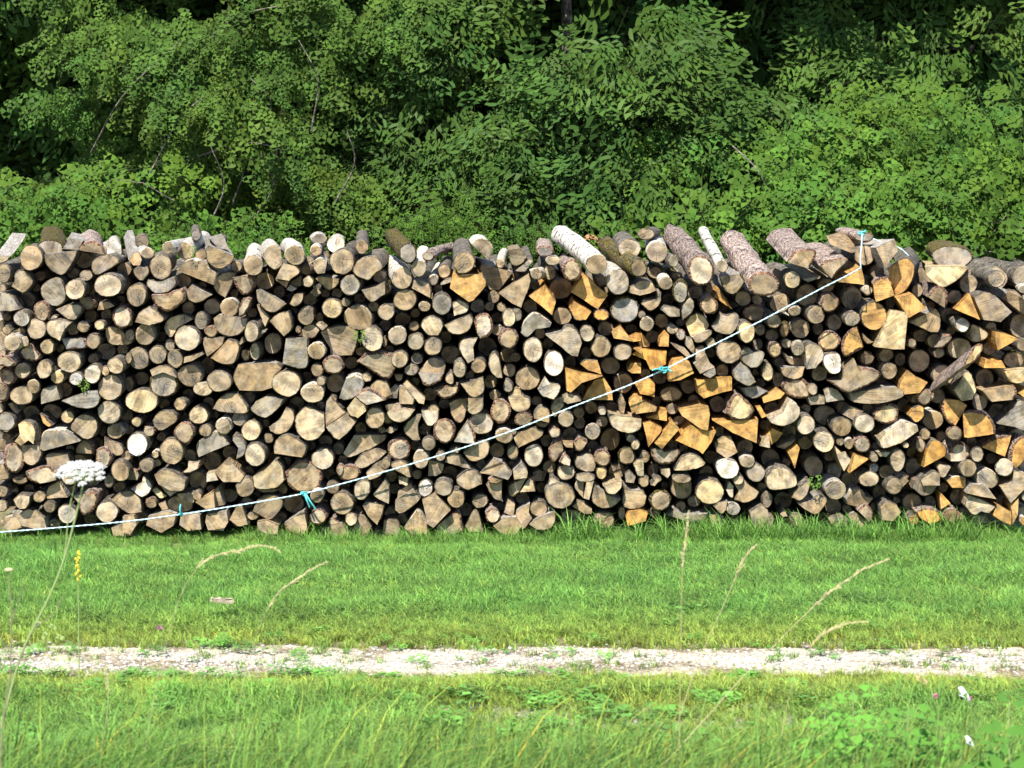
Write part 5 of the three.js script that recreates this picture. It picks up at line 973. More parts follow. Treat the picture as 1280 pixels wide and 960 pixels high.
round('p', 'plain', 213, 1409, -245, 38, 42, -0.11, 0.00, '');
round('b', 'plain', 2887, 1008, -157, 38, 36, 0.00, 0.01, '');
round('b', 'plain', -1321, 1299, -257, 35, 37, -0.00, -0.02, '');
round('t', 'plain', -103, 1280, -147, 35, 38, 0.01, 0.04, '');
round('b', 'plain', -2388, 1166, -218, 40, 38, -0.08, 0.12, '');
round('b', 'plain', 1394, 1001, -225, 31, 36, 0.10, 0.10, '');
round('b', 'plain', 2211, 914, -269, 33, 39, -0.04, -0.02, '');
round('p', 'plain', 1506, 808, -156, 38, 41, 0.06, 0.11, '');
round('t', 'birch', -468, 718, -223, 39, 37, 0.04, 0.05, '');
round('t', 'plain', 140, 684, -202, 32, 31, -0.04, -0.03, '');
round('p', 'plain', -1728, 669, -247, 35, 35, -0.03, 0.02, '');
round('p', 'plain', -861, 526, -213, 35, 38, 0.05, 0.02, '');
round('p', 'plain', -1829, 379, -149, 40, 38, 0.02, 0.00, '');
round('p', 'plain', 2745, 343, -272, 34, 33, -0.07, 0.06, '');
round('p', 'plain', 213, 312, -168, 39, 39, 0.07, -0.03, '');
round('p', 'plain', -688, 252, -198, 36, 36, 0.07, 0.01, '');
round('b', 'plain', -2349, 135, -293, 33, 33, 0.01, 0.06, '');
round('b', 'birch', 59, 122, -207, 37, 35, -0.02, -0.03, '');
round('t', 'plain', 961, 81, -170, 32, 32, -0.05, 0.08, '');
round('b', 'birch', -700, 37, -217, 32, 34, 0.04, 0.01, '');
round('p', 'plain', -1559, 1447, -212, 34, 34, -0.06, 0.12, '');
round('t', 'birch', 1915, 1433, -298, 36, 35, 0.12, 0.08, '');
round('p', 'plain', 1132, 1315, -283, 34, 32, -0.01, -0.02, '');
round('t', 'plain', 2289, 1313, -183, 34, 38, 0.00, -0.00, '');
round('t', 'plain', -1468, 1187, -179, 31, 33, 0.03, -0.05, '');
round('t', 'birch', 2713, 1094, -202, 33, 38, 0.08, 0.06, '');
round('b', 'plain', -376, 1048, -209, 34, 37, -0.01, 0.12, '');
round('b', 'plain', 793, 1048, -208, 40, 37, 0.01, -0.03, '');
round('t', 'plain', -1174, 811, -288, 33, 36, -0.07, -0.00, '');
round('b', 'plain', -1845, 716, -238, 33, 35, -0.02, -0.01, '');
round('b', 'birch', -1492, 705, -174, 35, 34, -0.01, 0.03, '');
round('b', 'birch', 1881, 644, -224, 34, 34, -0.01, -0.10, '');
round('b', 'plain', 1439, 550, -171, 34, 30, 0.02, 0.10, '');
round('p', 'plain', 2074, 489, -218, 33, 36, -0.03, 0.02, '');
round('p', 'birch', 196, 450, -234, 33, 35, 0.15, -0.02, '');
round('p', 'plain', -2373, 438, -256, 36, 33, 0.00, -0.09, '');
round('p', 'birch', 461, 411, -250, 33, 37, 0.07, -0.01, '');
round('b', 'plain', -2746, 183, -170, 30, 29, 0.04, 0.04, '');
round('p', 'birch', -260, 55, -216, 36, 40, -0.01, 0.05, '');
round('t', 'plain', -1321, 12, -201, 34, 31, -0.03, 0.03, '');
round('b', 'birch', -2478, 1412, -193, 37, 32, -0.12, 0.01, '');
round('p', 'birch', -1142, 1260, -173, 36, 33, 0.03, 0.10, '');
round('b', 'birch', 888, 1251, -294, 35, 33, -0.04, 0.06, '');
round('p', 'plain', 2136, 1241, -182, 31, 33, -0.02, -0.05, '');
round('b', 'plain', 676, 1091, -234, 34, 30, 0.01, -0.08, '');
round('b', 'plain', -1996, 1045, -247, 33, 33, 0.07, 0.02, '');
round('b', 'birch', 1524, 899, -241, 30, 31, -0.05, 0.06, '');
round('t', 'birch', 571, 638, -278, 32, 29, -0.09, 0.07, '');
round('b', 'plain', 910, 643, -156, 34, 34, 0.02, 0.01, '');
round('p', 'plain', 1673, 634, -234, 31, 31, -0.09, -0.02, '');
round('p', 'plain', -2195, 595, -248, 36, 37, 0.06, -0.02, '');
round('b', 'birch', 2872, 491, -199, 39, 37, -0.04, 0.01, '');
round('b', 'plain', -2919, 421, -240, 35, 38, 0.02, 0.01, '');
round('b', 'birch', -986, 412, -175, 32, 34, -0.05, 0.07, '');
round('p', 'birch', -1292, 332, -222, 30, 30, -0.01, 0.10, '');
round('t', 'plain', -540, 269, -151, 29, 29, -0.03, -0.02, '');
round('t', 'birch', -2409, 2, -204, 37, 30, 0.11, -0.01, '');
round('t', 'plain', 2801, 793, -287, 30, 34, 0.05, 0.09, '');
round('t', 'plain', -1761, 1509, -242, 34, 31, -0.00, 0.10, '');
round('t', 'plain', 499, 1370, -148, 29, 32, 0.08, 0.13, '');
round('p', 'plain', -2892, 1320, -218, 30, 31, -0.02, 0.02, '');
round('t', 'plain', -869, 1261, -284, 36, 32, -0.05, -0.02, '');
round('t', 'plain', -2227, 1251, -294, 30, 30, 0.03, -0.07, '');
round('p', 'birch', -2296, 1175, -208, 31, 35, 0.09, -0.06, '');
round('t', 'plain', -86, 1152, -271, 38, 31, -0.04, 0.06, '');
round('t', 'birch', -725, 1104, -298, 33, 34, 0.08, 0.15, '');
round('p', 'plain', 1554, 1012, -200, 31, 29, -0.04, 0.08, '');
round('p', 'birch', -2203, 979, -172, 31, 34, -0.02, -0.02, '');
round('b', 'plain', 420, 961, -170, 33, 37, -0.03, 0.09, '');
round('t', 'plain', 915, 943, -262, 29, 31, -0.00, -0.03, '');
round('t', 'birch', 333, 894, -287, 34, 36, 0.01, 0.05, '');
round('b', 'birch', 1285, 746, -294, 38, 32, 0.06, 0.03, '');
round('t', 'plain', 1038, 674, -286, 36, 38, 0.06, 0.04, '');
round('t', 'birch', -1981, 663, -224, 32, 32, 0.07, 0.13, '');
round('t', 'birch', -387, 662, -231, 32, 27, 0.09, 0.04, '');
round('b', 'plain', 2019, 641, -175, 36, 35, -0.09, 0.08, '');
round('t', 'plain', -1707, 590, -288, 33, 30, 0.03, 0.09, '');
round('t', 'plain', -1881, 582, -284, 29, 33, 0.08, -0.06, '');
round('t', 'plain', 512, 572, -147, 34, 34, 0.03, 0.02, '');
round('p', 'birch', 388, 546, -275, 31, 35, 0.02, -0.00, '');
round('b', 'plain', -2177, 521, -181, 33, 30, -0.10, 0.09, '');
round('t', 'birch', -493, 527, -141, 32, 31, 0.06, 0.11, '');
round('p', 'birch', 2801, 497, -294, 32, 33, -0.02, 0.04, '');
round('p', 'birch', 2611, 450, -165, 30, 33, -0.07, 0.06, '');
round('t', 'plain', -2053, 429, -253, 32, 29, 0.08, 0.04, '');
round('t', 'plain', -1149, 416, -276, 29, 29, -0.01, -0.03, '');
round('t', 'birch', -1042, 247, -293, 31, 35, -0.02, 0.05, '');
round('p', 'birch', -2247, 181, -240, 35, 33, -0.05, -0.00, '');
round('t', 'birch', -954, 187, -201, 31, 34, -0.00, -0.01, '');
round('b', 'plain', 169, 175, -279, 32, 34, 0.02, 0.09, '');
round('p', 'plain', 1422, 196, -148, 27, 30, 0.07, -0.01, '');
round('p', 'plain', -2864, 154, -295, 31, 30, -0.09, 0.03, '');
round('b', 'plain', -2505, 177, -150, 31, 30, -0.03, -0.05, '');
round('b', 'plain', -1506, 103, -150, 35, 36, 0.02, 0.01, '');
round('b', 'plain', 1347, 52, -290, 33, 32, 0.07, 0.03, '');
round('t', 'birch', 2582, 28, -156, 34, 38, -0.03, 0.05, '');
round('t', 'birch', -2112, 16, -173, 36, 31, -0.04, 0.02, '');
round('t', 'plain', 423, 12, -146, 30, 31, 0.11, -0.01, '');
round('t', 'plain', 2231, 6, -178, 31, 32, 0.15, -0.04, '');
round('t', 'plain', 2456, 474, -261, 34, 32, 0.06, -0.01, '');
round('t', 'birch', 1746, 1087, -285, 30, 36, -0.07, 0.04, '');
round('p', 'birch', 2016, 1310, -228, 29, 27, -0.01, 0.04, '');
round('t', 'plain', 2543, 872, -234, 29, 29, 0.05, 0.10, '');
round('t', 'birch', -753, 1386, -186, 30, 29, 0.02, -0.04, '');
round('b', 'plain', -2707, 1324, -286, 28, 26, 0.02, 0.03, '');
round('p', 'plain', -2388, 1301, -229, 31, 31, 0.06, 0.06, '');
round('p', 'plain', -1573, 1292, -234, 26, 27, -0.08, 0.01, '');
round('p', 'birch', -991, 1293, -212, 30, 32, -0.05, 0.01, '');
round('b', 'plain', 2380, 1224, -280, 28, 26, -0.02, 0.07, '');
round('t', 'plain', -780, 1225, -156, 32, 31, -0.08, 0.12, '');
round('t', 'plain', -551, 1177, -299, 28, 31, 0.05, 0.04, '');
round('t', 'plain', 158, 1071, -162, 32, 32, -0.00, -0.04, '');
round('t', 'plain', 2058, 1049, -295, 28, 29, -0.02, -0.01, '');
round('t', 'birch', 205, 1005, -282, 32, 34, 0.08, 0.02, '');
round('t', 'plain', -694, 975, -208, 29, 28, -0.04, 0.02, '');
round('t', 'plain', -855, 969, -182, 31, 28, -0.03, 0.06, '');
round('t', 'plain', 1134, 951, -267, 27, 29, -0.03, 0.01, '');
round('b', 'plain', -2832, 932, -275, 34, 32, 0.06, 0.04, '');
round('t', 'plain', 2083, 878, -265, 29, 28, 0.01, 0.08, '');
round('b', 'plain', -1613, 856, -297, 33, 31, -0.03, -0.15, '');
round('b', 'birch', 278, 793, -292, 32, 33, 0.00, 0.08, '');
round('p', 'birch', -553, 784, -289, 25, 26, -0.15, 0.05, '');
round('b', 'plain', 2098, 790, -230, 31, 28, 0.03, 0.02, '');
round('t', 'plain', 395, 748, -202, 29, 29, 0.12, 0.05, '');
round('p', 'plain', 827, 674, -281, 30, 29, 0.05, 0.07, '');
round('b', 'birch', -2094, 571, -296, 31, 31, 0.01, -0.03, '');
round('t', 'plain', 950, 575, -193, 33, 30, -0.04, 0.00, '');
round('p', 'plain', -1409, 551, -231, 29, 25, -0.02, 0.03, '');
round('t', 'birch', -2693, 526, -217, 29, 27, 0.06, -0.19, '');
round('t', 'plain', 736, 472, -271, 26, 26, 0.09, 0.14, '');
round('b', 'birch', -549, 432, -163, 30, 26, 0.10, 0.09, '');
round('t', 'plain', 2289, 377, -294, 30, 32, 0.11, 0.10, '');
round('t', 'plain', 343, 370, -276, 29, 28, 0.02, -0.08, '');
round('t', 'birch', -1381, 348, -297, 28, 30, 0.11, 0.02, '');
round('t', 'plain', 1820, 351, -280, 32, 30, -0.06, -0.06, '');
round('t', 'plain', -1564, 313, -283, 28, 27, -0.07, 0.09, '');
round('p', 'birch', -177, 316, -200, 29, 31, -0.05, 0.10, '');
round('t', 'plain', -1892, 298, -265, 31, 31, -0.08, -0.05, '');
round('t', 'plain', -1496, 285, -166, 31, 31, -0.03, 0.09, '');
round('b', 'birch', 2515, 285, -165, 28, 28, -0.07, 0.09, '');
round('t', 'birch', -772, 211, -224, 32, 32, -0.04, 0.08, '');
round('b', 'plain', 2450, 196, -146, 28, 29, -0.03, 0.10, '');
round('p', 'plain', -1310, 178, -201, 31, 31, 0.07, 0.10, '');
round('p', 'birch', -673, 171, -243, 33, 30, 0.12, -0.02, '');
round('p', 'birch', 2808, 107, -242, 29, 30, -0.04, -0.03, '');
round('t', 'birch', -1079, 73, -277, 28, 29, -0.02, 0.06, '');
round('t', 'plain', -68, 77, -196, 27, 27, 0.06, -0.07, '');
round('p', 'plain', 2078, 67, -256, 26, 31, -0.06, 0.07, '');
round('p', 'birch', 1915, 57, -208, 28, 28, -0.09, 0.11, '');
round('p', 'plain', 2906, 59, -141, 33, 30, -0.11, -0.02, '');
round('t', 'birch', -626, 3, -195, 29, 28, 0.05, 0.06, '');
round('b', 'plain', 879, -13, -295, 27, 31, -0.01, 0.11, '');
round('b', 'plain', -958, 350, -160, 29, 29, -0.08, -0.06, '');
round('t', 'birch', 1567, 321, -234, 24, 23, 0.03, -0.02, '');
round('t', 'plain', 1320, 3, -195, 28, 27, -0.04, 0.02, '');
round('p', 'plain', -1056, 1508, -263, 23, 22, 0.01, -0.07, '');
round('p', 'plain', -1148, 1480, -273, 27, 24, -0.02, 0.16, '');
round('t', 'birch', -67, 1468, -170, 27, 28, -0.05, 0.13, '');
round('t', 'plain', 22, 1388, -291, 24, 24, -0.06, -0.04, '');
round('b', 'plain', 930, 1389, -264, 25, 22, 0.06, 0.11, '');
round('t', 'plain', -1758, 1334, -273, 25, 27, 0.03, 0.05, '');
round('t', 'birch', 131, 1335, -260, 26, 26, -0.11, 0.04, '');
round('t', 'plain', -418, 1325, -151, 25, 26, -0.04, 0.08, '');
round('t', 'plain', -1054, 1294, -206, 28, 26, -0.11, 0.03, '');
round('b', 'birch', 1383, 1262, -147, 24, 25, -0.03, 0.05, '');
round('t', 'plain', 1199, 1205, -299, 29, 28, 0.05, 0.08, '');
round('t', 'plain', -1243, 1188, -281, 25, 25, -0.08, -0.03, '');
round('p', 'plain', -1089, 1160, -180, 24, 29, 0.02, -0.00, '');
round('p', 'birch', -350, 1152, -267, 24, 27, -0.00, 0.04, '');
round('t', 'plain', 955, 1130, -206, 25, 23, 0.04, -0.00, '');
round('t', 'birch', -85, 1090, -151, 30, 29, 0.04, -0.00, '');
round('b', 'plain', 2490, 1084, -218, 27, 27, -0.00, -0.00, '');
round('t', 'plain', 1170, 1043, -169, 27, 25, 0.06, 0.03, '');
round('t', 'plain', -2554, 988, -166, 26, 27, -0.02, -0.10, '');
round('p', 'plain', -2442, 940, -290, 24, 25, -0.01, 0.09, '');
round('b', 'plain', -2622, 923, -275, 23, 25, -0.06, 0.07, '');
round('p', 'plain', 1392, 840, -281, 24, 24, -0.04, 0.05, '');
round('p', 'birch', 756, 842, -179, 27, 29, 0.15, 0.02, '');
round('p', 'birch', -239, 836, -143, 25, 27, -0.04, 0.12, '');
round('t', 'birch', 1416, 780, -239, 28, 24, -0.13, 0.12, '');
round('p', 'birch', -2419, 767, -193, 29, 25, 0.06, 0.05, '');
round('t', 'plain', -1082, 663, -149, 25, 26, -0.08, 0.08, '');
round('b', 'plain', -4, 549, -252, 26, 28, -0.08, -0.02, '');
round('t', 'birch', -2340, 506, -228, 23, 27, 0.04, 0.10, '');
round('b', 'birch', 1173, 518, -140, 26, 29, 0.04, -0.08, '');
round('p', 'birch', -132, 464, -264, 25, 25, -0.03, 0.04, '');
round('t', 'birch', 911, 444, -144, 27, 24, -0.06, 0.04, '');
round('p', 'birch', 2073, 417, -204, 26, 26, 0.00, 0.01, '');
round('p', 'plain', -2518, 409, -196, 26, 24, 0.07, -0.07, '');
round('t', 'birch', 976, 414, -160, 24, 25, -0.02, 0.15, '');
round('b', 'birch', -2160, 323, -282, 25, 27, -0.01, 0.03, '');
round('t', 'birch', -4, 312, -229, 26, 22, -0.08, 0.13, '');
round('t', 'plain', 876, 184, -278, 24, 24, -0.12, 0.04, '');
round('t', 'plain', -1719, 180, -189, 24, 22, -0.04, 0.23, '');
round('b', 'birch', 2275, 163, -294, 28, 26, 0.04, 0.04, '');
round('b', 'plain', -1465, 128, -279, 26, 26, 0.01, -0.06, '');
round('p', 'plain', 2203, 107, -241, 23, 22, -0.07, -0.09, '');
round('t', 'plain', -1150, 69, -245, 25, 26, 0.01, 0.20, '');
round('t', 'plain', -881, 59, -195, 25, 25, -0.04, 0.10, '');
round('b', 'birch', 1118, 60, -189, 26, 28, 0.02, 0.06, '');
// an added unseen back row stops light leaking through the gaps; then the small pieces wedged between the large ones
for (let r = 0, y = 0.07; y < 1.42; r++, y += 0.125) for (let x = -3.6 + (r % 2) * 0.075; x < 3.65; x += 0.152)
  round(['b', 't', 'g'][Math.floor(rnd() * 3)], 'plain', (x + gauss() * 0.01) * 1000, (y + gauss() * 0.008) * 1000, -1120 + gauss() * 30, rr(68, 80), rr(62, 74), 0, 0, '');
{
  const t = tag(new THREE.Group(), 'small sticks and split pieces filling the gaps between larger logs, plus an added unseen row', 'firewood', null, 'stuff'); t.name = 'small_firewood'; scene.add(t);
  heap.face.forEach((g, i) => g.length && mesh('cut_faces', mergeGeometries(g), cutMats[i], t));
  for (const k in heap.bark) if (heap.bark[k].length) mesh('bark', mergeGeometries(heap.bark[k]), barkMats[k], t);
  mesh('split_sides', mergeGeometries(heap.split), splitMat, t);
}

// ================================================================ GROUND AND TRACK
const flatSheet = (x0, x1, z0, z1, y, nx, edge0, edge1) => {   // a strip along x with its own wandering edges
  const pos = [], uv = [], idx = [], nz = 6;
  for (let i = 0; i <= nx; i++) { const x = x0 + (x1 - x0) * i / nx, a = z0 + (edge0 ? edge0(x) : 0), b = z1 + (edge1 ? edge1(x) : 0);
    for (let j = 0; j <= nz; j++) { const z = a + (b - a) * j / nz; pos.push(x, y, z); uv.push(x / 2, z / 2); if (i && j) { const q = i * (nz + 1) + j, p = q - nz - 1; idx.push(p - 1, p, q - 1, p, q, q - 1); } } }
  return geom(pos, uv, idx);
};
const soilTex = texture(1024, (u, v) => { const m = n16(u, v), f = n128(u * 2, v * 2), g = n64(u, v); const c = 0.46 + 0.3 * (f - 0.5) + 0.2 * (g - 0.5); return [c * (1 + 0.1 * (m - 0.5)), c * (0.95 - 0.1 * (m - 0.5)), c * 0.68]; });
const soil = new THREE.MeshStandardMaterial({ map: soilTex, roughness: 1, bumpMap: soilTex, bumpScale: 0.02 });
const ground = mesh('ground', (() => { const g = new THREE.PlaneGeometry(240, 240); g.rotateX(-Math.PI / 2); const u = g.attributes.uv; for (let i = 0; i < u.count; i++) u.setXY(i, u.getX(i) * 120, u.getY(i) * 120); return g; })(), soil);
ground.position.y = GY; tag(ground, 'grassy ground under the lawn, the track and the hedge', 'ground', null, 'structure');
const gravelTex = texture(1024, (u, v) => { const a = n128(u * 2, v * 2), b = n128(u * 1 + 0.3, v + 0.1), m = n16(u, v), c = 0.76 + 0.36 * (a - 0.5) + 0.3 * (b - 0.5) - 0.22 * sm(0.42, 0.75, m); return [c, c * 0.94 - 0.03 * m, c * 0.83 - 0.08 * m]; });
const gravelMat = new THREE.MeshStandardMaterial({ map: gravelTex, bumpMap: gravelTex, bumpScale: 0.012, roughness: 0.95 });
const e0 = (x) => 0.12 * fbm(x * 1.3, 3, 0) + 0.1 * fbm(x * 6, 8, 0) + 0.02 * Math.sin(x), e1 = (x) => 0.12 * fbm(x * 1.1, 13, 0) + 0.12 * fbm(x * 5, 18, 0);
const RUT = [2.7, 3.24], RUT2 = [3.72, 4.14];
tag(mesh('gravel_track', flatSheet(-12, 12, RUT[0], RUT[1], GY + 0.006, 600, e0, e1), gravelMat), 'pale gravel wheel track running along the lawn', 'track', null, 'structure');
const dirtTex = texture(512, (u, v) => { const c = 0.5 + 0.3 * (n128(u, v) - 0.5) + 0.2 * (n32(u, v) - 0.5); return [c, c * 0.95, c * 0.78]; });
tag(mesh('worn_track', flatSheet(-12, 12, RUT2[0], RUT2[1], GY + 0.006, 300, (x) => e1(x + 31) * 1.4, (x) => e0(x + 17) * 1.4), new THREE.MeshStandardMaterial({ map: dirtTex, roughness: 1 })), 'second wheel track, nearly grown over', 'track', null, 'structure');
const inst = (name, geo, mat, list, parent) => {     // list: [matrix, colour]
  const m = new THREE.InstancedMesh(geo, mat, list.length); m.name = parent ? name : numbered(name); m.castShadow = m.receiveShadow = true;
  list.forEach(([x, c], i) => { m.setMatrixAt(i, x); if (c) m.setColorAt(i, c); });
  (parent || scene).add(m); return m;
};
const M4 = (p, q, s) => new THREE.Matrix4().compose(p, q, typeof s === 'number' ? V(s, s, s) : s);
const rotY = (a) => new THREE.Quaternion().setFromAxisAngle(V(0, 1, 0), a);
const rgb = (r, g, b) => new THREE.Color().setRGB(r, g, b);
const halfWidth = (z) => (13 - z) * 0.2188 * 1.06 + 0.15;      // what the lens takes in at that distance, and a little more
{ // stones of the track
  const sg = new THREE.IcosahedronGeometry(1, 1), p = sg.attributes.position; for (let i = 0; i < p.count; i++) { const v = V().fromBufferAttribute(p, i), k = 1 + 0.35 * fbm(v.x * 1.4 + 5, v.y * 1.4, v.z * 1.4, 2); p.setXYZ(i, v.x * k, v.y * k * 0.6, v.z * k); } sg.computeVertexNormals();
  const L = [];
  for (let i = 0; i < 15000; i++) { const z = RUT[0] + (RUT[1] - RUT[0]) * (0.5 + gauss() * 0.45), x = rr(-1, 1) * halfWidth(z); if (fbm(x * 1.5, z * 4, 4) < -0.04 && rnd() < 0.75) continue; const s = 0.002 + 0.0075 * Math.pow(rnd(), 3.2), c = rr(0.32, 0.68);
    L.push([M4(V(x, GY + 0.006 + s * 0.25, z), rotY(rr(0, 6.3)), V(s * rr(0.8, 1.4), s, s)), rgb(c, c * 0.94, c * rr(0.78, 0.86))]); }
  for (let i = 0; i < 900; i++) { const z = RUT2[0] + (RUT2[1] - RUT2[0]) * rnd(), x = rr(-1, 1) * halfWidth(z); const s = 0.004 + 0.008 * rnd() ** 2, c = rr(0.25, 0.45); L.push([M4(V(x, GY + 0.006 + s * 0.25, z), rotY(rr(0, 6.3)), s), rgb(c, c * 0.95, c * 0.85)]); }
  tag(inst('gravel', sg, new THREE.MeshStandardMaterial({ roughness: 0.9 }), L), 'pale loose stones lying in the wheel track', 'gravel', null, 'stuff');
}

// ================================================================ LEAVES
const leafMat = (gloss) => new THREE.MeshPhysicalMaterial({ vertexColors: true, roughness: 0.95, specularIntensity: 0.35, transmission: 0.28, thickness: 0, clearcoat: gloss, clearcoatRoughness: 0.42, side: THREE.DoubleSide });
const MAT = { small: leafMat(0.07), bramble: leafMat(0.05), maple: leafMat(0.1), grass: leafMat(0.12) };
const wood = new THREE.MeshStandardMaterial({ map: barkTex.plain, bumpMap: barkBump.plain, bumpScale: 0.006, color: rgb(0.5, 0.44, 0.36), roughness: 0.95 });
// an outline [x, y] along +y, folded along its midrib and arched, centred at its stalk
function blade(outline, fold, arch, col) {
  const pos = [], uv = [], idx = [], c = [], n = outline.length;
  const lift = (x, y) => fold * Math.abs(x) - arch * y * y;
  const top = Math.max(...outline.map((p) => p[1]));
  const mid = []; for (let i = 0; i <= 3; i++) { mid.push(pos.length / 3); const y = top * i / 3; pos.push(0, y, lift(0, y)); uv.push(0.5, i / 3); c.push(...col.map((v) => v * 1.08)); }
  for (const s of [1, -1]) { const base = pos.length / 3; outline.forEach(([x, y]) => { pos.push(s * x, y, lift(x, y)); uv.push(0.5 + s * x, y); c.push(...col); });
    for (let i = 0; i < n - 1; i++) { const m = mid[Math.min(3, Math.max(0, Math.round((outline[i][1] + outline[i + 1][1]) / 2 / top * 3)))]; const t = s > 0 ? [m, base + i, base + i + 1] : [m, base + i + 1, base + i]; idx.push(...t); } }
  return geom(pos, uv, idx, c);
}
const oval = [[0, 0], [0.18, 0.16], [0.27, 0.42], [0.19, 0.74], [0, 1]];
const ovate = [[0, 0], [0.3, 0.08], [0.4, 0.3], [0.32, 0.6], [0.16, 0.85], [0, 1.02]];
const palm = [[0, 0], [0.2, -0.09], [0.42, -0.02], [0.6, 0.14], [0.5, 0.22], [0.38, 0.3], [0.58, 0.46], [0.72, 0.7], [0.5, 0.66], [0.27, 0.64], [0.24, 0.86], [0.12, 0.98], [0, 1.14]];
const narrow = [[0, 0], [0.13, 0.25], [0.16, 0.5], [0.09, 0.8], [0, 1]];
const orient = (out, tip) => { const z = out.clone().normalize(), y = tip.clone().addScaledVector(z, -tip.dot(z)).normalize(), x = y.clone().cross(z); return new THREE.Quaternion().setFromRotationMatrix(new THREE.Matrix4().makeBasis(x, y, z)); };
const put = (g, p, q, s) => g.clone().applyMatrix4(M4(p, q, s));
function sprig(kind) {
  const parts = [], st = (pts, r, c = [0.2, 0.17, 0.1]) => parts.push(rod(pts, r, r * 0.5, 3, 4, c));
  if (kind === 'small' || kind === 'fresh') {
    const n = 13, L = 0.3, pts = [0, 1, 2, 3].map((i) => V(gauss() * 0.015, i / 3 * L, -0.05 * (i / 3) ** 2 + gauss() * 0.01)); st(pts, 0.0022);
    for (let i = 0; i < n; i++) { const t = (i + 0.5) / n, s = i % 2 ? 1 : -1, size = (kind === 'fresh' ? 0.075 : 0.078) * rr(0.7, 1.2), j = rr(0.75, 1.25);
      const g = blade(kind === 'fresh' ? narrow : ovate, 0.2, 0.3, [j, j * rr(0.95, 1.05), j]); parts.push(put(g, V(0, t * L, -0.05 * t * t), orient(V(gauss() * 0.6, gauss() * 0.5, 1), V(s * rr(0.5, 1.2), rr(0.1, 0.9), -0.4 + gauss() * 0.5)), size)); }
  } else if (kind === 'bramble') {
    const L = 0.34, pts = [0, 1, 2, 3].map((i) => V(gauss() * 0.02, i / 3 * L, -0.08 * (i / 3) ** 2)); st(pts, 0.003, [0.2, 0.22, 0.08]);
    for (let i = 0; i < 5; i++) { const t = (i + 0.6) / 5, s = i % 2 ? 1 : -1, dir = V(s * rr(0.4, 1), rr(0.1, 0.7), rr(-0.2, 0.5)).normalize(), c = V(0, t * L, -0.08 * t * t).addScaledVector(dir, 0.05), nrm = V(gauss() * 0.5, gauss() * 0.4, 1), k = rr(0.75, 1.2), j = rr(0.8, 1.2);
      for (const a of [0, 1.25, -1.25]) { const d = dir.clone().applyAxisAngle(nrm.clone().normalize(), a).add(V(0, 0, -0.25)); parts.push(put(blade(ovate, 0.22, 0.25, [j, j, j]), c.clone().addScaledVector(dir, a ? 0 : 0.012), orient(nrm.clone().add(V(gauss() * 0.2, gauss() * 0.2, 0)), d), k * (a ? 0.076 : 0.092))); } }
  } else {
    const L = 0.3; st([V(0, 0, 0), V(0.01, L * 0.5, 0), V(0, L, -0.03)], 0.003);
    for (let i = 0; i < 4; i++) { const t = (i + 0.6) / 4, s = i % 2 ? 1 : -1, dir = V(s * rr(0.4, 1), rr(0, 0.8), rr(-0.1, 0.4)).normalize(), c = V(0, t * L, 0), e = c.clone().addScaledVector(dir, rr(0.07, 0.13)), j = rr(0.8, 1.2); st([c, c.clone().lerp(e, 0.5).add(V(0, 0, 0.01)), e], 0.0012, [0.24, 0.13, 0.07]);
      parts.push(put(blade(palm, rr(0.0, 0.18), rr(0.05, 0.3), [j, j, j * rr(0.9, 1.1)]), e, orient(V(gauss() * 0.4, gauss() * 0.4, 1), dir.clone().add(V(gauss() * 0.3, -0.3, -0.3))), rr(0.1, 0.165))); }
  }
  const bad = parts.map((g) => (g.deleteAttribute('uv'), g)); return mergeGeometries(bad);
}
const sprigs = {}; for (const k of ['small', 'fresh', 'bramble', 'maple']) sprigs[k] = [0, 1, 2, 3].map(() => sprig(k));
const singles = { bramble: [0, 1, 2].map(() => blade(ovate, rr(0.15, 0.3), 0.25, [1, 1, 1])), maple: [0, 1, 2, 3].map(() => blade(palm, rr(0.05, 0.3), rr(0.1, 0.35), [1, 1, 1])) };
const HUE = { small: [0.076, 0.15, 0.02], fresh: [0.088, 0.185, 0.02], bramble: [0.084, 0.178, 0.02], maple: [0.064, 0.136, 0.02], deep: [0.064, 0.136, 0.02] };
const leafColours = {};   // single leaves: a few tones that share materials
for (const k of ['bramble', 'maple']) leafColours[k] = [0.8, 0.95, 1.1, 1.3].map((f) => { const m = MAT[k].clone(); m.color = rgb(HUE[k][0] * f * rr(0.9, 1.15), HUE[k][1] * f, HUE[k][2] * f); return m; });
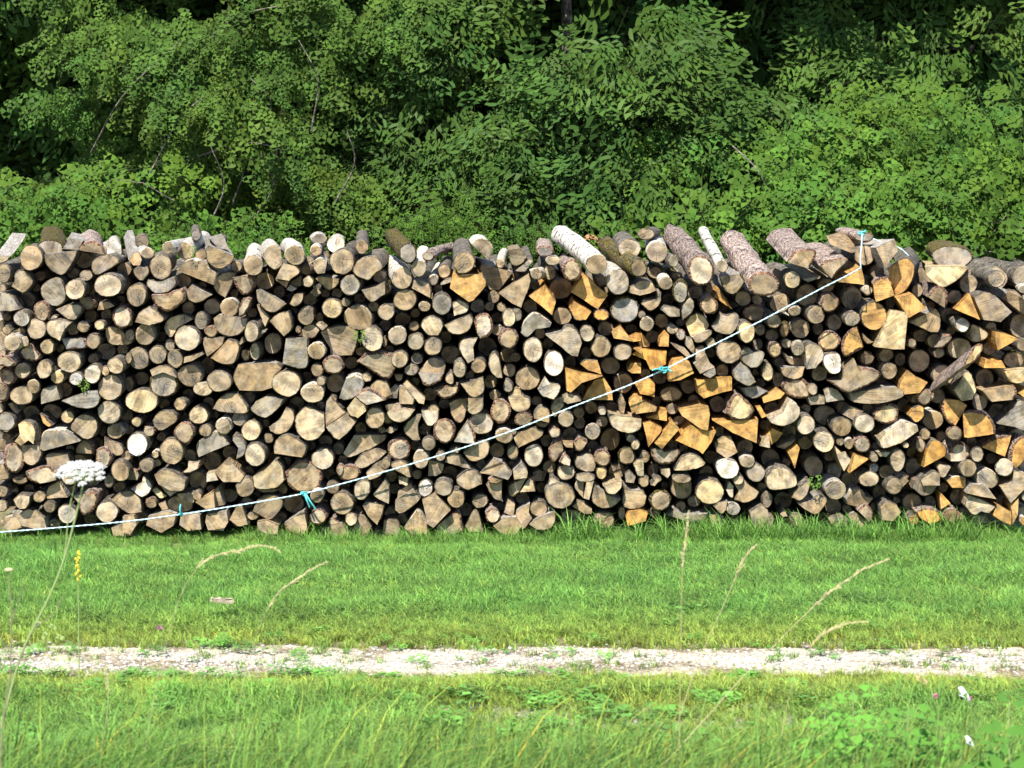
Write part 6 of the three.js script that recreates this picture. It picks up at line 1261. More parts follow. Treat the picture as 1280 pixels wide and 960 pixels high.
// blobs: [x, y, z, rx, ry, rz, sprigs]: boughs stand on the blob's shell, each a clump of sprigs that droops outward, with gaps between them
function foliage(parent, kind, blobs, hue = kind, loose = 0, scale = 1, dens = 0.6) {
  const lists = [[], [], [], []]; const mat = MAT[kind === 'fresh' ? 'small' : kind], H = HUE[hue], cand = [];
  for (const [x, y, z, rx, ry, rz, n] of blobs) {
    const off = rr(0, 60), per = 9, clumps = Math.max(3, Math.round(n / per * dens));
    for (let c = 0; c < clumps; c++) {
      const d = V(gauss(), gauss(), gauss() + 0.4).normalize(), r0 = rr(0.72, 1.1) * (1 + 0.9 * fbm(d.x * 2 + off, d.y * 2, d.z * 2, 3)), C = V(x + d.x * rx * r0, y + d.y * ry * r0, z + d.z * rz * r0), R = rr(0.1, 0.23) * (kind === 'maple' ? 1.1 : 1), tone = rr(0.85, 1.15), warm = gauss() * 0.13;
      if (blobs.some(([X, Y, Z, A, B, D]) => ((C.x - X) / A) ** 2 + ((C.y - Y) / B) ** 2 + ((C.z - Z) / D) ** 2 < 0.45)) continue;
      if (hue !== 'deep' && fbm(C.x * 1.7 + 3, C.y * 2.1, C.z * 1.5 + 9, 3) < (kind === 'bramble' ? -0.03 : -0.01)) continue;      // gaps between the boughs
      for (let i = 0; i < per; i++) {
        const e = V(gauss() + d.x * 0.5, gauss() * 0.55 + 0.15, gauss() + d.z * 0.5 + 0.2), p = C.clone().addScaledVector(e, R * 0.75); if (p.y < 0.08) continue;
        const out = kind === 'maple' ? V(d.x * 0.25 + gauss() * 0.45, 0.35 + gauss() * 0.4, 1 + gauss() * 0.3) : V(d.x * 0.3 + gauss() * 0.5, 0.45 + gauss() * 0.45, 0.9 + gauss() * 0.4), tip = V(e.x + d.x * 0.6 + gauss() * 0.3, -0.35 + gauss() * 0.45, e.z * 0.6 + d.z * 0.3);
        const f = tone * rr(0.85, 1.15), w = warm + gauss() * 0.07;
        lists[Math.floor(rnd() * 4)].push([M4(p, orient(out, tip), (kind === 'maple' ? rr(0.75, 1.25) : kind === 'bramble' ? rr(0.85, 1.5) : rr(0.75, 1.35)) * scale), rgb(H[0] * f * (1 + w), H[1] * f, H[2] * f * (1 - w))]);
        if (d.z > 0.25 && r0 > 0.75 && i < 4) cand.push([p, d]);
      }
    }
  }
  lists.forEach((l, i) => l.length && tag(inst('foliage', sprigs[kind][i], mat, l, parent), null, null, null, 'stuff'));
  // the outermost leaves, one by one
  const step = Math.max(1, Math.floor(cand.length / Math.max(1, loose))); let made = 0;
  for (let i = 0; i < cand.length && made < loose; i += step, made++) { const [p, d] = cand[i]; const q = p.clone().add(V(d.x * 0.06, 0.03, 0.07));
    const m = mesh('leaf', singles[kind][i % singles[kind].length], leafColours[kind][Math.floor(rnd() * 4)], parent); m.position.copy(q.sub(parent.position));
    m.quaternion.copy(orient(V(d.x * 0.4 + gauss() * 0.4, 0.5 + gauss() * 0.35, 0.8 + gauss() * 0.3), V(d.x + gauss() * 0.6, -0.6 + gauss() * 0.3, 0.1))); m.scale.setScalar(kind === 'maple' ? rr(0.1, 0.16) : rr(0.07, 0.11)); }
}
const limb = (parent, name, pts, r0, r1) => mesh(name, rod(pts.map((p) => V(...p)), r0, r1, 7, 10), wood, parent);

// ================================================================ HEDGE BEHIND THE PILE
{ // small-leaved shrub on the left
  const t = thing('tall_shrub', 'tall small-leaved shrub with pale thin twigs behind the grey end of the pile', 'shrub');
  limb(t, 'trunk', [[-1.75, 0, -4.3], [-1.8, 1.2, -4.2], [-1.65, 2.6, -4.1], [-1.8, 4.4, -4.0]], 0.045, 0.02); limb(t, 'trunk', [[-1.6, 0, -3.95], [-1.3, 1.3, -3.9], [-1.1, 2.7, -3.8]], 0.045, 0.012); limb(t, 'trunk', [[-1.9, 0, -3.95], [-2.3, 1.3, -3.85], [-2.6, 2.7, -3.7]], 0.045, 0.012);
  foliage(t, 'small', [[-1.89, 2.3, -3.5, 0.75, 0.7, 0.5, 900], [-2.4, 2.5, -3.4, 0.55, 0.45, 0.45, 550], [-1.33, 2.5, -3.4, 0.6, 0.65, 0.5, 800], [-1.7, 3.15, -3.5, 0.95, 0.6, 0.6, 900], [-1.05, 2.0, -3.5, 0.42, 0.5, 0.4, 420], [-1.65, 1.75, -3.3, 0.6, 0.42, 0.4, 520], [-2.55, 2.95, -3.6, 0.55, 0.45, 0.45, 450], [-0.9, 2.95, -3.6, 0.45, 0.6, 0.5, 500], [-1.8, 4.1, -3.8, 1.3, 0.8, 0.8, 1100], [-1.4, 5.1, -4.1, 1.1, 0.8, 0.9, 600]], 'small');
  for (const p of [[[-2.9, 2.05, -3.2], [-2.6, 2.45, -2.85], [-2.2, 2.8, -2.75]], [[-2.2, 2.0, -2.9], [-1.75, 2.12, -2.75], [-1.5, 2.06, -2.72]], [[-1.9, 1.7, -2.95], [-1.8, 2.0, -2.8], [-1.95, 2.3, -2.75]], [[-1.7, 2.1, -2.9], [-1.62, 2.4, -2.8], [-1.75, 2.55, -2.75]], [[-1.75, 1.6, -2.9], [-1.6, 1.85, -2.75], [-1.68, 2.05, -2.72]], [[-2.1, 2.75, -2.95], [-1.85, 2.95, -2.8], [-1.4, 3.05, -2.75]], [[-2.45, 1.9, -2.85], [-2.2, 2.3, -2.7], [-2.05, 2.42, -2.65]], [[-1.35, 2.2, -2.85], [-1.3, 2.55, -2.75], [-1.42, 2.8, -2.72]], [[-2.0, 1.6, -2.6], [-1.9, 1.85, -2.5], [-1.98, 2.1, -2.45]], [[-1.2, 1.7, -2.8], [-1.05, 2.0, -2.7], [-1.1, 2.2, -2.68]]]) limb(t, 'twig', p, 0.007, 0.003);
}
{ // sycamore bush in the middle, with the dome of large lobed leaves
  const t = thing('sycamore_bush', 'dense sycamore bush with large lobed dark leaves behind the long birch log', 'shrub');
  limb(t, 'trunk', [[0.3, 0, -4.1], [0.25, 1.2, -4.0], [0.4, 2.4, -3.9], [0.3, 4.6, -4.1]], 0.08, 0.02); limb(t, 'branch', [[0.25, 1.0, -4.0], [0.7, 1.8, -3.7], [0.9, 2.4, -3.3]], 0.03, 0.01); limb(t, 'branch', [[0.25, 1.2, -4.0], [-0.2, 1.9, -3.8], [-0.5, 2.6, -3.6]], 0.03, 0.01);
  foliage(t, 'maple', [[-0.5, 2.3, -3.6, 0.42, 0.65, 0.45, 330], [-0.1, 2.05, -3.35, 0.48, 0.4, 0.4, 300], [0.68, 2.45, -3.2, 0.52, 0.45, 0.42, 420], [0.8, 2.02, -3.1, 0.55, 0.42, 0.42, 420], [0.25, 2.6, -3.6, 0.35, 0.35, 0.35, 200], [-0.45, 2.95, -3.7, 0.5, 0.45, 0.45, 300], [1.15, 2.12, -3.25, 0.3, 0.35, 0.35, 180], [0.3, 1.75, -3.3, 0.5, 0.3, 0.3, 220], [0.2, 3.5, -4, 1.0, 0.6, 0.7, 420], [0.6, 4.6, -4.1, 1.3, 0.9, 0.9, 450]], 'maple', 300);
}
{ // sycamore branches on the right
  const t = thing('sycamore_tree', 'sycamore tree hanging its lobed leaves over the brambles near the tied rope', 'tree');
  limb(t, 'trunk', [[2.7, 0, -5.2], [2.75, 1.5, -5.1], [2.6, 3, -5.0], [2.8, 5.5, -4.9]], 0.09, 0.04); limb(t, 'branch', [[2.7, 1.9, -4.8], [3.0, 2.3, -4.3], [3.3, 2.8, -3.9]], 0.04, 0.012); limb(t, 'branch', [[2.7, 1.6, -4.8], [2.2, 2.1, -4.4], [1.9, 2.4, -4.0]], 0.04, 0.012);
  foliage(t, 'maple', [[2.05, 2.35, -3.8, 0.4, 0.3, 0.35, 170], [3.0, 2.4, -3.7, 0.5, 0.4, 0.4, 300], [3.35, 2.8, -3.8, 0.5, 0.5, 0.45, 300], [1.78, 2.05, -3.7, 0.35, 0.28, 0.35, 150], [2.6, 2.75, -4.0, 0.4, 0.35, 0.35, 150], [2.5, 4.2, -4.2, 1.5, 0.9, 1.0, 600], [1.4, 3.5, -4.4, 0.8, 0.5, 0.6, 260], [2.0, 3.0, -4.9, 1.2, 0.6, 0.5, 300]], 'maple', 220);
}
{ // brambles
  const a = thing('bramble', 'low bramble thicket with bright broad leaves behind the pile end by the white flower', 'bramble');
  foliage(a, 'bramble', [[-3.0, 1.72, -2.75, 0.6, 0.34, 0.4, 260], [-2.4, 1.6, -2.7, 0.45, 0.34, 0.35, 170], [-3.5, 1.84, -2.9, 0.5, 0.4, 0.4, 170], [-2.75, 1.2, -2.7, 0.9, 0.5, 0.4, 160]], 'bramble', 170);
  limb(a, 'stem', [[-3.0, 0, -2.8], [-2.9, 1.2, -2.6], [-2.6, 1.9, -2.4], [-2.2, 1.75, -2.25]], 0.006, 0.003); limb(a, 'stem', [[-2.6, 0, -2.9], [-2.9, 1.3, -2.6], [-3.3, 1.85, -2.4]], 0.006, 0.003);
  const b = thing('bramble', 'sprawling bramble thicket with bare arching canes behind the tied rope end of the pile', 'bramble');
  foliage(b, 'bramble', [[1.5, 1.72, -2.8, 0.42, 0.34, 0.4, 200], [1.94, 1.84, -2.8, 0.48, 0.34, 0.4, 240], [2.37, 1.73, -2.75, 0.48, 0.38, 0.4, 240], [2.9, 1.73, -2.75, 0.55, 0.42, 0.4, 300], [3.3, 2.05, -2.9, 0.4, 0.45, 0.4, 220], [3.4, 1.42, -2.6, 0.5, 0.4, 0.35, 200], [2.6, 2.08, -2.95, 0.4, 0.28, 0.35, 160], [2.4, 1.2, -2.8, 1.4, 0.5, 0.4, 260]], 'bramble', 280);
  for (const p of [[[3.0, 1.1, -2.6], [2.95, 1.45, -2.3], [3.15, 1.62, -2.2], [3.5, 1.45, -2.2]], [[2.7, 1.3, -2.5], [2.95, 1.6, -2.3], [3.2, 1.72, -2.2]], [[2.9, 1.2, -2.4], [3.05, 1.42, -2.2], [3.3, 1.36, -2.15], [3.5, 1.25, -2.15]], [[1.9, 1.5, -2.6], [2.1, 1.75, -2.35], [2.3, 1.8, -2.3]], [[1.45, 2.1, -2.45], [1.6, 1.95, -2.35], [1.68, 1.8, -2.35]], [[1.6, 1.45, -2.4], [1.75, 1.62, -2.3], [1.95, 1.55, -2.3]], [[2.9, 1.3, -2.4], [3.1, 1.5, -2.25], [3.22, 1.68, -2.2]]]) limb(b, 'cane', p, 0.006, 0.003);
  const c = thing('undergrowth_plant', 'fresh green narrow-leaved plants growing right behind the middle of the pile', 'plant');
  foliage(c, 'fresh', [[-0.1, 1.55, -2.5, 0.45, 0.28, 0.25, 170], [0.35, 1.5, -2.45, 0.35, 0.26, 0.25, 150], [-0.6, 1.5, -2.6, 0.35, 0.25, 0.25, 110], [-1.3, 1.5, -2.6, 0.5, 0.25, 0.25, 150], [-2.0, 1.5, -2.6, 0.35, 0.2, 0.25, 100], [0.9, 1.5, -2.6, 0.45, 0.25, 0.25, 120]], 'fresh');
  const fern = thing('dead_leaves', 'clump of dry russet leaves just behind the long birch log', 'dead leaves', [0.46, 1.53, -2.2]);
  for (let i = 0; i < 9; i++) { const m = mesh('leaf', singles.bramble[i % 3], [new THREE.MeshStandardMaterial({ color: rgb(0.4, 0.2, 0.09), roughness: 0.9, vertexColors: true, side: THREE.DoubleSide })][0], fern); m.position.set(gauss() * 0.1, gauss() * 0.03, gauss() * 0.05); m.quaternion.copy(orient(V(gauss() * 0.5, 0.7, 0.7), V(gauss(), -0.3, 0.3))); m.scale.set(0.04, 0.07, 0.05); }
}
// the wood behind: tall trees whose crowns close into a roof, so that it is dark underneath; young growth stands at its back
[[-5.2, -8.6, 0.16], [-3.3, -8.0, 0.12], [-0.8, -8.4, 0.15], [1.35, -7.9, 0.14], [3.9, -8.4, 0.16], [5.8, -8.8, 0.14]].forEach(([x, z, r], i) => {
  const t = thing('forest_tree', ['dark tree at the edge of the wood, behind the bramble by the white flower', 'slim dark tree behind the small-leaved shrub', 'dark tree deep in shade between shrub and sycamore bush', 'shaded tree with a bare trunk behind the sycamore bush', 'dark tree behind the sycamore tree on the rope side', 'dark tree at the outer end of the wood, beyond the rope'][i], 'tree', [x, GY, z], 'trees of the wood behind the hedge');
  mesh('trunk', rod([V(0, 0, 0), V(0.1, 2, 0), V(-0.05, 4, 0.1), V(0.1, 7.5, 0)], r, r * 0.4, 9, 12), wood, t);
  for (let k = 0; k < 4; k++) mesh('branch', rod([V(0, 2.4 + k * 0.8, 0), V(gauss() * 0.9, 3.0 + k * 0.8, 0.4), V(gauss() * 1.8, 3.5 + k * 0.8, 0.8 + gauss() * 0.4)], r * 0.35, 0.012, 6, 6), wood, t);
  const b = [[x, 4.6, z + 3.6, 1.7, 0.55, 1.3, 420], [x + 0.3, 4.7, z + 1.2, 1.8, 0.6, 1.7, 480], [x - 0.3, 4.6, z - 1.1, 1.9, 0.6, 1.6, 420], [x, 5.9, z + 2.6, 1.8, 0.9, 1.6, 480], [x + 0.2, 6.9, z + 0.8, 1.6, 0.9, 1.6, 420], [x - 0.5, 3.3, z + 3.1, 1.1, 0.45, 0.5, 170], [x + 0.4, 2.4, z + 2.9, 1.2, 0.5, 0.4, 190], [x - 0.3, 1.5, z + 2.8, 1.2, 0.5, 0.4, 170]];
  const f = new THREE.Group(); f.name = 'crown'; f.position.set(-x, -GY, -z); t.add(f); foliage(f, 'maple', b, 'deep', 0, 1.6, 0.75);
});
{
  const t = tag(new THREE.Group(), 'dark mass of leaves filling the back of the wood', 'woodland', null, 'stuff'); t.name = 'woodland'; scene.add(t); const b = [];
  for (const x of [-8.2, -6.3, -4.4, -2.5, -0.6, 1.3, 3.2, 5.1, 7.0, 8.6]) for (const y of [0.6, 1.8, 2.9, 3.9, 4.9]) b.push([x + gauss() * 0.3, y, -11 + gauss() * 0.3, 1.25, 0.75, 0.6, 230]);
  foliage(t, 'maple', b, 'deep', 0, 1.8, 0.8);
}

// ================================================================ GRASS
function tuft(n, h, w, lean, spread, side = 0) {
  const pos = [], uv = [], idx = [], col = [];
  for (let i = 0; i < n; i++) {
    const a = rr(0, 6.283), bx = gauss() * spread, bz = gauss() * spread, L = h * rr(0.5, 1.15), cu = lean * rr(0.3, 1.3), ww = w * rr(0.6, 1.2), j = rr(0.55, 1.45), yl = rnd() < 0.08 ? 1.7 : 1;
    const dx = Math.cos(a) + side, dz = Math.sin(a) * 0.8, sx = -Math.sin(a + 0.4), sz = Math.cos(a + 0.4), o = pos.length / 3;
    for (let k = 0; k <= 3; k++) { const t = k / 3, s = L * t, out = cu * L * t * t, y = s * (1 - 0.35 * cu * t * t), wd = ww * (1 - t * t) * 0.5 + 0.0002; for (const q of [-1, 1]) { pos.push(bx + dx * out + sx * wd * q, y, bz + dz * out + sz * wd * q); uv.push(q, t); const f = j * (0.85 + 0.25 * t); col.push(f * yl, f * (yl > 1 ? 1.15 : 1), f); }
      if (k) { const p = o + k * 2; idx.push(p - 2, p - 1, p, p - 1, p + 1, p); } }
  }
  return geom(pos, uv, idx, col);
}
const lawnT = [0, 1, 2, 3].map(() => tuft(14, 0.09, 0.0055, 1.0, 0.03)), longT = [0, 1, 2, 3].map(() => tuft(11, 0.2, 0.0065, 0.9, 0.035)), wildT = [0, 1, 2, 3].map(() => tuft(9, 0.44, 0.0075, 0.95, 0.05, 0.6));
const G = { lawn: lawnT.map(() => []), long: lawnT.map(() => []), wild: lawnT.map(() => []) };
const blades = (kind, x, z, s, f, yel = 0) => { const w = 0.1 * fbm(x * 0.9, z * 0.9, 7) + yel; G[kind][Math.floor(rnd() * 4)].push([M4(V(x, GY, z), rotY(rr(-0.9, 0.9) + (kind === 'wild' ? 0 : rr(0, 6.28))), V(s * rr(0.85, 1.15), s, s)), (f *= rr(0.72, 1.28), rgb(0.195 * f * (1 + w * 2), 0.385 * f * (1 + w * 0.3), 0.07 * f))]); };
for (let i = 0; i < 26000; i++) {           // the mown strip between pile and track
  const z = rr(-0.25, 2.8), x = rr(-1, 1) * halfWidth(z); const edge = RUT[0] + e0(x); if (z > edge + rr(-0.03, 0.05) || (z > edge - 0.16 && rnd() < 0.55 + 0.5 * fbm(x * 4, 5, 2))) continue;
  const near = sm(1.9, 2.6, z), p = fbm(x * 1.6, z * 2.2, 1), s = (1 + 0.5 * p) * (1 - 0.4 * near) * (1 - 0.4 * sm(0.8, 0.1, z) * sm(1.2, -0.5, x)) * (1 - 0.15 * sm(0.9, 0.1, z) * sm(-1.3, -2.0, x));
  blades('lawn', x, z, s, 1 + 0.5 * fbm(x * 2.5, z * 2.5, 5) + 0.35 * fbm(x * 7, z * 7, 15) + 0.05 * near, 0.28 * near + (rnd() < 0.06 ? 0.35 : 0));
}
for (let i = 0; i < 1500; i++) { const z = rr(-0.1, 0.22), x = rr(-1, 1) * halfWidth(0); const k = fbm(x * 1.9, 2, 9); if (x < -1.5 && rnd() < 0.93) continue; if (k < -0.1 && rnd() < 0.7) continue; blades('long', x, z, rr(0.4, 0.8) * (1 + k) * (x > 0.3 ? 1.3 : 0.85), rr(0.8, 1.1)); }
for (let i = 0; i < 4200; i++) { const z = rr(0.35, 2.1), x = rr(-1, 1) * halfWidth(z), k = fbm(x * 1.5, z * 1.9, 3); if (k > 0.02 + rr(-0.05, 0.05)) blades('long', x, z, rr(0.4, 0.62) * (0.85 + k), rr(0.7, 1.0), -0.05); }
for (let i = 0; i < 15000; i++) {           // the strip between the wheel tracks and what follows
  const z = rr(3.05, 5.2), x = rr(-1, 1) * halfWidth(z), bare = sm(-0.5, -0.1, x) * sm(1.5, 0.9, x) * sm(3.6, 3.75, z) * sm(4.7, 4.4, z); if (z < RUT[1] + e1(x) + rr(-0.06, 0.04)) continue; if (z > RUT2[0] && z < RUT2[1] && fbm(x * 2, z * 4, 2) + (x > -0.3 && x < 1.2 ? 0.34 : 0.2) > rnd() * 0.8) continue;
  blades('lawn', x, z, rr(0.8, 1.25) * (1 + 0.5 * fbm(x * 2, z * 2, 8)) * (0.45 + 0.55 * sm(3.25, 3.7, z)) * (1 - 0.4 * bare), 1.0 + 0.4 * fbm(x * 3, z * 3, 5), 0.3 * sm(4.0, 3.3, z) + 0.18 * bare + 0.06 + (rnd() < 0.1 ? 0.3 : 0));
}
for (let i = 0; i < 900; i++) { const z = rr(2.68, 3.32), x = rr(-1, 1) * halfWidth(z), k = fbm(x * 3.1, z * 6, 12) + (x < -1.6 ? 0.1 : 0); if (k > 0.1) blades('lawn', x, z, rr(0.3, 0.7), rr(0.8, 1.1), 0.1); }
for (let i = 0; i < 1300; i++) { const z = rr(3.6, 4.5), x = rr(-1, 1) * halfWidth(z); if (fbm(x * 1.7, z * 1.7, 3) > 0.02 && !(x > -0.4 && x < 1.3)) blades('long', x, z, rr(0.5, 0.85), rr(0.85, 1.15)); }
for (let i = 0; i < 5200; i++) { const z = 4.55 + 1.9 * rnd() ** 0.8, x = rr(-1, 1) * halfWidth(z); blades('long', x, z, rr(0.6, 1.2), rr(0.55, 1.0) * (1 + 0.5 * fbm(x * 1.4, z * 2, 22)), rnd() < 0.07 ? 0.4 : 0.03); }
for (let i = 0; i < 4000; i++) { const z = 4.85 + 1.6 * rnd() ** 0.7, x = rr(-1, 1) * halfWidth(z); if (fbm(x * 1.2, z, 6) > rr(-0.25, 0.2)) blades('wild', x, z, rr(0.5, 1.05), rr(0.5, 1.35), rnd() < 0.12 ? 0.4 : 0.02); }
{
  const grp = (name, label, geos, lists) => { const g = tag(new THREE.Group(), label, 'grass', null, 'stuff'); g.name = name; scene.add(g); lists.forEach((l, i) => inst('blades', geos[i], MAT.grass, l, g)); };
  grp('lawn_grass', 'short bright green grass of the mown strip', lawnT, G.lawn); grp('long_grass', 'longer grass along the foot of the pile and by the track', longT, G.long); grp('wild_grass', 'tall leaning wild grass on the verge', wildT, G.wild);
}

// broad-leaved weeds: rosettes at the edges of the track and in the verge, nobody could count them
{
  const ros = [0, 1, 2].map(() => { const g = []; for (let i = 0; i < 9; i++) { const a = i * 2.4 + rr(-0.3, 0.3), d = V(Math.cos(a), rr(0.2, 0.9), Math.sin(a)).normalize(), j = rr(0.75, 1.25); const b = put(blade(i % 3 ? oval : ovate, 0.25, 0.4, [j, j, j]), V(d.x * 0.015, rr(0.01, 0.05), d.z * 0.015), orient(V(-d.x * 0.6 + gauss() * 0.2, 1, -d.z * 0.6 + 0.3), d), rr(0.05, 0.1)); b.deleteAttribute('uv'); g.push(b); } return mergeGeometries(g); });
  const L = [[], [], []], add = (x, z, s) => { const f = rr(0.8, 1.25); L[Math.floor(rnd() * 3)].push([M4(V(x, GY + 0.005, z), rotY(rr(0, 6.28)), s), rgb(0.15 * f, 0.34 * f, 0.055 * f)]); };
  for (const [x, z, r, n] of [[-1.35, 2.7, 0.08, 4], [-1.5, 3.3, 0.16, 10], [-0.86, 3.3, 0.15, 12], [0, 3.3, 0.2, 8], [0.4, 3.4, 0.18, 10], [1.02, 3.3, 0.1, 4], [-0.1, 3.32, 0.1, 4], [-2.0, 3.3, 0.2, 10], [-1.2, 3.32, 0.12, 5], [-0.6, 3.34, 0.15, 6], [1.6, 2.4, 0.3, 8], [1.3, 2.1, 0.25, 5], [0.75, 2.0, 0.2, 5]]) for (let i = 0; i < n; i++) add(x + gauss() * r, z + gauss() * r * 0.35, rr(0.4, 0.9));
  for (let i = 0; i < 420; i++) { const z = rr(0.2, 3.0), x = rr(-1, 1) * halfWidth(z); add(x, z, rr(0.35, 0.75)); }
  for (let i = 0; i < 420; i++) { const z = rr(3.5, 5.6), x = rr(-1, 1) * halfWidth(z); add(x, z, rr(0.5, 1.2)); }
  const g = tag(new THREE.Group(), 'low broad-leaved weeds among the grass and along the track', 'weeds', null, 'stuff'); g.name = 'ground_weeds'; scene.add(g); L.forEach((l, i) => inst('leaves', ros[i], MAT.bramble, l, g));
}

// ================================================================ ROPE
{
  const white = new THREE.MeshStandardMaterial({ color: rgb(0.55, 0.74, 0.8), roughness: 0.7 }), teal = new THREE.MeshStandardMaterial({ color: rgb(0.1, 0.5, 0.52), roughness: 0.6 });
  const t = thing('rope', 'pale blue rope running slantwise across the front of the pile, tied over its top', 'rope');
  const cord = (name, pts, r, m) => { const c = pts.map((p) => V(...p)), n = pts.length * 6; // two twisted strands
    const cv = new THREE.CatmullRomCurve3(c), len = cv.getLength(), out = []; for (const ph of [0, Math.PI]) { const q = [], k = Math.max(12, Math.round(len / 0.02)); for (let i = 0; i <= k; i++) { const p = cv.getPointAt(i / k), a = ph + i / k * len / 0.07 * 6.283; q.push(p.add(V(0, Math.cos(a) * r * 0.55, Math.sin(a) * r * 0.55))); } out.push(rod(q, r * 0.75, r * 0.75, 6, k)); } return mesh(name, mergeGeometries(out), m, t); };
  cord('slanting_run', [[-3.04, -0.02, 0.14], [-2.861, -0.012, 0.14], [-2.503, 0.014, 0.13], [-2.146, 0.044, 0.11], [-1.85, 0.08, 0.09], [-1.43, 0.148, 0.09], [-1.161, 0.198, 0.09], [-0.937, 0.256, 0.09], [-0.713, 0.321, 0.1], [-0.356, 0.429, 0.1], [0, 0.552, 0.1], [0.355, 0.694, 0.1], [0.666, 0.814, 0.1], [0.843, 0.895, 0.1], [1.063, 1.006, 0.1], [1.239, 1.096, 0.11], [1.409, 1.185, 0.12], [1.588, 1.284, 0.13], [1.718, 1.355, 0.14], [1.847, 1.422, 0.15], [1.914, 1.463, 0.17]], 0.0042, white);
  cord('upright_run', [[1.914, 1.463, 0.17], [1.911, 1.52, 0.17], [1.918, 1.594, 0.16], [1.923, 1.641, 0.13], [1.945, 1.652, 0], [1.985, 1.63, -0.3], [2.06, 1.58, -0.8]], 0.005, white);
  cord('loose_end', [[2.0, 1.62, -0.42], [2.1, 1.58, -0.32], [2.192, 1.55, -0.25], [2.229, 1.522, -0.25], [2.257, 1.491, -0.25]], 0.0045, white);
  const knot = (x, y, z, s, tails) => { const p = []; for (let i = 0; i <= 60; i++) { const a = i / 60 * Math.PI * 2; p.push(V(x + s * (Math.sin(a) + 2 * Math.sin(2 * a)) * 0.5, y + s * (Math.cos(a) - 2 * Math.cos(2 * a)) * 0.32, z - s * Math.sin(3 * a) * 0.4)); } const k = mesh('knot', rod(p, 0.005, 0.005, 6, 80), teal, t); for (const q of tails) mesh('tail', rod(q.map((v) => V(...v)), 0.006, 0.0045, 6, 8), teal, k); };
  knot(0.843, 0.895, 0.1, 0.018, [[[0.83, 0.89, 0.1], [0.8, 0.9, 0.12], [0.775, 0.892, 0.12]], [[0.86, 0.9, 0.1], [0.885, 0.885, 0.12]]]);
  knot(-1.161, 0.198, 0.09, 0.012, [[[-1.156, 0.199, 0.1], [-1.145, 0.171, 0.12], [-1.129, 0.124, 0.11]], [[-1.151, 0.199, 0.1], [-1.123, 0.157, 0.12], [-1.093, 0.11, 0.11]]]);
  knot(-1.849, 0.08, 0.09, 0.008, [[[-1.849, 0.082, 0.1], [-1.852, 0.115, 0.11], [-1.848, 0.14, 0.1]]]);
  knot(1.925, 1.648, 0.11, 0.014, [[[1.925, 1.65, 0.1], [1.95, 1.665, 0.09]]]);
}

// ================================================================ PLANTS THAT STAND ALONE
const stemMat = new THREE.MeshStandardMaterial({ color: rgb(0.3, 0.4, 0.14), roughness: 0.8 }), straw = new THREE.MeshStandardMaterial({ color: rgb(0.62, 0.52, 0.28), roughness: 0.9 }), dry = new THREE.MeshStandardMaterial({ color: rgb(0.26, 0.22, 0.14), roughness: 1 });
{ // umbel
  const t = thing('wild_carrot', 'tall wild carrot with one flat white flower head in front of the pile', 'flower', [-1.83, 0, 5]), o = ([x, y, z]) => V(x + 1.83, y, z - 5);
  mesh('stem', rod([[-1.83, 0, 5], [-1.776, 0.199, 5], [-1.701, 0.441, 5], [-1.607, 0.626, 5], [-1.555, 0.753, 5], [-1.507, 0.921, 5], [-1.477, 1.04, 5]].map(o), 0.0045, 0.0032, 7, 24), stemMat, t);
  mesh('side_stem', rod([[-1.56, 0.74, 5], [-1.548, 0.8, 5], [-1.534, 0.921, 5], [-1.505, 1.045, 5]].map(o), 0.0025, 0.0018, 5, 10), stemMat, t);
  const white = new THREE.MeshStandardMaterial({ color: rgb(0.63, 0.625, 0.58), roughness: 0.9, side: THREE.DoubleSide }), rays = [], blossoms = [], petals = [];
  const base = V(0.353, 1.04, 0);
  for (let i = 0; i < 34; i++) { const a = i * 2.4, q = Math.sqrt((i + 0.5) / 34), e = V(base.x - 0.01 + Math.cos(a) * q * 0.084, 1.082 - q * q * 0.026 + gauss() * 0.003, Math.sin(a) * q * 0.075); rays.push(rod([base, base.clone().lerp(e, 0.55).add(V(0, -0.006, 0)), e], 0.0011, 0.0008, 4, 4));
    for (let k = 0; k < 16; k++) { const b = k * 2.4, w = Math.sqrt(k / 16) * 0.0155; const g = new THREE.IcosahedronGeometry(rr(0.002, 0.0045), 0); g.scale(1, 0.7, 1); g.translate(e.x + Math.cos(b) * w, e.y + 0.004 - w * w * 12 + gauss() * 0.001, e.z + Math.sin(b) * w); blossoms.push(g); } }
  for (let i = 0; i < 10; i++) { const a = i * 0.63; petals.push(rod([base, base.clone().add(V(Math.cos(a) * 0.018, -0.004, Math.sin(a) * 0.018)), base.clone().add(V(Math.cos(a) * 0.03, -0.016, Math.sin(a) * 0.03))], 0.0014, 0.0004, 4, 4)); }
  const tilt = (g) => { g.translate(-base.x, -base.y, -base.z); g.rotateX(0.36); g.scale(1.02, 1.0, 1); g.translate(base.x, base.y, base.z); return g; };
  const h = mesh('flower_head', tilt(mergeGeometries(blossoms)), white, t); mesh('rays', tilt(mergeGeometries(rays)), stemMat, h); mesh('bracts', mergeGeometries(petals), stemMat, t);
  mesh('leaf', (() => { const g = []; for (let i = 0; i < 9; i++) g.push(put(blade(narrow, 0.2, 0.4, [1, 1, 1]), V(0.2 + i * 0.012, 0.55 - i * 0.02, 0.02), orient(V(gauss() * 0.3, 0.8, 0.6), V(i % 2 ? 1 : -0.2, gauss() * 0.3, 0.3)), 0.05)); return mergeGeometries(g); })(), stemMat, t);
}
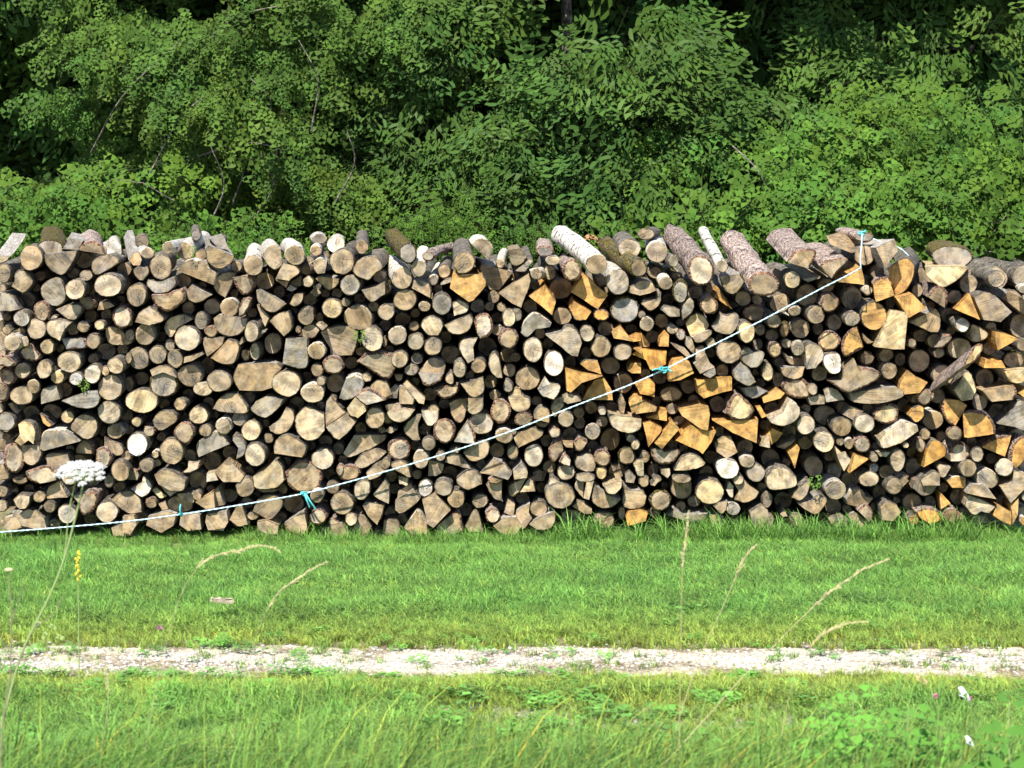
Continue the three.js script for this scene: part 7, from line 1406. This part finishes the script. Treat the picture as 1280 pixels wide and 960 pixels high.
const stalk = (label, pts, r, mat, seeds, dense) => {      // a grass stalk with its seed head along the last part
  const t = thing('grass_stalk', label, 'grass stalk', pts[0]); const P = pts.map((p) => V(p[0] - pts[0][0], p[1] - pts[0][1], p[2] - pts[0][2])); r *= 0.55; mesh('stem', rod(P, r, r * 0.5, 5, 24), mat, t);
  const cv = new THREE.CatmullRomCurve3(P), g = []; for (let i = 0; i < dense; i++) { const u = seeds + (1 - seeds) * i / dense, p = cv.getPointAt(u), tn = cv.getTangentAt(u), L = rr(0.012, 0.035) * (1.3 - (u - seeds) / (1 - seeds)); const d = tn.clone().multiplyScalar(0.9).add(V(gauss() * 0.25, gauss() * 0.25 + 0.02, gauss() * 0.3)).normalize(); g.push(rod([p, p.clone().addScaledVector(d, L * 0.6).add(V(0, 0.002, 0)), p.clone().addScaledVector(d, L)], 0.0008, 0.0016, 4, 3)); const s = new THREE.SphereGeometry(0.0028, 5, 4); s.scale(1, 1, 1); s.translate(...p.clone().addScaledVector(d, L).toArray()); g.push(s); }
  mesh('seed_head', mergeGeometries(g), straw, t);
};
stalk('longest straw-coloured grass stalk, arching across the track towards the rope side', [[0.45, 0, 5.2], [0.655, 0.237, 5.2], [0.789, 0.39, 5.2], [0.883, 0.487, 5.2], [1.004, 0.612, 5.2], [1.098, 0.694, 5.2], [1.191, 0.758, 5.2], [1.277, 0.793, 5.2]], 0.003, straw, 0.72, 42);
stalk('short bent yellow-green grass stalk between the upright stalk and the longest one', [[0.56, 0, 4.8], [0.65, 0.3, 4.8], [0.756, 0.556, 4.8], [0.797, 0.651, 4.8], [0.839, 0.738, 4.8], [0.873, 0.772, 4.8]], 0.0028, straw, 0.8, 22);
stalk('upright pale grass stalk with a feathery tip in front of the bottom logs', [[0.57, 0, 5.2], [0.572, 0.293, 5.2], [0.573, 0.515, 5.2], [0.575, 0.667, 5.2], [0.579, 0.791, 5.2], [0.589, 0.887, 5.2], [0.597, 0.955, 5.2]], 0.0024, straw, 0.78, 36);
stalk('grass stalk with a long arched straw-coloured head before the foot of the pile', [[-1.3, 0, 5], [-1.22, 0.4, 5], [-1.125, 0.682, 5], [-1.041, 0.761, 5], [-0.957, 0.781, 5], [-0.888, 0.801, 5], [-0.838, 0.798, 5], [-0.805, 0.781, 5]], 0.0018, straw, 0.7, 40);
stalk('grass stalk with a short feathery head, lower neighbour of the arched one', [[-1.0, 0, 5], [-0.93, 0.35, 5], [-0.863, 0.555, 5], [-0.801, 0.645, 5], [-0.736, 0.691, 5], [-0.68, 0.727, 5], [-0.644, 0.744, 5]], 0.0016, straw, 0.68, 40);
stalk('low drooping grass stalk under the longest stalk, at the edge of the track', [[0.9, 0, 5.2], [0.93, 0.25, 5.2], [0.979, 0.432, 5.2], [1.04, 0.52, 5.2], [1.073, 0.542, 5.2], [1.14, 0.57, 5.2], [1.208, 0.578, 5.2]], 0.0016, straw, 0.7, 26);
stalk('thin upright straw standing in the verge below the wild carrot', [[-1.41, 0, 5.2], [-1.408, 0.097, 5.2], [-1.383, 0.237, 5.2], [-1.375, 0.348, 5.2], [-1.379, 0.432, 5.2]], 0.002, straw, 0.75, 16);
{ // dry weed
  const t = thing('dry_weed', 'withered brown branching weed beside the stem of the wild carrot', 'weed', [-1.75, 0, 5.2]), o = ([x, y, z]) => V(x + 1.75, y, z - 5.2);
  mesh('stem', rod([[-1.75, 0, 5.2], [-1.735, 0.237, 5.2], [-1.71, 0.376, 5.2], [-1.701, 0.515, 5.2], [-1.698, 0.639, 5.2], [-1.706, 0.749, 5.2]].map(o), 0.004, 0.0016, 6, 16), dry, t);
  for (const p of [[[-1.71, 0.376, 5.2], [-1.644, 0.515, 5.2], [-1.601, 0.598, 5.2]], [[-1.7, 0.57, 5.2], [-1.667, 0.667, 5.2], [-1.652, 0.73, 5.2]], [[-1.705, 0.45, 5.2], [-1.76, 0.6, 5.22], [-1.78, 0.68, 5.22]], [[-1.62, 0.56, 5.2], [-1.56, 0.6, 5.2], [-1.53, 0.66, 5.18]]]) mesh('branch', rod(p.map(o), 0.0018, 0.0008, 5, 8), dry, t);
  const h = new THREE.SphereGeometry(0.012, 8, 6); h.scale(1.3, 0.5, 1); h.translate(...o([-1.703, 0.757, 5.2]).toArray()); mesh('seed_head', h, straw, t);
}
{ // yellow spike
  const t = thing('yellow_flower', 'slender yellow flower spike on the lawn behind the wild carrot', 'flower', [-1.775, 0, 3.6]); mesh('stem', rod([V(0, 0, 0), V(0.003, 0.25, 0), V(0.005, 0.525, 0)], 0.003, 0.0015, 5, 8), stemMat, t);
  const g = []; for (let i = 0; i < 26; i++) { const b = new THREE.IcosahedronGeometry(rr(0.004, 0.008), 0); b.translate(0.004 + gauss() * 0.007, 0.4 + i * 0.0048, gauss() * 0.007); g.push(b); } mesh('blossoms', mergeGeometries(g), new THREE.MeshStandardMaterial({ color: rgb(0.75, 0.6, 0.04), roughness: 0.8 }), t);
}
const bloom = (label, x, y, z, r, c) => { const t = thing('clover_flower', label, 'flower', [x, GY, z]); mesh('stem', rod([V(0, 0, 0), V(0.01, y * 0.6, 0), V(0, y, 0)], 0.0016, 0.0012, 5, 6), stemMat, t); const g = []; for (let i = 0; i < 40; i++) { const d = V(gauss(), gauss() * 0.8, gauss()).normalize().multiplyScalar(r * rr(0.6, 1)); const q = rod([V(0, 0, 0), d], 0.0009, 0.0016, 4, 2); q.translate(0, y, 0); g.push(q); } mesh('blossom', mergeGeometries(g), new THREE.MeshStandardMaterial({ color: c, roughness: 0.8 }), t); };
bloom('mauve clover flower on the lawn near the wild carrot', -1.57, 0.11, 2.75, 0.016, rgb(0.4, 0.2, 0.27)); bloom('pink clover flower in the verge by the nettles', 1.6, 0.2, 4.35, 0.013, rgb(0.62, 0.2, 0.32)); bloom('small pink clover flower at the grown-over edge of the track', -0.66, 0.05, 3.66, 0.011, rgb(0.6, 0.22, 0.36)); bloom('second pink clover flower in the verge, just outside the first by the nettles', 1.72, 0.2, 4.4, 0.011, rgb(0.62, 0.2, 0.3));
{ // a splinter of wood on the lawn
  const t = new THREE.BoxGeometry(0.11, 0.02, 0.03, 6, 1, 2), p = t.attributes.position; for (let i = 0; i < p.count; i++) p.setXYZ(i, p.getX(i), p.getY(i) * (1 - Math.abs(p.getX(i)) * 6) + 0.006 * gauss(), p.getZ(i) * (1 - Math.abs(p.getX(i)) * 5) + 0.004 * gauss()); t.computeVertexNormals(); t.setAttribute('color', new THREE.Float32BufferAttribute(new Float32Array(p.count * 3).map(() => 0.6), 3));
  const m = mesh('wood_splinter', t, new THREE.MeshStandardMaterial({ map: splitTex, color: rgb(0.7, 0.58, 0.42), roughness: 0.9 })); m.position.set(-1.36, 0.03, 2.2); m.rotation.set(0.1, 0.5, -0.18); tag(m, 'pale splinter of wood lying on the lawn', 'wood splinter');
  const pet = (name, label, x, y, z, c, s) => { const m2 = mesh(name, put(blade(ovate, 0.5, 0.6, [1, 1, 1]), V(0, 0, 0), orient(V(0.2, 1, 0.5), V(1, 0.1, 0.2)), s), new THREE.MeshStandardMaterial({ color: c, roughness: 0.8, side: THREE.DoubleSide, vertexColors: true })); m2.position.set(x, y, z); tag(m2, label, 'petal'); };
  pet('white_petal', 'white petal caught among the nettles', 1.56, 0.27, 4.95, rgb(0.85, 0.85, 0.87), 0.07); pet('white_petal', 'white petal low down at the very edge of the verge', 1.5, 0.22, 5.4, rgb(0.85, 0.85, 0.87), 0.05);
  const m3 = mesh('dry_leaf', put(blade(narrow, 0.5, 0.5, [1, 1, 1]), V(0, 0, 0), orient(V(0.1, 1, 0.6), V(1, 0.1, 0)), 0.1), new THREE.MeshStandardMaterial({ color: rgb(0.6, 0.36, 0.2), roughness: 0.9, side: THREE.DoubleSide, vertexColors: true })); m3.position.set(1.49, 0.19, 4.4); tag(m3, 'curled russet leaf lying on the grass behind the nettles', 'dry leaf');
}
// nettles and bindweed in the verge on the rope side
const nettle = (label, x, z, h, size, n, f) => { h *= 1.15; size *= 1.1; const t = thing('nettle', label, 'nettle', [x, GY, z]); const lean = gauss() * 0.06; mesh('stem', rod([V(0, 0, 0), V(lean * 0.5, h * 0.5, 0.01), V(lean, h, 0.02)], 0.004, 0.002, 6, 8), stemMat, t); const mt = MAT.bramble.clone(); mt.color = rgb(0.125 * f, 0.31 * f, 0.042 * f);
  for (let i = 0; i < n; i++) { const y = h * (0.3 + 0.7 * i / n), a = (i % 2) * 3.14 + Math.floor(i / 2) * 1.57 + rr(-0.4, 0.4), d = V(Math.cos(a), 0.1, Math.sin(a)); const m = mesh('leaf', singles.bramble[i % 3], mt, t); m.position.set(lean * y / h + d.x * 0.02, y, d.z * 0.02); m.quaternion.copy(orient(V(-d.x * 0.2 + gauss() * 0.2, 0.9, 0.5), V(d.x, -0.2 + gauss() * 0.15, d.z))); m.scale.setScalar(size * rr(0.75, 1.15) * (1.15 - 0.5 * i / n)); } };
nettle('bright nettle reaching highest in the verge, first from the track', 1.19, 5.1, 0.36, 0.1, 14, 1.25); nettle('light green nettle beside the highest one in the verge', 1.08, 5.0, 0.28, 0.09, 12, 1.3); nettle('broad-leaved nettle in the middle of the nettle clump', 1.33, 5.2, 0.33, 0.11, 14, 0.95); nettle('nettle below the russet leaf, on the outer side of the clump', 1.46, 5.2, 0.27, 0.1, 12, 1.0); nettle('large dark-leaved nettle cut by the picture edge', 1.56, 5.9, 0.5, 0.15, 12, 0.75); nettle('small yellowish nettle low in the verge near the white petal', 1.4, 5.9, 0.26, 0.09, 10, 1.5); nettle('low nettle half sunk in the tall grass, nearest the middle of the verge', 0.98, 5.5, 0.24, 0.1, 12, 1.1);
// seedlings that grow out of the gaps of the pile
const seedling = (label, x, y, z, n, s) => { const t = thing('seedling', label, 'seedling', [x, y, z]); mesh('stem', rod([V(0, -0.04, -0.06), V(0, 0, -0.02), V(0.005, 0.03, 0.02)], 0.002, 0.001, 5, 6), stemMat, t); for (let i = 0; i < n; i++) { const a = i * 2.4, d = V(Math.cos(a), Math.sin(a), 0.6); const m = mesh('leaf', singles.bramble[i % 3], leafColours.bramble[3], t); m.position.set(d.x * 0.01, 0.02 + d.y * 0.015, 0.02); m.quaternion.copy(orient(V(gauss() * 0.3, 0.5, 0.9), d)); m.scale.setScalar(0.72 * s * rr(0.7, 1.2)); } };
seedling('green seedling between pale round logs, above the white flower head', -2.385, 0.79, 0.05, 6, 0.045); seedling('green seedling in the gap beside the wide ragged split log', -0.845, 1.06, 0.05, 5, 0.045); seedling('bright green seedling under the dark hollow at the foot of the pile', 1.69, 0.245, 0.06, 6, 0.055); seedling('green seedling near the top row, in a gap above brown split logs', -1.78, 1.53, -0.02, 5, 0.04);
renderer.render(scene, camera);
